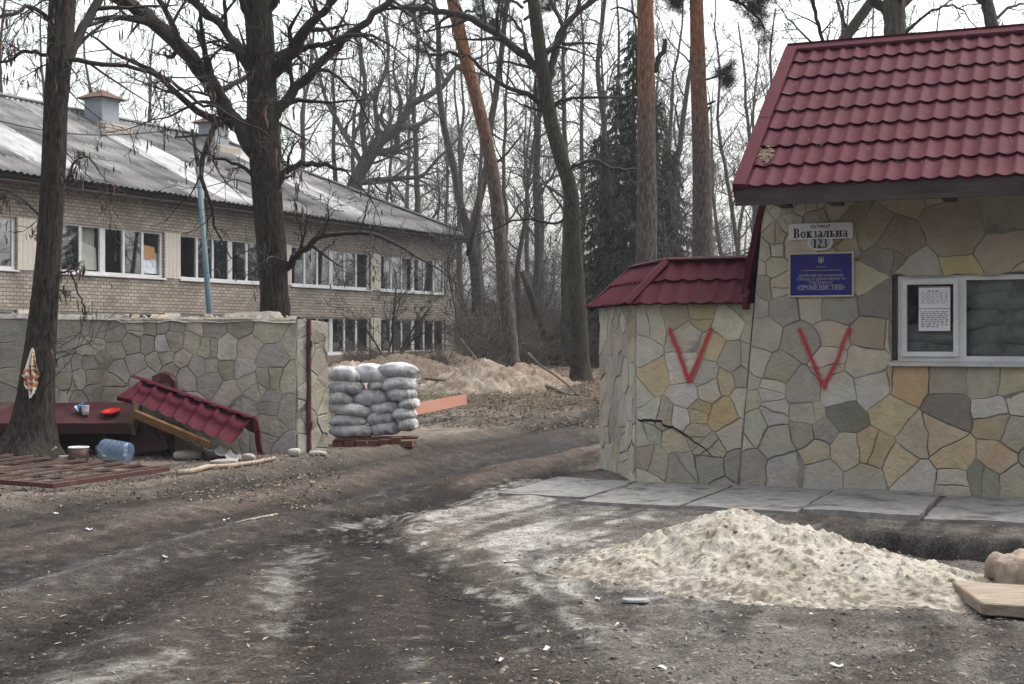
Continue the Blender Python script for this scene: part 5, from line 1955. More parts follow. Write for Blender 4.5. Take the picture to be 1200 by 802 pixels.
def sandbag(px0, px1, py0, py1, d, label, group, seed, tilt=0.0, ear=0, dep=0.44, lenk=1.0):
    a, b = at(px0, py1, d), at(px1, py0, d)
    L, H = (b.x - a.x) * lenk, (b.z - a.z)
    c = Vector(((a.x + b.x) / 2, d + dep / 2, a.z))
    q = bag_mesh(seed) * np.array([L * 1.08, dep, H * 1.24])
    q[..., 2] += H * 0.5
    r = random.Random(seed)
    tone = r.uniform(0.74, 1.06)
    o = grid_mesh('sandbag', q, M_bag, np.full(q.shape, tone) * np.array([r.uniform(0.97, 1.0), 0.995, 1.0]), loc=tuple(c))
    o.rotation_euler = (R(r.uniform(-4, 4)), R(tilt), R(r.uniform(-5, 5)))
    tag(o, label, 'sandbag', group)
    if ear:
        U, V = np.meshgrid(np.linspace(0, 1, 8), np.linspace(-1, 1, 12))
        wv = 0.012 * np.sin(V * 9 + seed) * U
        P = np.stack([ear * (L * 0.49 + U * 0.085), -dep * 0.12 + wv * 2 + V * 0.02, H * 0.5 + V * H * (0.12 + 0.26 * U) + wv], -1)
        grid_mesh('tied_end', P, M_bag, np.full(P.shape, tone * 0.95), parent=o)
    return o


off = lambda l: [(320 + x / 4.008, 360 + y / 4.008) for x, y in l]
rows = [
    ('topmost row', [(258, 408, 285, 352, 3, -1), (362, 546, 276, 350, 6, -1), (488, 672, 268, 328, 2, 0)]),
    ('second row', [(255, 418, 350, 406, 0, -1), (440, 530, 345, 388, 0, 0), (505, 668, 330, 388, -3, 1)]),
    ('third row', [(262, 368, 402, 459, 0, 0), (366, 544, 393, 464, -2, 0), (530, 668, 380, 440, 0, 0)]),
    ('fourth row', [(258, 450, 455, 510, 6, -1), (444, 602, 446, 499, -3, 0), (585, 680, 430, 474, 0, 0)]),
    ('fifth row', [(258, 432, 508, 559, 0, 0), (430, 574, 494, 553, -3, 0), (555, 668, 477, 526, -2, 0)]),
    ('bottom row', [(263, 462, 554, 613, 0, 0), (448, 594, 537, 597, -4, 0), (580, 672, 525, 580, 0, 0)])]
WHERE = ['left', 'middle', 'right']
k = 0
for name, lst in rows:
    for j, (x0, x1, y0, y1, tl, ear) in enumerate(lst):
        (a0, b0), (a1, b1) = off([(x0, y0), (x1, y1)])
        k += 1
        pl = 'at the left end of' if j == 0 else 'in the middle of' if j == 1 else 'at the right end of'
        sandbag(a0, a1, b0, b1, 20.55 + 0.06 * ((k * 7) % 3) + (0.05 if j == 2 else 0), f'filled white sandbag {pl} the {name} of the stack', 'sandbags stacked at the drive', k, tl, ear)
# a second tier behind keeps the stack solid
k = 100
for j, (z0, zc) in enumerate([(520, 490), (492, 462), (464, 440)]):
    pass
# brick footing of the stack
rng = random.Random(14)
words = ['at the left front corner', 'second from the left', 'third from the left', 'in the centre', 'right of the centre', 'second from the right', 'at the right front corner']
for row, (yy, z0) in enumerate(((518.5, 0.0),)):
    for j in range(7):
        p = at(396 + j * 13.6, 512, 20.55 - 0.02 * j)
        g_ = gz(p.x, 20.5)
        mb = MB()
        mb.box(-0.078, 0.078, 0, 0.26, 0, 0.1)
        o = mb.build('brick', M_brickloose, loc=(p.x, p.y - 0.03 + rng.uniform(-0.03, 0.03), g_ - 0.01))
        o.rotation_euler = (R(rng.uniform(-3, 3)), R(rng.uniform(-4, 4)), R(rng.uniform(-6, 6)))
        o.modifiers.new('edges', 'BEVEL').width = 0.006
        tag(o, f'red brick under the sandbag stack, {words[j]}', 'brick', 'bricks under the sandbags')
a, b = at(392, 511, 20.5), at(489, 503, 20.75)
mb = MB()
z_ = gz(a.x, a.y) + 0.09
mb.hexa([(a.x, a.y - 0.03, z_), (b.x, b.y - 0.05, z_ + 0.01), (b.x, b.y + 0.35, z_ + 0.01), (a.x, a.y + 0.35, z_)], [(a.x, a.y - 0.03, z_ + 0.03), (b.x, b.y - 0.05, z_ + 0.04), (b.x, b.y + 0.35, z_ + 0.04), (a.x, a.y + 0.35, z_ + 0.03)])
tag(mb.build('board', M_rustred, org=(a.x, a.y, z_)), 'flat dark red board between the bricks and the sandbags', 'board')
# orange board behind the bags
a, b = at(486, 487, 25.5), at(546, 474, 26.5)
c, d = at(486, 472.5, 25.9), at(545, 462, 26.9)
mb = MB()
mb.hexa([a, b, b + Vector((0.02, 0.12, 0)), a + Vector((0.02, 0.12, 0))], [c, d, d + Vector((0.02, 0.12, 0)), c + Vector((0.02, 0.12, 0))])
tag(mb.build('board', mat('orange_board', (0.27, 0.105, 0.062), (0.225, 0.09, 0.055), 3, rough=0.7, c3=(0.25, 0.115, 0.075)), org=tuple(a)), 'bright orange board leaning on the bank behind the sandbags', 'board')

# sandbags stacked behind the gatehouse window
rng = random.Random(77)
k = 200
zs0 = wz0 + 0.03
hh = (wz1 - wz0) / 5.2
tiers = ['lowest tier', 'second lowest tier', 'middle tier', 'second highest tier', 'highest tier']
for t in range(5):
    for j in range(3):
        if t >= 2 and j == 0: continue
        u = wx0 + 0.28 + j * 0.74 + (t % 2) * 0.1
        k += 1
        q = bag_mesh(k) * np.array([0.84, 0.42, hh * 1.42])
        p = P0 + E * u + NB * 0.37
        o = grid_mesh('sandbag', q, M_bag, np.full(q.shape, 0.95), loc=(p.x, p.y, zs0 + hh * (t + 0.5)))
        o.rotation_euler = (0, R(rng.uniform(-5, 5)), GZ + R(rng.uniform(-4, 4)))
        wj = ['under the notice', 'right of the mullion', 'farthest from the notice'][j]
        tag(o, f'grey sandbag behind the gatehouse window, {tiers[t]}, {wj}', 'sandbag', 'sandbags behind the window glass')

# ------------------------------------------------------------------ sand pile
SC = Vector((1.62, 9.55, 0))


def pile(name, cx, cy, peaks, size, res, seed, m_, cols, label, cat, rough_=0.05):
    """heap: peaks = (x, y, height, slope, stretch angle, stretch) relative to the centre"""
    n = int(size[0] / res), int(size[1] / res)
    Xg, Yg = np.meshgrid(np.linspace(-size[0] / 2, size[0] / 2, n[0]), np.linspace(-size[1] / 2, size[1] / 2, n[1]))
    wxg = Xg + 0.22 * (fbm(Xg * 1.8, Yg * 1.8, seed, 4) - 0.5)
    wyg = Yg + 0.22 * (fbm(Xg * 1.8, Yg * 1.8, seed + 9, 4) - 0.5)
    H = np.full(Xg.shape, -1.0)
    for (px_, py_, h, sl, an, st) in peaks:
        ca, sa = math.cos(an), math.sin(an)
        dx, dy = wxg - px_, wyg - py_
        r_ = np.hypot((dx * ca + dy * sa) / st, -dx * sa + dy * ca)
        H2 = h - sl * (np.sqrt(r_ ** 2 + 0.012) - 0.1)
        H = np.where(H > H2, H, H2) if True else H
    lump = fbm(Xg * 7, Yg * 7, seed + 2, 4) - 0.5
    lump2 = np.clip(fbm(Xg * 13, Yg * 13, seed + 4, 3) - 0.55, 0, 1)
    H = H + (rough_ * lump * 1.5 + rough_ * 2.6 * lump2 + 0.014 * (fbm(Xg * 34, Yg * 34, seed + 6, 3) - 0.5)) * sstep(-0.1, 0.1, H)
    rs = np.random.RandomState(seed)
    for q in range(26):
        qx, qy = rs.uniform(-0.42, 0.42) * size[0], rs.uniform(-0.42, 0.42) * size[1]
        rd_ = rs.uniform(0.05, 0.13)
        H = H - rough_ * rs.uniform(0.2, 0.8) * np.exp(-((Xg - qx) ** 2 + ((Yg - qy) * 1.3) ** 2) / rd_ ** 2)
    H = 0.045 * np.log1p(np.exp(np.clip(H / 0.045, -30, 30))) - 0.016 - 0.02 * (H < -0.12)
    base = ground_z(Xg + cx, Yg + cy, True)
    Z = np.where(H > -0.03, base + H, base - 0.05)
    Z = np.maximum(Z, base - 0.05)
    f1, f2 = fbm(Xg * 3.5, Yg * 3.5, seed + 21, 6), fbm(Xg * 30, Yg * 30, seed + 31, 4)
    C = np.empty(Xg.shape + (3,))
    C[:] = cols[0]
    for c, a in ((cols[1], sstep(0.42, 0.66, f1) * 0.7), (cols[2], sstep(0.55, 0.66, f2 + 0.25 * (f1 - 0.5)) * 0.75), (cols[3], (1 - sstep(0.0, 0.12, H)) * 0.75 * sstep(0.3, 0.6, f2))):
        C = C * (1 - a[..., None]) + np.array(c) * a[..., None]
    C *= (0.8 + 0.4 * fbm(Xg * 30, Yg * 30, seed + 44, 3))[..., None]
    Z0_ = gz(cx, cy)
    keep = (H[:-1, :-1] > -0.06) | (H[1:, 1:] > -0.06) | (H[1:, :-1] > -0.06) | (H[:-1, 1:] > -0.06)
    o = grid_mesh(name, np.stack([Xg, Yg, Z - Z0_], -1), m_, C, mask=keep, loc=(cx, cy, Z0_))
    return tag(o, label, cat)


M_sand = mat('clayey_sand', (0.8, 0.79, 0.78), (1.16, 1.15, 1.14), 40, rough=0.95, attr=True, bump=0.8, bscale=70, bdist=0.015, spec=0.15)
an = -0.62
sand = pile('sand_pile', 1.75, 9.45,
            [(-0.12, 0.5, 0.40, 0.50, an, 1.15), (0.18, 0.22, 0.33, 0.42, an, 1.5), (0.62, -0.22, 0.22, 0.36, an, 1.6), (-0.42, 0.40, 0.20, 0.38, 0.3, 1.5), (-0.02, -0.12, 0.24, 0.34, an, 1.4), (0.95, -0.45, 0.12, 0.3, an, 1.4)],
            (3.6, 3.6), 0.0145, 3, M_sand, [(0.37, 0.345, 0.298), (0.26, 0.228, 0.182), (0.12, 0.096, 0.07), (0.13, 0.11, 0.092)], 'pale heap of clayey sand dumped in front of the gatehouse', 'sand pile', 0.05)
# clods on and around the heap and the rough ground
rng = random.Random(50)
mb = MB()
rr = np.random.RandomState(4)


def clod(m, p, r_, col):
    b = len(m.v)
    rx = [r_ * rng.uniform(0.7, 1.3) for _ in range(10)]
    a0 = rng.uniform(0, 3)
    m.v.append((p[0], p[1], p[2] + r_ * rng.uniform(0.6, 0.9)))
    for i in range(5):
        a = a0 + i * 1.2566
        m.v.append((p[0] + math.cos(a) * rx[i] * 0.75, p[1] + math.sin(a) * rx[i] * 0.75, p[2] + r_ * 0.42))
    for i in range(5):
        a = a0 + 0.6 + i * 1.2566
        m.v.append((p[0] + math.cos(a) * rx[5 + i], p[1] + math.sin(a) * rx[5 + i], p[2] - r_ * 0.3))
    for i in range(5):
        j = (i + 1) % 5
        m.face((b, b + 1 + i, b + 1 + j), col)
        m.face((b + 1 + i, b + 6 + i, b + 1 + j), col)
        m.face((b + 1 + j, b + 6 + i, b + 6 + j), col)


pts = []
for i in range(9000):
    t = rng.random()
    if i > 5200:
        t = 0.9
        p = gr(rng.uniform(-40, 1240), 560 + 290 * rng.random() ** 0.7)
        col = rng.choice([(0.16, 0.15, 0.135), (0.05, 0.045, 0.04), (0.09, 0.08, 0.07), (0.25, 0.235, 0.21)])
    elif t < 0.42:
        p = gr(rng.uniform(560, 1260), 590 + 260 * rng.random() ** 0.8)
        col = rng.choice([(0.12, 0.105, 0.092), (0.17, 0.155, 0.135), (0.085, 0.07, 0.06), (0.13, 0.115, 0.10), (0.20, 0.18, 0.155)])
    elif t < 0.75:
        src = rng.choice([T1, T2, T3, T4])
        i_ = rng.randrange(len(src) - 1)
        f_ = rng.random()
        p = Vector((src[i_][0] + (src[i_ + 1][0] - src[i_][0]) * f_ + rng.gauss(0, 0.45), src[i_][1] + (src[i_ + 1][1] - src[i_][1]) * f_ + rng.gauss(0, 0.45), 0))
        col = rng.choice([(0.06, 0.053, 0.048), (0.085, 0.075, 0.068), (0.045, 0.04, 0.037)])
    else:
        p = gr(rng.uniform(-60, 760), 485 + 130 * rng.random())
        col = rng.choice([(0.12, 0.10, 0.085), (0.16, 0.14, 0.12), (0.2, 0.18, 0.155)])
    if p.y < 6 or p.y > 30: continue
    pts.append((p.x, p.y, (0.5 if i > 5200 else 1) * rng.choice([0.004, 0.005, 0.006, 0.008, 0.011, 0.018 if t < 0.42 else 0.014]), col))
for i in range(900):                                     # sand thrown thinly round the heap
    a, r_ = rng.uniform(0, 6.28), 1.0 + abs(rng.gauss(0, 0.16))
    x, y = 1.85 + math.cos(a) * 1.35 * r_ * math.cos(-0.35) - math.sin(a) * 0.75 * r_ * math.sin(-0.35), 9.45 + math.cos(a) * 1.35 * r_ * math.sin(-0.35) + math.sin(a) * 0.75 * r_ * math.cos(-0.35)
    pts.append((x, y, rng.choice([0.004, 0.006, 0.008, 0.012]), rng.choice([(0.36, 0.335, 0.285), (0.27, 0.24, 0.195), (0.4, 0.375, 0.33)])))
zz_ = ground_z(np.array([p[0] for p in pts]), np.array([p[1] for p in pts]))
for p, z in zip(pts, zz_): clod(mb, (p[0], p[1], z), p[2], p[3])
M_clod = mat('soil_clods', (0.8, 0.8, 0.8), (1.2, 1.2, 1.2), 60, attr=True, rough=0.95)
tag(mb.build('soil_clods', M_clod), 'small clods of soil and gravel scattered over the muddy ground', 'clods', kind='stuff')
# clods lying on the sand
mb = MB()
me = sand.data
co = np.empty(len(me.vertices) * 3)
me.vertices.foreach_get('co', co)
co = co.reshape(-1, 3)
used_v = np.zeros(len(co), bool)
lv = np.empty(len(me.loops), np.int32)
me.loops.foreach_get('vertex_index', lv)
used_v[lv] = True
cand = co[used_v]
for i in range(420):
    p = cand[rng.randrange(len(cand))]
    clod(mb, p, rng.choice([0.006, 0.008, 0.009, 0.012, 0.016, 0.022]), rng.choice([(0.42, 0.39, 0.34), (0.20, 0.16, 0.115), (0.24, 0.19, 0.14), (0.14, 0.11, 0.08), (0.32, 0.27, 0.2)]))
tag(mb.build('clods', M_clod, sand), kind='stuff')

# chips, straw and bits of leaf trodden into the mud
mb = MB()
rng = random.Random(61)
cp = []
for i in range(1500):
    p = gr(rng.uniform(-40, 1240), 555 + 290 * rng.random() ** 0.75)
    if 6 < p.y < 20: cp.append((p.x, p.y))
for (x, y), z in zip(cp, ground_z(np.array([c[0] for c in cp]), np.array([c[1] for c in cp]))):
    a, l = rng.uniform(0, 6.28), rng.uniform(0.008, 0.03) * (1.6 if rng.random() < 0.12 else 1)
    w_ = rng.uniform(0.002, 0.006)
    u, v = Vector((math.cos(a), math.sin(a), rng.uniform(-0.2, 0.2))) * l, Vector((-math.sin(a), math.cos(a), 0.2)) * w_
    c = Vector((x, y, z + 0.008))
    mb.poly([c - u - v, c - u * 0.2 - v * 1.4, c + u, c - u * 0.1 + v * 1.5], rng.choice([(0.3, 0.25, 0.18), (0.2, 0.15, 0.1), (0.12, 0.085, 0.06), (0.06, 0.045, 0.035), (0.25, 0.22, 0.18)]))
tag(mb.build('wood_chips', M_clod), 'tiny wood chips and leaf bits trodden into the mud', 'chips', kind='stuff')
# scraps of litter
M_scrap = mat('white_scrap', (0.5, 0.5, 0.48), (0.38, 0.37, 0.36), 9, rough=0.7)
for i, (px, py, l, w_, an_) in enumerate([(641, 756, 0.09, 0.03, 0.7), (772, 788, 0.10, 0.035, -0.5), (64, 606, 0.16, 0.05, -0.1), (320, 604, 0.09, 0.05, 0.1), (104, 622, 0.08, 0.05, 0.2), (700, 705, 0.06, 0.03, 0.8),
                                          (600, 661, 0.2, 0.02, 0.0), (650, 657, 0.16, 0.03, 0.05), (725, 733, 0.07, 0.03, 0.2), (192, 655, 0.07, 0.03, 0.1), (980, 785, 0.1, 0.03, -0.4), (585, 771, 0.08, 0.02, 0.6), (265, 602, 0.08, 0.04, 0)]):
    p = gr(px, py)
    p.z = gz(p.x, p.y) + 0.012
    U, V = np.meshgrid(np.linspace(-1, 1, 7), np.linspace(-1, 1, 5))
    Zs = 0.012 * np.sin(U * 3 + i) + 0.008 * V ** 2
    P = np.stack([U * l * 0.36 * (1 - 0.2 * V), V * w_ * 0.6 + 0.01 * U, Zs * 0.6], -1)
    o = grid_mesh('paper_scrap', P, M_scrap, loc=tuple(p))
    o.rotation_euler = (0, 0, an_)
    tag(o, 'small white scrap of litter lying on the bare ground', 'litter', 'white scraps of litter')
p = gr(745, 709)
p.z = gz(p.x, p.y) - 0.004
mb = MB()
pts = [(0.085 * math.cos(a) * (1 + 0.15 * math.sin(3 * a)), 0.06 * math.sin(a) * (1 + 0.2 * math.cos(2 * a)), 0) for a in np.linspace(0, 6.283, 16, endpoint=False)]
b = len(mb.v)
mb.v += pts + [(x * 0.95, y * 0.95, 0.014) for x, y, z in pts]
mb.face(tuple(range(b + 16, b + 32)))
for i in range(16): mb.face((b + i, b + (i + 1) % 16, b + 16 + (i + 1) % 16, b + 16 + i))
tag(mb.build('slate_piece', mat('flat_slate', (0.22, 0.235, 0.235), (0.28, 0.295, 0.295), 9), loc=tuple(p)), 'flat oval piece of grey slate in front of the sand pile', 'slate')
# ------------------------------------------------------------------ two-storey brick building
BC = Vector((-2.72, 65.0, 0))
BD = Vector((-0.447, -0.894, 0)).normalized()           # local x: along the facade towards the camera
BO = Vector((0.894, -0.447, 0)).normalized()            # local y: out of the facade
bld = empty('brick_building', BC, 'long two storey tan brick building with a worn asbestos sheet roof', 'building', rz=math.atan2(BD.y, BD.x))
BLEN, BDEP, BTOP = 46.0, 15.4, 6.3
banks = [(0.91 + 6.53 * i, 6.6 + 6.53 * i) for i in range(7)]
up_z, lo_z = (3.66, 5.22), (0.95, 2.46)
holes = []
for a, b in banks:
    holes.append((a, b, *up_z))
    holes.append((a, b, *lo_z))
mb = MB()
xs = sorted({0.0, BLEN, *[h[0] for h in holes], *[h[1] for h in holes]})
zs = sorted({-0.5, BTOP, *up_z, *lo_z})
for i in range(len(xs) - 1):
    for j in range(len(zs) - 1):
        cx, cz = (xs[i] + xs[i + 1]) / 2, (zs[j] + zs[j + 1]) / 2
        if any(h[0] < cx < h[1] and h[2] < cz < h[3] for h in holes): continue
        mb.poly([(xs[i + 1], 0, zs[j]), (xs[i], 0, zs[j]), (xs[i], 0, zs[j + 1]), (xs[i + 1], 0, zs[j + 1])])
for a, b, z0, z1 in holes:
    y = -0.22
    mb.poly([(a, 0, z0), (b, 0, z0), (b, y, z0), (a, y, z0)])
    mb.poly([(a, 0, z1), (a, y, z1), (b, y, z1), (b, 0, z1)])
    mb.poly([(a, 0, z0), (a, y, z0), (a, y, z1), (a, 0, z1)])
    mb.poly([(b, 0, z0), (b, 0, z1), (b, y, z1), (b, y, z0)])
mb.poly([(0, 0, -0.5), (0, -BDEP, -0.5), (0, -BDEP, BTOP), (0, 0, BTOP)])
mb.poly([(BLEN, 0, -0.5), (BLEN, 0, BTOP), (BLEN, -BDEP, BTOP), (BLEN, -BDEP, -0.5)])
mb.poly([(0, -BDEP, -0.5), (BLEN, -BDEP, -0.5), (BLEN, -BDEP, BTOP), (0, -BDEP, BTOP)])
mb.build('wall', M_brick, bld)
mb = MB()
mb.box(0.3, BLEN - 0.3, -5.0, -4.9, -0.4, BTOP)
mb.box(0.3, BLEN - 0.3, -4.9, -0.3, 3.05, 3.2)
mb.box(0.3, BLEN - 0.3, -4.9, -0.3, BTOP - 0.3, BTOP - 0.15)
mb.box(0.3, BLEN - 0.3, -4.9, -0.3, -0.1, 0.05)
for k in range(8): mb.box(0.35 + k * 6.53, 0.45 + k * 6.53, -4.9, -0.3, 0.05, BTOP - 0.3)
mb.build('interior', mat('interior_plaster', (0.3, 0.29, 0.27), (0.38, 0.365, 0.33), 1), bld)
M_soffit = mat('soffit_wood', (0.07, 0.055, 0.045), (0.10, 0.085, 0.07), 4)
M_tilew = mat('glazed_tile', (0.56, 0.52, 0.46), (0.50, 0.46, 0.40), 6, rough=0.5)
# pale tiled piers between the window groups
for i in range(6):
    for (z0, z1) in (up_z, lo_z):
        mb = MB()
        x0, x1 = banks[i][1] + 0.03, banks[i + 1][0] - 0.03
        n_ = 14
        for r_ in range(n_):
            for c_ in range(4):
                mb.box(x0 + (x1 - x0) * c_ / 4 + 0.006, x0 + (x1 - x0) * (c_ + 1) / 4 - 0.006, 0.0, 0.025, z0 + (z1 - z0) * r_ / n_ + 0.005, z0 + (z1 - z0) * (r_ + 1) / n_ - 0.005)
        mb.box(x0, x1, 0.001, 0.015, z0, z1)
        mb.build('tiled_pier', M_tilew, bld)
rng = random.Random(5)
M_curtain = mat('curtain', (0.30, 0.30, 0.27), (0.38, 0.38, 0.34), 3)
for i, (a, b) in enumerate(banks):
    for (z0, z1) in (up_z, lo_z):
        mb = MB()
        y0, y1 = -0.16, -0.08
        mb.box(a, b, y0, y1, z0, z0 + 0.09)
        mb.box(a, b, y0, y1, z1 - 0.07, z1)
        n_ = 6
        wds = [1.0, 0.92, 1.0, 1.0, 0.9, 1.0]
        tot = sum(wds)
        x = a
        cols_ = []
        for q in range(n_ + 1):
            hw = 0.055
            if q == 3: hw = 0.12
            xx = min(max(x, a + hw), b - hw)
            mb.box(xx - hw, xx + hw, y0 + 0.002, y1 - 0.002, z0 + 0.09, z1 - 0.07)
            cols_.append((xx - hw, xx + hw))
            if q < n_: x += (b - a) * wds[q] / tot
        fw = mb.build('window', M_white, bld)
        for q in range(n_):
            broken = rng.random() < 0.12
            if not broken:
                g_ = MB()
                g_.box(cols_[q][1], cols_[q + 1][0], -0.125, -0.115, z0 + 0.09, z1 - 0.07)
                g_.build('pane', M_glass, fw)
            if rng.random() < 0.5:
                g_ = MB()
                x0, x1 = cols_[q][1] + 0.02, cols_[q + 1][0] - 0.02
                n2 = 14
                for t in range(n2):
                    xa, xb = x0 + (x1 - x0) * t / n2, x0 + (x1 - x0) * (t + 1) / n2
                    ya, yb = -0.3 + 0.03 * math.sin(t * 2.1), -0.3 + 0.03 * math.sin((t + 1) * 2.1)
                    g_.poly([(xb, yb, z0 + 0.1), (xa, ya, z0 + 0.1), (xa, ya, z1 - 0.05), (xb, yb, z1 - 0.05)])
                g_.build('curtain', M_curtain, fw)
        s_ = MB()
        s_.hexa([(a - 0.05, 0.07, z0 - 0.06), (a - 0.05, -0.1, z0 - 0.03), (b + 0.05, -0.1, z0 - 0.03), (b + 0.05, 0.07, z0 - 0.06)][::-1], [(a - 0.05, 0.07, z0 - 0.02), (a - 0.05, -0.1, z0 + 0.012), (b + 0.05, -0.1, z0 + 0.012), (b + 0.05, 0.07, z0 - 0.02)][::-1])
        s_.build('sill', M_white if rng.random() < 0.7 else M_concrete, fw)


def bpoint(x, y, z): return BC + BD * x + BO * y + Vector((0, 0, z))


def facade_x(px):
    k_ = (px - 600) / F
    return (BC.x - k_ * BC.y) / (k_ * BD.y - BD.x)


# boards and papers standing in some windows
M_card = mat('cardboard', (0.36, 0.20, 0.09), (0.42, 0.25, 0.12), 3)
M_poster = mat('poster_paper', (0.62, 0.64, 0.68), (0.30, 0.35, 0.45), 5, lo=0.5, hi=0.6)
for px, z0, w_, h_, m_, lab, cat in [(181, 3.8, 0.85, 0.85, M_poster, 'blue and white patterned paper standing in an upper window', 'paper'),
                                    (178, 4.3, 0.8, 0.5, M_card, 'orange brown cardboard standing behind the patterned paper in an upper window', 'cardboard'),
                                    (110, 3.8, 0.7, 0.9, M_curtain, 'plain pale sheet standing in the upper window right of the leaning tree', 'paper'),
                                    (264, 3.78, 0.6, 0.4, M_card, 'small cardboard box in the upper window right of the pale blue pole', 'cardboard'),
                                    (489, 1.05, 0.75, 1.35, M_card, 'brown board filling a pane of the lower window', 'board'),
                                    (510, 1.05, 0.75, 1.35, M_card, 'brown board filling the last lower pane at the building corner', 'board')]:
    x = facade_x(px)
    mb = MB()
    mb.hexa([(-w_ / 2, -0.03, 0), (w_ / 2, -0.03, 0), (w_ / 2, 0, 0), (-w_ / 2, 0, 0)], [(-w_ / 2, -0.07, h_ * 0.8), (w_ / 2, -0.07, h_), (w_ / 2, -0.04, h_), (-w_ / 2, -0.04, h_ * 0.8)])
    o = mb.build('sheet', m_, loc=bpoint(x, -0.2, z0))
    o.rotation_euler = (0, 0, math.atan2(BD.y, BD.x))
    tag(o, lab, cat)

# roof: corrugated sheets, hipped at the ends
OVH, RR, EZb, RZb = 0.75, 7.7, 6.36, 10.45
runb, riseb = OVH + RR, RZb - EZb
per, res = 0.26, 6
width = BLEN + 2 * OVH
nw = int(width / per * res)
us = np.linspace(0, width, nw + 1)
NROW = 6
fr = []
for r_ in range(NROW):
    for t in (0.0, 0.5, 0.985): fr.append((r_ + t) / NROW)
fr.append(1.0)
fr = np.array(fr)
UU, FF = np.meshgrid(us, fr)
inset = FF * runb
Uc = np.clip(UU, inset, width - inset)
row = np.minimum((FF * NROW).astype(int), NROW - 1)
t_in = FF * NROW - row
col_i = np.floor(UU / 1.13).astype(int)
wv = 0.5 + 0.5 * np.cos(2 * math.pi * UU / per)
Hh = 0.05 * wv + 0.035 * (1 - t_in) + 0.03 * (_h(col_i, row, 3) - 0.5)
nyb, nzb = riseb / math.hypot(runb, riseb), runb / math.hypot(runb, riseb)
Px = Uc - OVH
Py = OVH - FF * runb + Hh * nyb
Pz = EZb + FF * riseb + Hh * nzb - 0.06 * np.sin(np.clip(UU / width, 0, 1) * 9) * (1 - FF)
tone = 0.10 + 0.065 * _h(col_i, row, 7) + 0.05 * _h(col_i, row * 0, 9)
stain = fbm(UU * 0.9, FF * 4 + row * 3.1, 13, 4)
tone = tone * (0.62 + 0.76 * stain)
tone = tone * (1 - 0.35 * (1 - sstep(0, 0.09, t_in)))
C = np.stack([tone * 1.0, tone * 0.99, tone * 0.965], -1)


def patch(xa, xb, fa, fb, lum):
    m_ = (UU - OVH > xa) & (UU - OVH < xb) & (FF > fa) & (FF < fb)
    C[m_] = np.stack([lum * (0.82 + 0.3 * stain[m_])] * 3, -1) * np.array([1, 1, 1.0])


patch(15.6, 17.9, 0.0, 0.68, 0.46)
patch(7.1, 9.4, 0.16, 0.84, 0.40)
patch(23.8, 26.1, 0.16, 0.52, 0.42)
patch(27.5, 30.9, 0.16, 0.68, 0.45)
patch(19.2, 20.3, 0.66, 1.0, 0.28)
C *= (1 - 0.75 * (fbm(UU * 2.5, FF * 9, 33, 4) > 0.66) * 0.5)[..., None]
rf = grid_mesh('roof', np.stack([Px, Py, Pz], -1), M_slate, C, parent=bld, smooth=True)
# other slopes
mb = MB()
yr, ye = -RR, -2 * RR - OVH
q = [(-OVH, OVH, EZb), (BLEN + OVH, OVH, EZb), (BLEN + OVH, ye, EZb), (-OVH, ye, EZb)]
r0, r1 = (-OVH + runb, yr, RZb), (BLEN + OVH - runb, yr, RZb)
mb.poly([q[3], q[0], r0])
mb.poly([q[1], q[2], r1])
mb.poly([q[2], q[3], r0, r1])
mb.poly([(a, b, c - 0.02) for a, b, c in (q[0], q[3], q[2], q[1])])
mb.build('rear_slope', mat('rear_sheet', (0.2, 0.2, 0.19), (0.27, 0.27, 0.26), 2), rf)
mb = MB()
for a, b in ((Vector(q[0]), Vector(r0)), (Vector(r0), Vector(r1)), (Vector(r1), Vector(q[1]))):
    mb.bar(a + Vector((0, 0, 0.1)), b + Vector((0, 0, 0.1)), 0.34, 0.06)
mb.build('ridge_cap', mat('ridge_cement', (0.36, 0.36, 0.35), (0.25, 0.25, 0.24), 1.2, rough=0.9), rf)
mb = MB()
mb.box(-OVH + 0.1, BLEN + OVH - 0.1, 0.002, OVH - 0.12, EZb - 0.16, EZb - 0.1)
mb.box(-OVH + 0.1, -0.002, -2 * RR, 0.0, EZb - 0.16, EZb - 0.1)
mb.build('soffit', M_soffit, bld)
for xx, yy in ((16.3, -6.75), (9.5, -6.75)):
    zb = EZb + (OVH - yy - 0.48) / runb * riseb - 0.2
    mb = MB()
    mb.box(xx - 0.46, xx + 0.46, yy - 0.46, yy + 0.46, zb, zb + 1.36)
    mb.box(xx - 0.5, xx + 0.5, yy - 0.5, yy + 0.5, zb + 1.28, zb + 1.35)
    ch = mb.build('chimney', M_zinc, rf)
    mb = MB()
    b = len(mb.v)
    mb.v += [(xx - 0.72, yy - 0.72, zb + 1.37), (xx + 0.72, yy - 0.72, zb + 1.37), (xx + 0.72, yy + 0.72, zb + 1.37), (xx - 0.72, yy + 0.72, zb + 1.37), (xx, yy, zb + 1.78)]
    for f in ((0, 1, 4), (1, 2, 4), (2, 3, 4), (3, 0, 4), (3, 2, 1, 0)): mb.face(tuple(b + i for i in f))
    mb.build('cap', M_rustcap, ch)
    mb = MB()
    mb.hexa([(xx - 0.75, yy + 0.465, zb + 0.1), (xx + 0.75, yy + 0.465, zb + 0.1), (xx + 0.75, yy + 0.9, zb - 0.03), (xx - 0.75, yy + 0.9, zb - 0.03)][::-1], [(xx - 0.75, yy + 0.465, zb + 0.42), (xx + 0.75, yy + 0.465, zb + 0.42), (xx + 0.75, yy + 0.9, zb + 0.3), (xx - 0.75, yy + 0.9, zb + 0.3)][::-1])
    mb.build('flashing', mat('flashing', (0.42, 0.37, 0.32), (0.3, 0.26, 0.22), 3), ch)

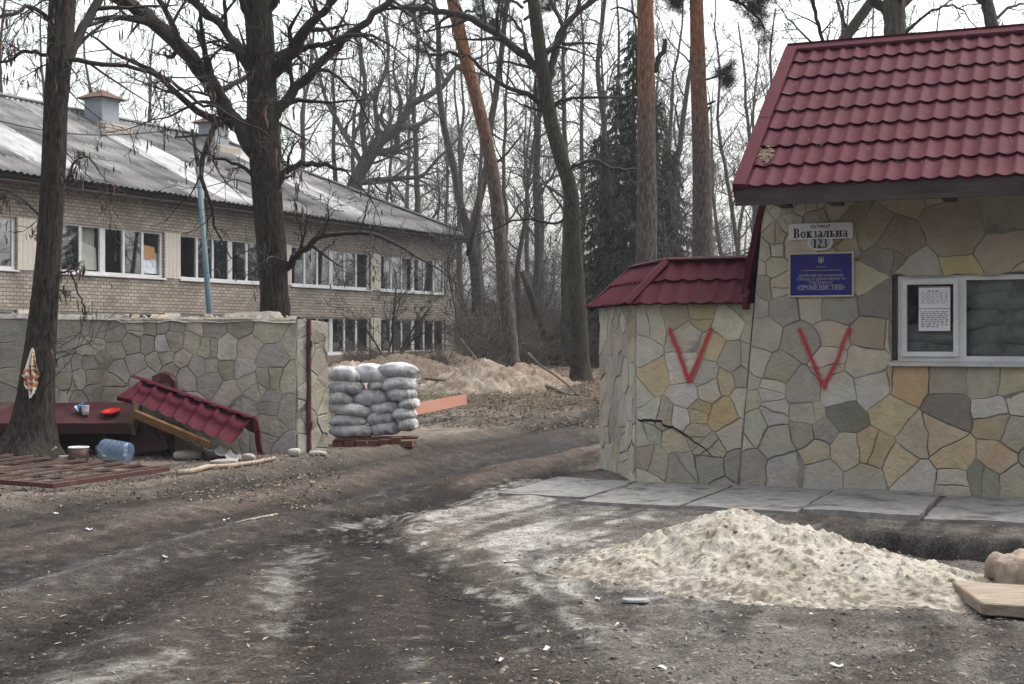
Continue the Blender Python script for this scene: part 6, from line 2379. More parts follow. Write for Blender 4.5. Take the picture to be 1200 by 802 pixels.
# pale blue pole with a cable
p0, p1, p2 = at(246, 372, 27.0), at(232.5, 196, 27.0), at(225.5, 152, 27.0)
base = p0 + (p0 - p1) * 0.42
pole = empty('lamp_pole', (base.x, base.y, gz(base.x, base.y) - 0.05), 'leaning pale blue metal pole with a dark top behind the stone wall', 'pole')
oo = tuple(pole.location)
mb = MB()
mb.tube([base, p0, p1], [0.062, 0.06, 0.05], 10)
mb.build('post', M_bluepaint, pole, smooth=True, org=oo)
mb = MB()
mb.tube([p1, p2], [0.04, 0.035], 8)
mb.bar(p2 + Vector((-0.35, 0, -0.16)), p2 + Vector((0.45, 0, -0.1)), 0.04, 0.04)
for s_ in (-0.3, 0.4): mb.tube([p2 + Vector((s_, 0, -0.12)), p2 + Vector((s_, 0, 0.0))], [0.03, 0.022], 6)
mb.build('top', M_blackmetal, pole, org=oo)
c0 = at(-60, 125, 24.0)
pts = [c0.lerp(p2 + Vector((-0.3, 0, 0)), t / 14) - Vector((0, 0, 0.28 * math.sin(math.pi * t / 14))) for t in range(15)]
mb = MB()
mb.tube(pts, [0.012] * 15, 5)
tag(mb.build('overhead_cable', M_blackmetal, org=tuple(c0)), 'thin black overhead cable running to the pale blue pole', 'cable')

# far bank: mounds of rubble and earth in front of the building
rub = [(0.30, 0.262, 0.212), (0.19, 0.15, 0.112), (0.14, 0.105, 0.08), (0.15, 0.115, 0.085)]
eth = [(0.15, 0.115, 0.088), (0.2, 0.16, 0.125), (0.09, 0.07, 0.055), (0.12, 0.09, 0.07)]
for px, d, w_, h_, cols_, lab in [(568, 33.5, 3.1, 0.68, rub, 'pale rubble heap below the leaning pine trunk'),
                                 (612, 34.5, 2.4, 0.48, [(0.26, 0.19, 0.15), (0.3, 0.235, 0.18), (0.15, 0.11, 0.085), (0.15, 0.115, 0.085)], 'reddish earth heap right of the pale rubble heap'),
                                 (470, 36.0, 4.0, 0.7, eth, 'dark brown earth bank behind the sandbag stack'),
                                 (520, 39.0, 3.6, 0.6, eth, 'brown earth bank under the corner of the brick building'),
                                 (408, 34.0, 2.8, 0.62, [(0.36, 0.30, 0.24), (0.24, 0.18, 0.14), (0.14, 0.105, 0.08), (0.15, 0.115, 0.085)], 'sandy heap seen between the stone wall and the sandbags')]:
    x = (px - 600) / F * d
    pile('earth_mound', x, d, [(0, 0, h_, h_ / (w_ * 0.36), 0, 1.5), (-w_ * 0.22, 0.1, h_ * 0.6, h_ / (w_ * 0.32), 0, 1.3), (w_ * 0.25, -0.1, h_ * 0.5, h_ / (w_ * 0.3), 0, 1.3)],
         (w_ * 1.7, w_ * 1.1), 0.05, int(px), M_sand, cols_, lab, 'mound', 0.12)
# ------------------------------------------------------------------ trees
def smooth_path(pts, rad, per=4, wob=0.0, rng=None):
    """Catmull-Rom through the points, with the radii carried along"""
    P = [Vector(p) for p in pts]
    out, rr = [], []
    n = len(P)
    for i in range(n - 1):
        a, b, c, d = P[max(i - 1, 0)], P[i], P[i + 1], P[min(i + 2, n - 1)]
        for k in range(per):
            t = k / per
            q = 0.5 * ((2 * b) + (c - a) * t + (2 * a - 5 * b + 4 * c - d) * t * t + (3 * b - a - 3 * c + d) * t ** 3)
            if wob and rng and (i or k): q = q + Vector((rng.gauss(0, wob), rng.gauss(0, wob), rng.gauss(0, wob)))
            out.append(q)
            rr.append(rad[i] + (rad[i + 1] - rad[i]) * t)
    out.append(P[-1])
    rr.append(rad[-1])
    return out, rr


SIDES = {0: 10, 1: 6, 2: 4, 3: 3, 4: 3}


def grow(mb, rng, p, d, L, r, lvl, maxl, up=0.05, wob=0.2, kids=(0, 7, 6, 4), rmin=0.004, tips=None, spread=0.85, start=0.25, ratio=0.52):
    """one branch with everything that grows from it"""
    n = max(3, min(9, int(L / (0.5 if lvl < 2 else 0.28)) + 1))
    pts, rad = [p.copy()], [r]
    d = d.normalized()
    step = L / n
    for i in range(n):
        d = d + Vector((rng.gauss(0, wob), rng.gauss(0, wob), rng.gauss(0, wob) + up))
        d.normalize()
        p = p + d * step
        pts.append(p.copy())
        rad.append(max(rmin, r * (1 - 0.82 * (i + 1) / n)))
    mb.tube(pts, rad, SIDES[lvl], cap=False)
    if tips is not None and lvl >= maxl - 1: tips.append((pts[-1].copy(), d.copy()))
    if lvl >= maxl: return
    sprout(mb, rng, pts, rad, L, lvl, maxl, up, wob, kids, rmin, tips, spread, start, ratio)


def sprout(mb, rng, pts, rad, L, lvl, maxl, up=0.05, wob=0.2, kids=(0, 7, 6, 4), rmin=0.004, tips=None, spread=0.85, start=0.25, ratio=0.52, num=None):
    m = num if num is not None else kids[min(lvl, len(kids) - 1)]
    n = len(pts) - 1
    for k in range(m):
        f = start + (1 - start) * (k + rng.random()) / m
        i = min(int(f * n), n - 1)
        q = pts[i].lerp(pts[i + 1], f * n - i)
        ax = (pts[i + 1] - pts[i]).normalized()
        s = ax.cross(Vector((rng.gauss(0, 1), rng.gauss(0, 1), rng.gauss(0, 1))))
        if s.length < 0.05: continue
        s.normalize()
        a = spread * rng.uniform(0.55, 1.25)
        dd = ax * math.cos(a) + s * math.sin(a)
        rr = rad[i] * rng.uniform(0.4, 0.62)
        LL = L * ratio * rng.uniform(0.6, 1.3) * (1 - 0.35 * f)
        grow(mb, rng, q, dd, LL, max(rr, rmin * 1.1), lvl + 1, maxl, up, wob, kids, rmin, tips, spread, 0.2, ratio)


def pod_mesh(rng, tips, count, size=(0.10, 0.19)):
    m = MB()
    for _ in range(count):
        t, d = tips[rng.randrange(len(tips))]
        c = t + Vector((rng.gauss(0, 0.09), rng.gauss(0, 0.09), rng.gauss(0, 0.05)))
        L, w_ = rng.uniform(*size), rng.uniform(0.009, 0.015)
        a = rng.uniform(0, 6.28)
        s = Vector((math.cos(a), math.sin(a), 0)) * w_
        cv = Vector((-math.sin(a), math.cos(a), 0)) * rng.uniform(-0.05, 0.05)
        tl = Vector((rng.gauss(0, 0.12), rng.gauss(0, 0.12), -1)) * L
        b = len(m.v)
        for k, wd in ((0, 0.3), (0.35, 1.0), (0.7, 1.0), (1.0, 0.25)):
            q = c + tl * k + cv * (4 * k * (1 - k))
            m.v += [tuple(q - s * wd), tuple(q + s * wd)]
        for k in range(3): m.face((b + 2 * k, b + 2 * k + 1, b + 2 * k + 3, b + 2 * k + 2))
    return m


def px_path(pix, d):
    """[(px, py, width in px[, distance])] -> points and radii"""
    pts, rad = [], []
    for q in pix:
        dd = q[3] if len(q) > 3 else d
        pts.append(at(q[0], q[1], dd))
        rad.append(q[2] / 2 * dd / F)
    return pts, rad


def own_tree(name, label, d, trunk, limbs, bark, twig, seed, maxl=4, kids=(0, 7, 6, 4), num=9, pods=0, rmin=0.005, up=0.02, ratio=0.42, topnum=8, wob=0.2, flare=None, shoots=0, group=None, limb_bark=True):
    rng = random.Random(seed)
    pts, rad = px_path(trunk, d)
    base = Vector((pts[0].x, pts[0].y, gz(pts[0].x, pts[0].y) - 0.15)) if pts[0].z > 0.3 else pts[0].copy()
    if pts[0].z > base.z + 0.2:
        pts = [base] + pts
        rad = [rad[0] * 1.12] + rad
    tp, tr = smooth_path(pts, rad, 20 if pods else 6, 0.0 if pods else 0.004, rng)
    root = empty(name, tuple(base), label, 'tree', group)
    m = MB()
    if flare:
        tr = [r_ * (1 + flare * math.exp(-(q - base).length / 0.35)) for q, r_ in zip(tp, tr)]
    NS = 60 if pods else 24
    m.tube(tp, tr, NS, cap=False)
    # uneven, buttressed stem with furrows in the bark
    V = np.array(m.v).reshape(len(tp), NS, 3)
    Cn = np.array([tuple(q) for q in tp])[:, None, :]
    th = np.linspace(0, 2 * math.pi, NS, endpoint=False)[None, :]
    arc = np.concatenate([[0], np.cumsum([(tp[q + 1] - tp[q]).length for q in range(len(tp) - 1)])])[:, None]
    rad_ = np.array(tr)[:, None]
    cx_, cy_ = np.cos(th) * 1.4 + 7, np.sin(th) * 1.4 + 7
    k = 1 + 0.13 * (fbm(cx_ + arc * 0.5 + seed, cy_ + arc * 0.3, seed, 3) - 0.5) * 2
    if pods:
        fur = np.abs(fbm(np.minimum(th, 2 * math.pi - th) * 5 + 1.2 * vn(arc * 1.6, th * 0 + 2.0, 5), arc * 0.9 + np.where(th > math.pi, 40, 0), seed + 4, 3) - 0.5) * 2
        k = k - np.minimum(0.022 / rad_, 0.09) * (1 - np.clip(fur * 3.5, 0, 1))
    if flare: k = k + 0.22 * np.exp(-arc / 0.3) * (0.5 + 0.5 * np.cos(th * 5 + seed))
    m.v = [tuple(q) for q in (Cn + (V - Cn) * k[..., None]).reshape(-1, 3)]
    m.build('trunk', bark, root, smooth=True, org=tuple(base))
    m = MB()
    tips = []
    for lb in limbs:
        lp, lr = px_path(lb, d)
        y0 = lp[0].y
        dep = rng.uniform(-1.2, 1.2)
        for i, q in enumerate(lp):
            if len(lb[i]) < 4:
                f = i / max(1, len(lp) - 1)
                k_ = (q.y + dep * f) / q.y
                lp[i] = Vector((q.x * k_, q.y * k_, EYE + (q.z - EYE) * k_))
        near_ = min(tp, key=lambda q_: (q_ - lp[0]).length)
        if 0.02 < (near_ - lp[0]).length < 3.2 * max(tr[0], 0.1):
            k_ = min(range(len(tp)), key=lambda q_: (tp[q_] - lp[0]).length)
            lp, lr = [tp[max(k_ - 2, 0)]] + lp, [lr[0] * 1.1] + lr
        sp, sr = smooth_path(lp, [r_ * 0.86 for r_ in lr], 4, 0.016, rng)
        m.tube(sp, sr, 8, cap=False)
        L = sum((sp[i + 1] - sp[i]).length for i in range(len(sp) - 1))
        sprout(m, rng, sp, sr, max(L, 1.5), 1, maxl, up, wob, kids, rmin, tips, 0.9, 0.15, ratio, num=max(3, int(num * min(L, 6) / 3)))
        # the limb goes on past the last point
        grow(m, rng, sp[-1], sp[-1] - sp[-2], max(1.2, L * 0.5), sr[-1] * 0.9, 2, maxl, up, wob, kids, rmin, tips, 0.8, 0.1, ratio)
    top, tdir = tp[-1], (tp[-1] - tp[-3]).normalized()
    for k in range(topnum):
        a = rng.uniform(0, 6.28)
        dd = (tdir + Vector((math.cos(a), math.sin(a), 0)) * rng.uniform(0.3, 0.9)).normalized()
        grow(m, rng, top - tdir * rng.uniform(0, 1.2), dd, rng.uniform(2.2, 4.0), tr[-1] * rng.uniform(0.4, 0.7), 1, maxl, 0.05, wob, kids, rmin, tips, 0.85, 0.2, ratio)
    if shoots:
        for k in range(shoots):
            i = rng.randrange(len(tp) // 4, len(tp) - 1)
            a = rng.uniform(0, 6.28)
            grow(m, rng, tp[i], Vector((math.cos(a), math.sin(a), rng.uniform(-0.1, 0.5))), rng.uniform(0.7, 1.8), 0.014, 3, maxl, up, 0.25, kids, rmin, tips, 0.9, 0.2, 0.5)
    m.build('crown', twig, root, smooth=True, org=tuple(base))
    if pods and tips:
        vis = [t for t in tips if t[0].z < 9.5]
        tag(pod_mesh(rng, vis or tips, pods).build('seed_pods', M_pod, root, org=tuple(base)), kind='stuff')
    return root, tips


# the leaning acacia at the left
own_tree('acacia', 'dark leaning acacia with furrowed bark and a cloth hung on its trunk', 18.25,
         [(36, 538, 60), (37, 522, 52), (40, 495, 45), (45, 440, 38), (51, 370, 33), (58, 290, 29), (63, 200, 27), (66, 120, 27), (70, 60, 29), (73, 0, 30), (76, -70, 25), (84, -170, 19), (96, -300, 12)],
         [[(84, 66, 14), (98, 32, 13), (119, -6, 13), (140, -60, 11), (170, -130, 8)],
          [(80, 70, 7), (135, 78, 6), (188, 89, 5), (229, 118, 4.5), (264, 132, 3)],
          [(60, 25, 7), (38, 10, 6), (5, 20, 4.5), (-30, 40, 3)],
          [(62, 70, 6), (36, 60, 5), (8, 72, 4), (-25, 66, 3)],
          [(72, 20, 9), (50, -30, 8), (10, -60, 6), (-40, -70, 4)],
          [(76, 215, 4), (88, 190, 3.2), (104, 186, 2.4), (120, 205, 1.6)],
          [(60, 330, 4), (80, 318, 3), (92, 345, 2.4), (100, 362, 1.6)],
          [(44, 250, 4), (24, 232, 3), (2, 222, 2.2), (-20, 226, 1.6)]],
         M_bark1, M_twig, 2, num=9, pods=520, flare=0.45, up=-0.015, shoots=10)
# the big oak-like acacia behind the wall
own_tree('acacia', 'massive dark many branched acacia rising behind the broken end of the stone wall', 22.0,
         [(322, 372, 36), (321, 345, 33), (318, 290, 34), (313, 230, 35), (310, 180, 36), (308, 140, 37), (307, 100, 34), (305, 50, 34), (301, 0, 35), (298, -60, 30), (292, -170, 20), (290, -300, 12)],
         [[(296, 172, 26), (281, 150, 24), (266, 135, 23), (242, 91, 22), (202, 47, 20), (162, 10, 19), (131, -6, 17), (80, -50, 13), (20, -90, 8)],
          [(297, 84, 16), (284, 66, 14), (274, 48, 13), (249, 22, 12), (219, -4, 11), (180, -50, 8)],
          [(322, 134, 15), (347, 104, 14), (374, 75, 12), (395, 54, 12), (430, 24, 10), (462, -3, 9), (510, -50, 6)],
          [(318, 88, 18), (332, 72, 19), (347, 56, 18), (358, 35, 14), (374, 18, 11), (392, -2, 10), (420, -50, 8)],
          [(345, 60, 9), (366, 54, 8), (380, 52, 8), (410, 42, 6), (440, 44, 4)],
          [(326, 216, 10), (337, 199, 9), (360, 192, 8), (388, 195, 6), (408, 204, 3)],
          [(336, 314, 11), (346, 303, 10), (358, 293, 9), (370, 282, 8), (398, 275, 6), (446, 277, 5), (486, 300, 3)],
          [(300, 210, 6), (284, 196, 5), (258, 186, 4), (232, 176, 2.5)],
          [(296, 30, 10), (282, 0, 9), (262, -40, 7)], [(312, 20, 12), (330, -15, 10), (352, -60, 8)],
          [(286, 150, 8), (262, 128, 6), (228, 122, 4), (196, 138, 2.5)]],
         M_bark2, M_twig, 5, num=10, pods=760, up=-0.01, shoots=16, flare=0.2)

# the wide oak behind the building corner
own_tree('oak', 'wide bare oak branching above the hipped end of the building roof', 74.0,
         [(408, 330, 26), (410, 250, 22), (416, 215, 17), (428, 192, 16), (441, 171, 15), (453, 160, 14), (465, 150, 13)],
         [[(465, 150, 12), (484, 123, 10), (516, 104, 8.5), (532, 82, 7), (545, 75, 5)], [(436, 180, 10), (462, 175, 9), (466, 150, 7), (470, 120, 5), (462, 90, 4)],
          [(420, 215, 9), (445, 211, 8), (470, 209, 7), (495, 206, 6), (510, 190, 4), (540, 160, 3)], [(430, 190, 9), (424, 140, 8), (428, 100, 6), (420, 50, 5)],
          [(425, 195, 8), (400, 150, 7), (380, 110, 5), (370, 60, 4)], [(445, 168, 8), (440, 120, 6), (455, 70, 5), (450, 20, 4)]],
         M_barkgrey, M_twiggrey, 12, maxl=4, num=8, rmin=0.012, topnum=5, kids=(0, 7, 6, 4))

# the dark maple between the pines
own_tree('bare_tree', 'tall dark leaning bare tree with mossy foot between the two pines', 35.0,
         [(681, 452, 25), (680, 430, 22), (677, 370, 20), (672, 290, 19), (669, 229, 18), (657, 183, 18), (646, 143, 17), (637, 86, 16), (629, 29, 15), (624, -10, 14), (618, -90, 11), (610, -200, 7)],
         [[(630, 82, 12), (600, 54, 11), (561, 27, 10), (537, 18, 9), (500, 12, 8), (470, 8, 5)], [(645, 86, 11), (651, 62, 11), (657, 40, 10), (675, 17, 8), (700, -3, 7), (730, -30, 5)],
          [(638, 128, 8), (617, 110, 7), (591, 102, 6), (562, 78, 5), (540, 60, 3)], [(652, 122, 5), (680, 115, 4), (738, 113, 3.5), (760, 100, 2)],
          [(666, 199, 6), (695, 188, 5), (718, 198, 4.5), (746, 199, 3)], [(662, 40, 7), (645, 0, 6), (650, -40, 5)],
          [(672, 255, 4), (648, 262, 3.5), (610, 258, 3), (570, 272, 2)]],
         M_barkmoss, M_twig, 9, num=8, up=0.01, rmin=0.006, flare=0.25)

# oak behind the gatehouse
own_tree('oak', 'thick forked bare oak rising behind the ridge of the gatehouse', 27.0,
         [(1050, 240, 27), (1049, 120, 24), (1048, 60, 24), (1048, 30, 24), (1047, 10, 26), (1050, -20, 24), (1056, -80, 18), (1064, -180, 10)],
         [[(1038, 12, 15), (1022, -2, 14), (1010, -30, 12), (990, -80, 9)], [(1056, 8, 12), (1074, -12, 11), (1100, -60, 8)], [(1060, 40, 5), (1085, 18, 4), (1110, 8, 3), (1130, 14, 2)]],
         M_barkgrey, M_twig, 21, num=8, up=0.02, rmin=0.006)
own_tree('oak', 'slanting bare trunk left of the forked oak behind the gatehouse ridge', 30.0,
         [(955, 150, 14), (972, 90, 13), (988, 50, 13), (1005, 24, 12), (1024, -4, 11), (1050, -60, 9), (1070, -140, 6)],
         [[(970, 70, 5), (958, 30, 5), (951, 0, 4.5), (948, -40, 4)], [(975, 70, 4), (940, 40, 3), (920, 18, 2)], [(992, 40, 4), (985, 0, 3), (990, -30, 2)]],
         M_barkgrey, M_twig, 22, num=10, up=0.02, rmin=0.006)
own_tree('bare_tree', 'narrow bare tree at the right behind the gatehouse roof', 29.0,
         [(1172, 160, 17), (1166, 60, 16), (1160, 20, 15), (1154, -15, 14), (1150, -90, 10), (1148, -200, 6)],
         [[(1156, 10, 6), (1135, -8, 5), (1110, -14, 3)], [(1160, 30, 5), (1180, 10, 4), (1200, 4, 3), (1230, -4, 2)]], M_barkgrey, M_twig, 23, num=10, up=0.0, rmin=0.006)


# ---- pines
def tuft(m, rng, c, d, n, L=0.09):
    for _ in range(n):
        v = (d * 0.6 + Vector((rng.gauss(0, 0.6), rng.gauss(0, 0.6), rng.gauss(0, 0.5)))).normalized() * L * rng.uniform(0.7, 1.2)
        s = v.cross(Vector((rng.gauss(0, 1), rng.gauss(0, 1), rng.gauss(0, 1))))
        if s.length < 1e-4: continue
        s = s.normalized() * 0.004
        q = c + d * rng.uniform(-0.22, 0.08) + Vector((rng.gauss(0, 0.05), rng.gauss(0, 0.05), rng.gauss(0, 0.04)))
        m.poly([q - s, q + s, q + v])


def pine(label, d, trunk, boughs, seed, stubs=(), crown=True):
    rng = random.Random(seed)
    pts, rad = px_path(trunk, d)
    base = Vector((pts[0].x, pts[0].y, gz(pts[0].x, pts[0].y) - 0.1))
    if pts[0].z > base.z + 0.15:
        dirn = (pts[1] - pts[0]) / (pts[1].z - pts[0].z)
        base = pts[0] + dirn * (base.z - pts[0].z)
        pts, rad = [base] + pts, [rad[0] * 1.15] + rad
    tp, tr = smooth_path(pts, rad, 5, 0.004, rng)
    root = empty('pine_tree', tuple(base), label, 'tree', 'tall pines at the edge of the wood')
    m = MB()
    m.tube(tp, tr, 18, cap=False)
    m.build('trunk', M_barkpine, root, smooth=True, org=tuple(base))
    m, nd = MB(), MB()
    tips = []
    for b in boughs:
        lp, lr = px_path(b, d)
        sp, sr = smooth_path(lp, lr, 4, 0.02, rng)
        m.tube(sp, sr, 6, cap=False)
        L = sum((sp[i + 1] - sp[i]).length for i in range(len(sp) - 1))
        sprout(m, rng, sp, sr, max(L, 1.0), 1, 3, 0.03, 0.2, (0, 8, 6, 4), 0.006, tips, 0.8, 0.35, 0.38, num=max(8, int(L * 6)))
    if crown:
        top = tp[-1]
        for k in range(16):
            i = rng.randrange(int(len(tp) * 0.80), len(tp))
            a = rng.uniform(0, 6.28)
            grow(m, rng, tp[i], Vector((math.cos(a), math.sin(a), rng.uniform(-0.1, 0.5))), rng.uniform(1.5, 3.2), tr[i] * 0.4, 1, 3, 0.04, 0.2, (0, 7, 5, 4), 0.006, tips, 0.8, 0.3, 0.42)
    for b in stubs:
        lp, lr = px_path(b, d)
        sp, sr = smooth_path(lp, lr, 4, 0.01, rng)
        m.tube(sp, sr, 6)
    m.build('crown', M_twig, root, smooth=True, org=tuple(base))
    for t, dd in tips: tuft(nd, rng, t, dd, 46, 0.14)
    tag(nd.build('needles', M_needle, root, org=tuple(base)), kind='stuff')
    return root


pine('leaning pine with an orange upper trunk behind the sandbags and rubble', 38.0,
     [(601, 436, 19), (600, 410, 16), (592, 340, 16), (580, 220, 15.5), (563, 134, 15), (545, 66, 15), (531, 2, 14.5), (515, -70, 13), (490, -190, 9), (478, -250, 5)],
     [[(548, 74, 4), (530, 62, 4), (512, 66, 3), (496, 60, 2)], [(535, 24, 4), (550, 12, 3), (562, 18, 2), (580, 24, 1.5)], [(526, -20, 5), (505, 0, 4), (486, 14, 3)]],
     31, stubs=[[(566, 150, 3), (580, 160, 2.5), (600, 168, 1.5)], [(575, 196, 3), (596, 178, 2.5), (616, 150, 1.5)]])
pine('straight pine behind the low tiled wall, with a dark broken branch', 30.0,
     [(757, 330, 26), (758, 250, 24), (758, 200, 22), (757, 110, 21), (757, 50, 20), (756, 0, 19), (755, -80, 17), (755, -200, 12), (755, -280, 6)],
     [], 32, stubs=[[(767, 84, 7), (772, 70, 6.5), (778, 58, 6), (779, 46, 4.5)], [(748, 22, 3), (730, 10, 2.5), (715, 12, 1.5)], [(768, 128, 3), (776, 120, 2)]])
pine('straight orange barked pine nearest the slope of the gatehouse roof', 31.0,
     [(823, 330, 25), (823, 250, 23), (822, 190, 22), (819, 110, 19), (817, 40, 17), (816, 0, 16), (815, -90, 14), (814, -200, 9), (814, -270, 5)],
     [[(822, -20, 5), (842, -6, 4), (862, 2, 3.5), (880, 14, 3), (896, 34, 2)], [(820, -30, 5), (850, -26, 4), (876, -12, 3), (890, 8, 2)], [(822, 96, 3), (836, 92, 2.5), (848, 88, 2), (856, 96, 1.2)],
      [(820, -60, 5), (846, -46, 4), (870, -36, 3), (886, -20, 2)], [(812, -10, 4), (800, 0, 3), (790, 2, 2)]], 33, stubs=[[(826, 124, 3.5), (838, 118, 2)], [(828, 130, 4), (832, 126, 3)]])
pine('dark pine far behind, its crown above the leaning bare tree', 52.0,
     [(676, 410, 9), (668, 250, 8), (655, 183, 8), (643, 120, 8), (628, 40, 8), (622, -50, 7), (618, -120, 4)],
     [[(614, 40, 4), (600, 22, 3), (588, 14, 2)], [(614, 24, 4), (630, 12, 3), (642, 10, 2)], [(613, 10, 4), (598, 0, 3), (584, -2, 2)], [(613, 4, 4), (632, -6, 3), (650, -4, 2)]], 34)


# ---- spruce
def spruce(label, d, px, top, foot, hw, seed, nb=150):
    rng = random.Random(seed)
    b = at(px, foot, d)
    b.z = gz(b.x, b.y) - 0.1
    t = at(px, top, d)
    root = empty('spruce', tuple(b), label, 'tree', 'dark spruces behind the pines')
    m = MB()
    n = 10
    m.tube([b.lerp(t, i / n) for i in range(n + 1)], [0.2 * (1 - 0.93 * i / n) for i in range(n + 1)], 10, cap=False)
    m.build('trunk', M_barkgrey, root, smooth=True, org=tuple(b))
    br, nd = MB(), MB()
    H = t.z - b.z
    for k in range(nb):
        f = 0.06 + 0.92 * (k / nb)
        L = (hw * d / F) * (1 - f) ** 0.85 * rng.uniform(0.55, 1.15) + 0.15
        a = k * 2.399 + rng.uniform(-0.4, 0.4)
        p = b.lerp(t, f)
        dd = Vector((math.cos(a), math.sin(a), 0))
        pts = [p + dd * L * s + Vector((0, 0, -0.42 * L * s * s + 0.16 * L * s ** 3)) for s in (0, 0.25, 0.5, 0.75, 1.0)]
        br.tube(pts, [0.02, 0.016, 0.012, 0.008, 0.004], 3, cap=False)
        s_ = Vector((-dd.y, dd.x, 0))
        for q in range(int(30 + L * 60)):
            u = rng.uniform(0.12, 1.0)
            i = min(int(u * 4), 3)
            c = pts[i].lerp(pts[i + 1], u * 4 - i)
            w_ = L * 0.24 * (1.15 - u) + 0.06
            side = rng.choice((-1, 1))
            e = c + s_ * side * w_ * rng.uniform(0.3, 1.1) + dd * rng.uniform(0.0, 0.14) + Vector((0, 0, -rng.uniform(0.05, 0.30)))
            v = (e - c)
            pr = v.cross(Vector((rng.gauss(0, 0.4), rng.gauss(0, 0.4), 1)))
            if pr.length < 1e-4: continue
            pr = pr.normalized() * rng.uniform(0.009, 0.02)
            nd.poly([c - pr * 0.6, c + pr * 0.6, c + v * 0.6 + pr, e, c + v * 0.6 - pr])
    br.build('crown', M_twig, root, org=tuple(b))
    tag(nd.build('needles', M_sprneedle, root, org=tuple(b)), kind='stuff')


spruce('tall dark spruce standing directly behind the straight pine', 44.0, 742, 26, 440, 66, 41, 170)
spruce('lower dark spruce left of the taller spruce', 47.0, 704, 150, 440, 66, 42, 130)
spruce('broad dark spruce farther back behind the tall spruce', 56.0, 722, 90, 440, 60, 44, 150)
spruce('dark spruce far back just right of the straight pine', 58.0, 770, 110, 440, 54, 45, 140)
spruce('small dark spruce between the two straight pines', 50.0, 786, 165, 440, 55, 43, 110)

# ---- the wood: bare trees, copies of a few kinds
LBL = {'tall': 'slender bare grey deciduous tree in the wood behind the drive',
       'forked': 'bare grey forked tree in the wood behind the drive',
       'sap': 'thin bare sapling among the trees of the wood',
       'shrub': 'tangled bare brown shrub at the foot of the wood'}


def proto_tree(kind, seed, H, r, bark, twig, forked=False, lean=0.0, limbs=15, maxl=4):
    rng = random.Random(seed)
    root = empty('bare_tree', (0, 0, 0), LBL[kind], 'tree', 'bare forked trees of the wood' if forked else 'bare slender trees of the wood')
    m, c = MB(), MB()
    stems = []
    if forked:
        hf = H * rng.uniform(0.16, 0.3)
        p, rad = smooth_path([(0, 0, -0.3), (rng.uniform(-0.2, 0.2), 0, hf * 0.5), (rng.uniform(-0.3, 0.3), 0.1, hf)], [r * 1.2, r, r * 0.95], 4, 0.01, rng)
        m.tube(p, rad, 10, cap=False)
        for s in (-1, 1):
            q = p[-1]
            pts = [q - Vector((0, 0, 0.15))]
            x, y = q.x, q.y
            for k in range(6):
                x += s * rng.uniform(0.15, 0.75) * (1 - k * 0.12)
                y += rng.uniform(-0.4, 0.4)
                pts.append(Vector((x, y, hf + (H - hf) * (k + 1) / 6)))
            stems.append(smooth_path(pts, [r * 0.75 * (1 - 0.85 * k / 6) + 0.01 for k in range(7)], 3, 0.03, rng))
    else:
        pts, x, y = [Vector((0, 0, -0.3))], 0, 0
        for k in range(8):
            x += rng.uniform(-0.28, 0.28) + lean * H / 8
            y += rng.uniform(-0.28, 0.28)
            pts.append(Vector((x, y, H * (k + 1) / 8)))
        stems.append(smooth_path(pts, [r * 1.15] + [r * (1 - 0.88 * (k + 1) / 8) + 0.008 for k in range(8)], 3, 0.02, rng))
    for p, rad in stems:
        m.tube(p, rad, 9, cap=False)
        nl = limbs if not forked else int(limbs * 0.65)
        for k in range(nl):
            f = 0.26 + 0.72 * (k + rng.random()) / nl
            i = min(int(f * (len(p) - 1)), len(p) - 2)
            a = rng.uniform(0, 6.28)
            el = rng.uniform(0.35, 1.3)
            L = H * rng.uniform(0.13, 0.27) * (1.2 - f * 0.7)
            grow(c, rng, p[i], Vector((math.cos(a), math.sin(a), el)), L, rad[i] * rng.uniform(0.3, 0.5) + 0.006, 1, maxl, 0.07, 0.19, (0, 6, 6, 4), 0.006, None, 0.75, 0.2, 0.5)
    m.build('trunk', bark, root, smooth=True)
    c.build('crown', twig, root, smooth=True)
    return root


def proto_bush(kind, seed, n, H, spread_, twig, name, cat, group, r=0.02, maxl=3):
    rng = random.Random(seed)
    root = empty(name, (0, 0, 0), LBL[kind], cat, group)
    c = MB()
    for k in range(n):
        a = rng.uniform(0, 6.28)
        sp = rng.uniform(0.1, spread_)
        grow(c, rng, Vector((math.cos(a) * 0.15 * sp, math.sin(a) * 0.15 * sp, -0.1)), Vector((math.cos(a) * sp, math.sin(a) * sp, 1)), H * rng.uniform(0.6, 1.1), r * rng.uniform(0.6, 1.2), 1, maxl, 0.03, 0.2, (0, 9, 6, 4), 0.006, None, 0.7, 0.15, 0.45)
    c.build('stems', twig, root, smooth=True)
    return root


protos = [proto_tree('tall', 61, 19, 0.19, M_barkgrey, M_twiggrey, lean=0.02), proto_tree('tall', 62, 22, 0.24, M_barkgrey, M_twiggrey, limbs=18), proto_tree('tall', 63, 17, 0.14, M_barkgrey, M_twiggrey, lean=-0.05),
          proto_tree('forked', 64, 18, 0.26, M_barkgrey, M_twiggrey, True), proto_tree('forked', 65, 20, 0.22, M_barkgrey, M_twiggrey, True)]
saps = [proto_bush('sap', 66, 1, 7.5, 0.15, M_twiggrey, 'sapling', 'sapling', 'thin bare saplings of the wood', 0.05, 4), proto_bush('sap', 67, 2, 6.0, 0.35, M_twiggrey, 'sapling', 'sapling', 'thin bare saplings of the wood', 0.04, 4)]
shrubs = [proto_bush('shrub', 68, 16, 2.2, 1.1, M_brush, 'shrub', 'shrub', 'tangled shrubs at the foot of the wood', 0.016), proto_bush('shrub', 69, 22, 1.7, 1.5, M_brush, 'shrub', 'shrub', 'tangled shrubs at the foot of the wood', 0.012)]


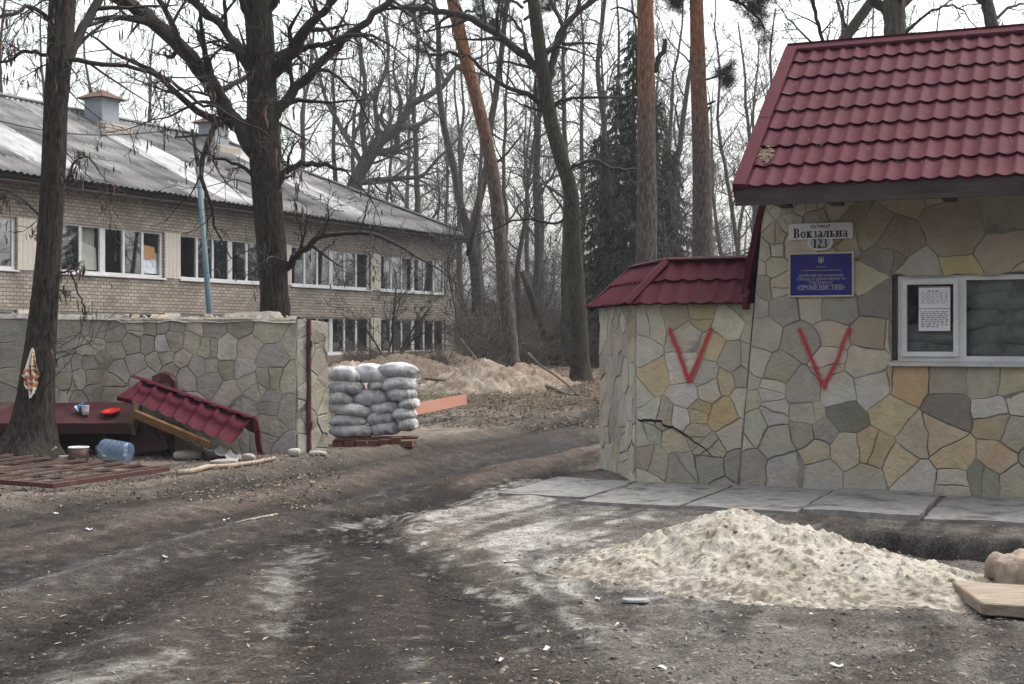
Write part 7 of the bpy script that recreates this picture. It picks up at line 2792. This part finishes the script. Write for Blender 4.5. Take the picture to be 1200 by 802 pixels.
def in_building(x, y, mg=2.5):
    v = Vector((x, y, 0)) - BC
    lx, ly = v.dot(BD), v.dot(BO)
    return -mg < lx < BLEN + mg and -BDEP - mg < ly < 4.0


def place(proto, first, x, y, s, rng):
    o = proto if first else copy_tree(proto)
    o.location = (x, y, gz(x, y))
    o.rotation_euler = (0, 0, rng.uniform(0, 6.28))
    o.scale = (s, s, s * rng.uniform(0.92, 1.08))
    return o


rng = random.Random(17)
spots = []
used = set()


def scatter(lst, n, pxr, dr, dmin, smin, smax, ok=None):
    tries = 0
    while n > 0 and tries < 6000:
        tries += 1
        px = rng.uniform(*pxr)
        d = math.sqrt(rng.uniform(dr[0] ** 2, dr[1] ** 2))
        x = (px - 600) / F * d
        if in_building(x, d): continue
        if any((x - a) ** 2 + (d - b) ** 2 < dmin ** 2 for a, b in spots): continue
        if ok and not ok(px, x, d): continue
        spots.append((x, d))
        i = rng.randrange(len(lst))
        place(lst[i], id(lst[i]) not in used, x, d, rng.uniform(smin, smax), rng)
        used.add(id(lst[i]))
        n -= 1


clear = lambda px, x, d: not (d < 42 and x > 1.5 and px < 900) and not (540 < px < 720 and d < 44)
scatter(protos, 9, (545, 720), (50, 66), 2.5, 0.8, 1.05)
scatter(protos, 12, (380, 880), (62, 100), 2.6, 0.85, 1.15)
scatter(protos, 14, (-120, 560), (66, 115), 3.0, 0.9, 1.25)
scatter(protos, 13, (840, 1320), (48, 105), 4.0, 0.8, 1.1)
scatter(protos, 10, (480, 900), (95, 140), 3.0, 0.9, 1.15)
scatter(saps, 55, (535, 900), (46, 90), 1.0, 0.8, 1.5)
scatter(saps, 12, (860, 1250), (40, 80), 1.6, 0.9, 1.5)
scatter(shrubs, 14, (400, 530), (37, 44), 0.8, 0.3, 0.5)
scatter(shrubs, 24, (545, 720), (38, 58), 1.0, 0.6, 1.1, lambda px, x, d: not (600 < px < 720 and d < 42) and d > 36.5)
scatter(shrubs, 26, (530, 760), (56, 85), 1.6, 1.0, 1.8)

# a thorny bush in front of the building
rng2 = random.Random(71)
LBL['thorn'] = 'large wide bare bush in front of the lower windows of the building'
p = at(452, 420, 48.0)
b1 = proto_bush('thorn', 72, 6, 3.6, 1.0, M_twig, 'bush', 'bush', None, 0.05, 4)
b1.location = (p.x, p.y, gz(p.x, p.y))

# slanting dead trunks low in the wood
stick([(655, 440, 46), (640, 400, 46), (624, 352, 46), (612, 318, 46)], 0.17, M_barkmoss, 'leaning_trunk', 'mossy leaning dead trunk left of the tall dark tree', 'dead tree')
stick([(650, 432, 50), (658, 412, 50), (666, 388, 50), (672, 362, 50)], 0.14, M_barkmoss, 'leaning_trunk', 'short dark trunk slanting right just behind the tall dark tree', 'dead tree')
stick([(548, 300, 42), (560, 250, 42), (565, 210, 42.2)], 0.07, M_barkmoss, 'broken_branch', 'mossy broken branch hanging beside the leaning pine', 'branch')
for pix, r_, lab in [([(619, 414, 34), (632, 428, 33.6), (648, 438, 33.2), (664, 450, 32.6), (680, 466, 31.5)], 0.035, 'pale fallen branch slanting down to the drive left of the low wall'),
                     ([(540, 398, 40), (556, 418, 39), (566, 436, 37)], 0.045, 'grey fallen branch leaning over the pale rubble heap'),
                     ([(498, 444, 33), (520, 446, 33), (545, 441, 33.2), (566, 440, 33.4)], 0.03, 'dark dead branch lying across the pale rubble heap'),
                     ([(640, 452, 33), (664, 462, 32), (690, 468, 31.5), (712, 470, 31)], 0.04, 'dark fallen branch on the leaf litter beside the drive')]:
    stick(pix, r_, M_brush, 'fallen_branch', lab, 'branch')

# far edge of the wood, one mass
rng = random.Random(90)
m = MB()
for k in range(230):
    d = rng.uniform(135, 190)
    x = rng.uniform(-0.52, 0.52) * d
    H = rng.uniform(9, 15)
    r_ = rng.uniform(0.1, 0.26)
    ln_ = rng.uniform(-0.06, 0.06)
    b = Vector((x, d, 1.2))
    t = b + Vector((ln_ * H, 0, H))
    m.tube([b, b.lerp(t, 0.5) + Vector((rng.uniform(-0.4, 0.4), 0, 0)), t], [r_, r_ * 0.7, 0.03], 4, cap=False)
    for q in range(17):
        f = rng.uniform(0.15, 0.98)
        c = b.lerp(t, f)
        a, L = rng.uniform(0, 6.28), rng.uniform(1.5, 4.5) * (1.1 - 0.6 * f)
        dv = Vector((math.cos(a) * 0.6, math.sin(a) * 0.6, rng.uniform(0.3, 1.0))) * L
        e = c + dv
        m.tube([c, c + dv * 0.5 + Vector((rng.uniform(-0.3, 0.3), 0, -0.15)), e], [0.06, 0.045, 0.02], 3, cap=False)
        for z in range(2):
            g_ = c + dv * rng.uniform(0.4, 1)
            m.tube([g_, g_ + Vector((rng.gauss(0, 0.7), rng.gauss(0, 0.5), rng.uniform(0.2, 1.4)))], [0.03, 0.012], 3, cap=False)
for k in range(700):
    d = rng.uniform(118, 175)
    x = rng.uniform(-0.5, 0.5) * d
    b = Vector((x, d, 1.3))
    for q in range(6):
        m.tube([b, b + Vector((rng.gauss(0, 0.9), 0, rng.uniform(1.5, 5)))], [0.045, 0.012], 3, cap=False)
tag(m.build('far_wood', M_twiggrey, org=(0, 150, 0)), 'far edge of the bare wood beyond the drive', 'wood', kind='stuff')

# leaf litter, dry grass and twigs on the bank and under the trees
rng = random.Random(33)
m = MB()
M_leaf = mat('dead_leaves', (0.8, 0.8, 0.8), (1.2, 1.2, 1.2), 20, attr=True, rough=0.9)
P_ = []
for k in range(15000):
    t = rng.random()
    if t < 0.72:
        d = 24.5 + 24 * rng.random() ** 1.1
        px = rng.uniform(370, 730)
    else:
        g_ = gr(rng.uniform(-80, 400), rng.uniform(524, 590))
        d, px = g_.y, 600 + g_.x / g_.y * F
    x = (px - 600) / F * d
    if t < 0.72 and (min(math.hypot(x - a, d - b) for a, b in T1[5:]) < 0.7): continue
    P_.append((x, d))
zz_ = ground_z(np.array([p[0] for p in P_]), np.array([p[1] for p in P_]))
for (x, y), z in zip(P_, zz_):
    r_ = rng.uniform(0.02, 0.05) * (1 if y > 22 else 0.55)
    a = rng.uniform(0, 6.28)
    u = Vector((math.cos(a), math.sin(a), rng.uniform(-0.6, 0.6))) * r_
    v = Vector((-math.sin(a), math.cos(a), rng.uniform(-0.6, 0.6))) * r_ * 0.5
    c = Vector((x, y, z + 0.012 + r_ * 0.3))
    m.poly([c - u, c + v, c + u, c - v], rng.choice([(0.14, 0.095, 0.065), (0.10, 0.07, 0.05), (0.17, 0.125, 0.09), (0.22, 0.18, 0.14), (0.075, 0.058, 0.046)]))
tag(m.build('leaf_litter', M_leaf), 'dead leaves scattered over the bank and under the trees', 'leaves', kind='stuff')
m = MB()
for k in range(1700):
    t = rng.random()
    if t < 0.9:
        d = 24.5 + 23 * rng.random() ** 1.1
        px = rng.uniform(380, 725)
        x = (px - 600) / F * d
        if min(math.hypot(x - a, d - b) for a, b in T1[5:]) < 0.9: continue
    else:
        g_ = gr(rng.uniform(-80, 380), rng.uniform(536, 575))
        x, d = g_.x, g_.y
    z = gz(x, d)
    if t < 0.28:
        for q in range(6):
            e = Vector((rng.gauss(0, 0.09), rng.gauss(0, 0.09), rng.uniform(0.08, 0.3)))
            s = Vector((rng.uniform(-1, 1), rng.uniform(-1, 1), 0)).normalized() * 0.006
            c = Vector((x + rng.gauss(0, 0.05), d + rng.gauss(0, 0.05), z))
            m.poly([c - s, c + s, c + e], rng.choice([(0.21, 0.17, 0.115), (0.16, 0.13, 0.085), (0.12, 0.11, 0.06)]))
    else:
        a, L = rng.uniform(0, 6.28), rng.uniform(0.15, 0.7) * (1 if d > 22 else 0.28)
        c = Vector((x, d, z + 0.02))
        m.tube([c, c + Vector((math.cos(a) * L * 0.5, math.sin(a) * L * 0.5, rng.uniform(0.0, 0.1))), c + Vector((math.cos(a + 0.3) * L, math.sin(a + 0.3) * L, 0.01))], [0.009 if d > 22 else 0.005, 0.006 if d > 22 else 0.004, 0.003], 3, rng.choice([(0.13, 0.105, 0.086), (0.085, 0.07, 0.058), (0.2, 0.175, 0.145)]), cap=False)
tag(m.build('twigs_and_grass', M_leaf), 'dry grass tufts and broken twigs on the bank beside the drive', 'brushwood', kind='stuff')

# unseen evergreen screen, added behind the viewpoint to block the low sky
rng = random.Random(12)
m = MB()
for k in range(5200):
    x = rng.uniform(-34, 36)
    ht = 9.5 + 3.5 * vn(np.array([x * 0.35]), np.array([0.3]), 6)[0]
    c = Vector((x, rng.uniform(-22, -15), ht * rng.random() ** 0.8))
    u = Vector((rng.gauss(0, 1), rng.gauss(0, 0.4), rng.gauss(0, 1))).normalized() * rng.uniform(0.4, 0.8)
    v = Vector((rng.gauss(0, 1), rng.gauss(0, 0.4), rng.gauss(0, 1))).normalized() * rng.uniform(0.3, 0.6)
    m.poly([c - u, c + v, c + u, c - v])
tag(m.build('low_sky_screen', M_needle, org=(0, -18, 0)), 'dense evergreen wood on the far side of the road', 'wood', kind='stuff')

# thin damp air between the trees
mb = MB()
mb.box(-398, 398, -58, 420, -3.0, 40.0)
hz = mb.build('haze', [bpy.data.materials.new('damp_air')], org=(0, 180, 0))
hm = hz.data.materials[0]
hm.use_nodes = True
hm.node_tree.nodes.clear()
_o = hm.node_tree.nodes.new('ShaderNodeOutputMaterial')
_v = hm.node_tree.nodes.new('ShaderNodeVolumePrincipled')
_v.inputs['Density'].default_value = 0.0006
_v.inputs['Color'].default_value = (0.86, 0.9, 0.95, 1)
_v.inputs['Anisotropy'].default_value = 0.2
hm.node_tree.links.new(_v.outputs[0], _o.inputs['Volume'])
tag(hz, 'thin damp haze in the air between the trees', 'haze', kind='stuff')
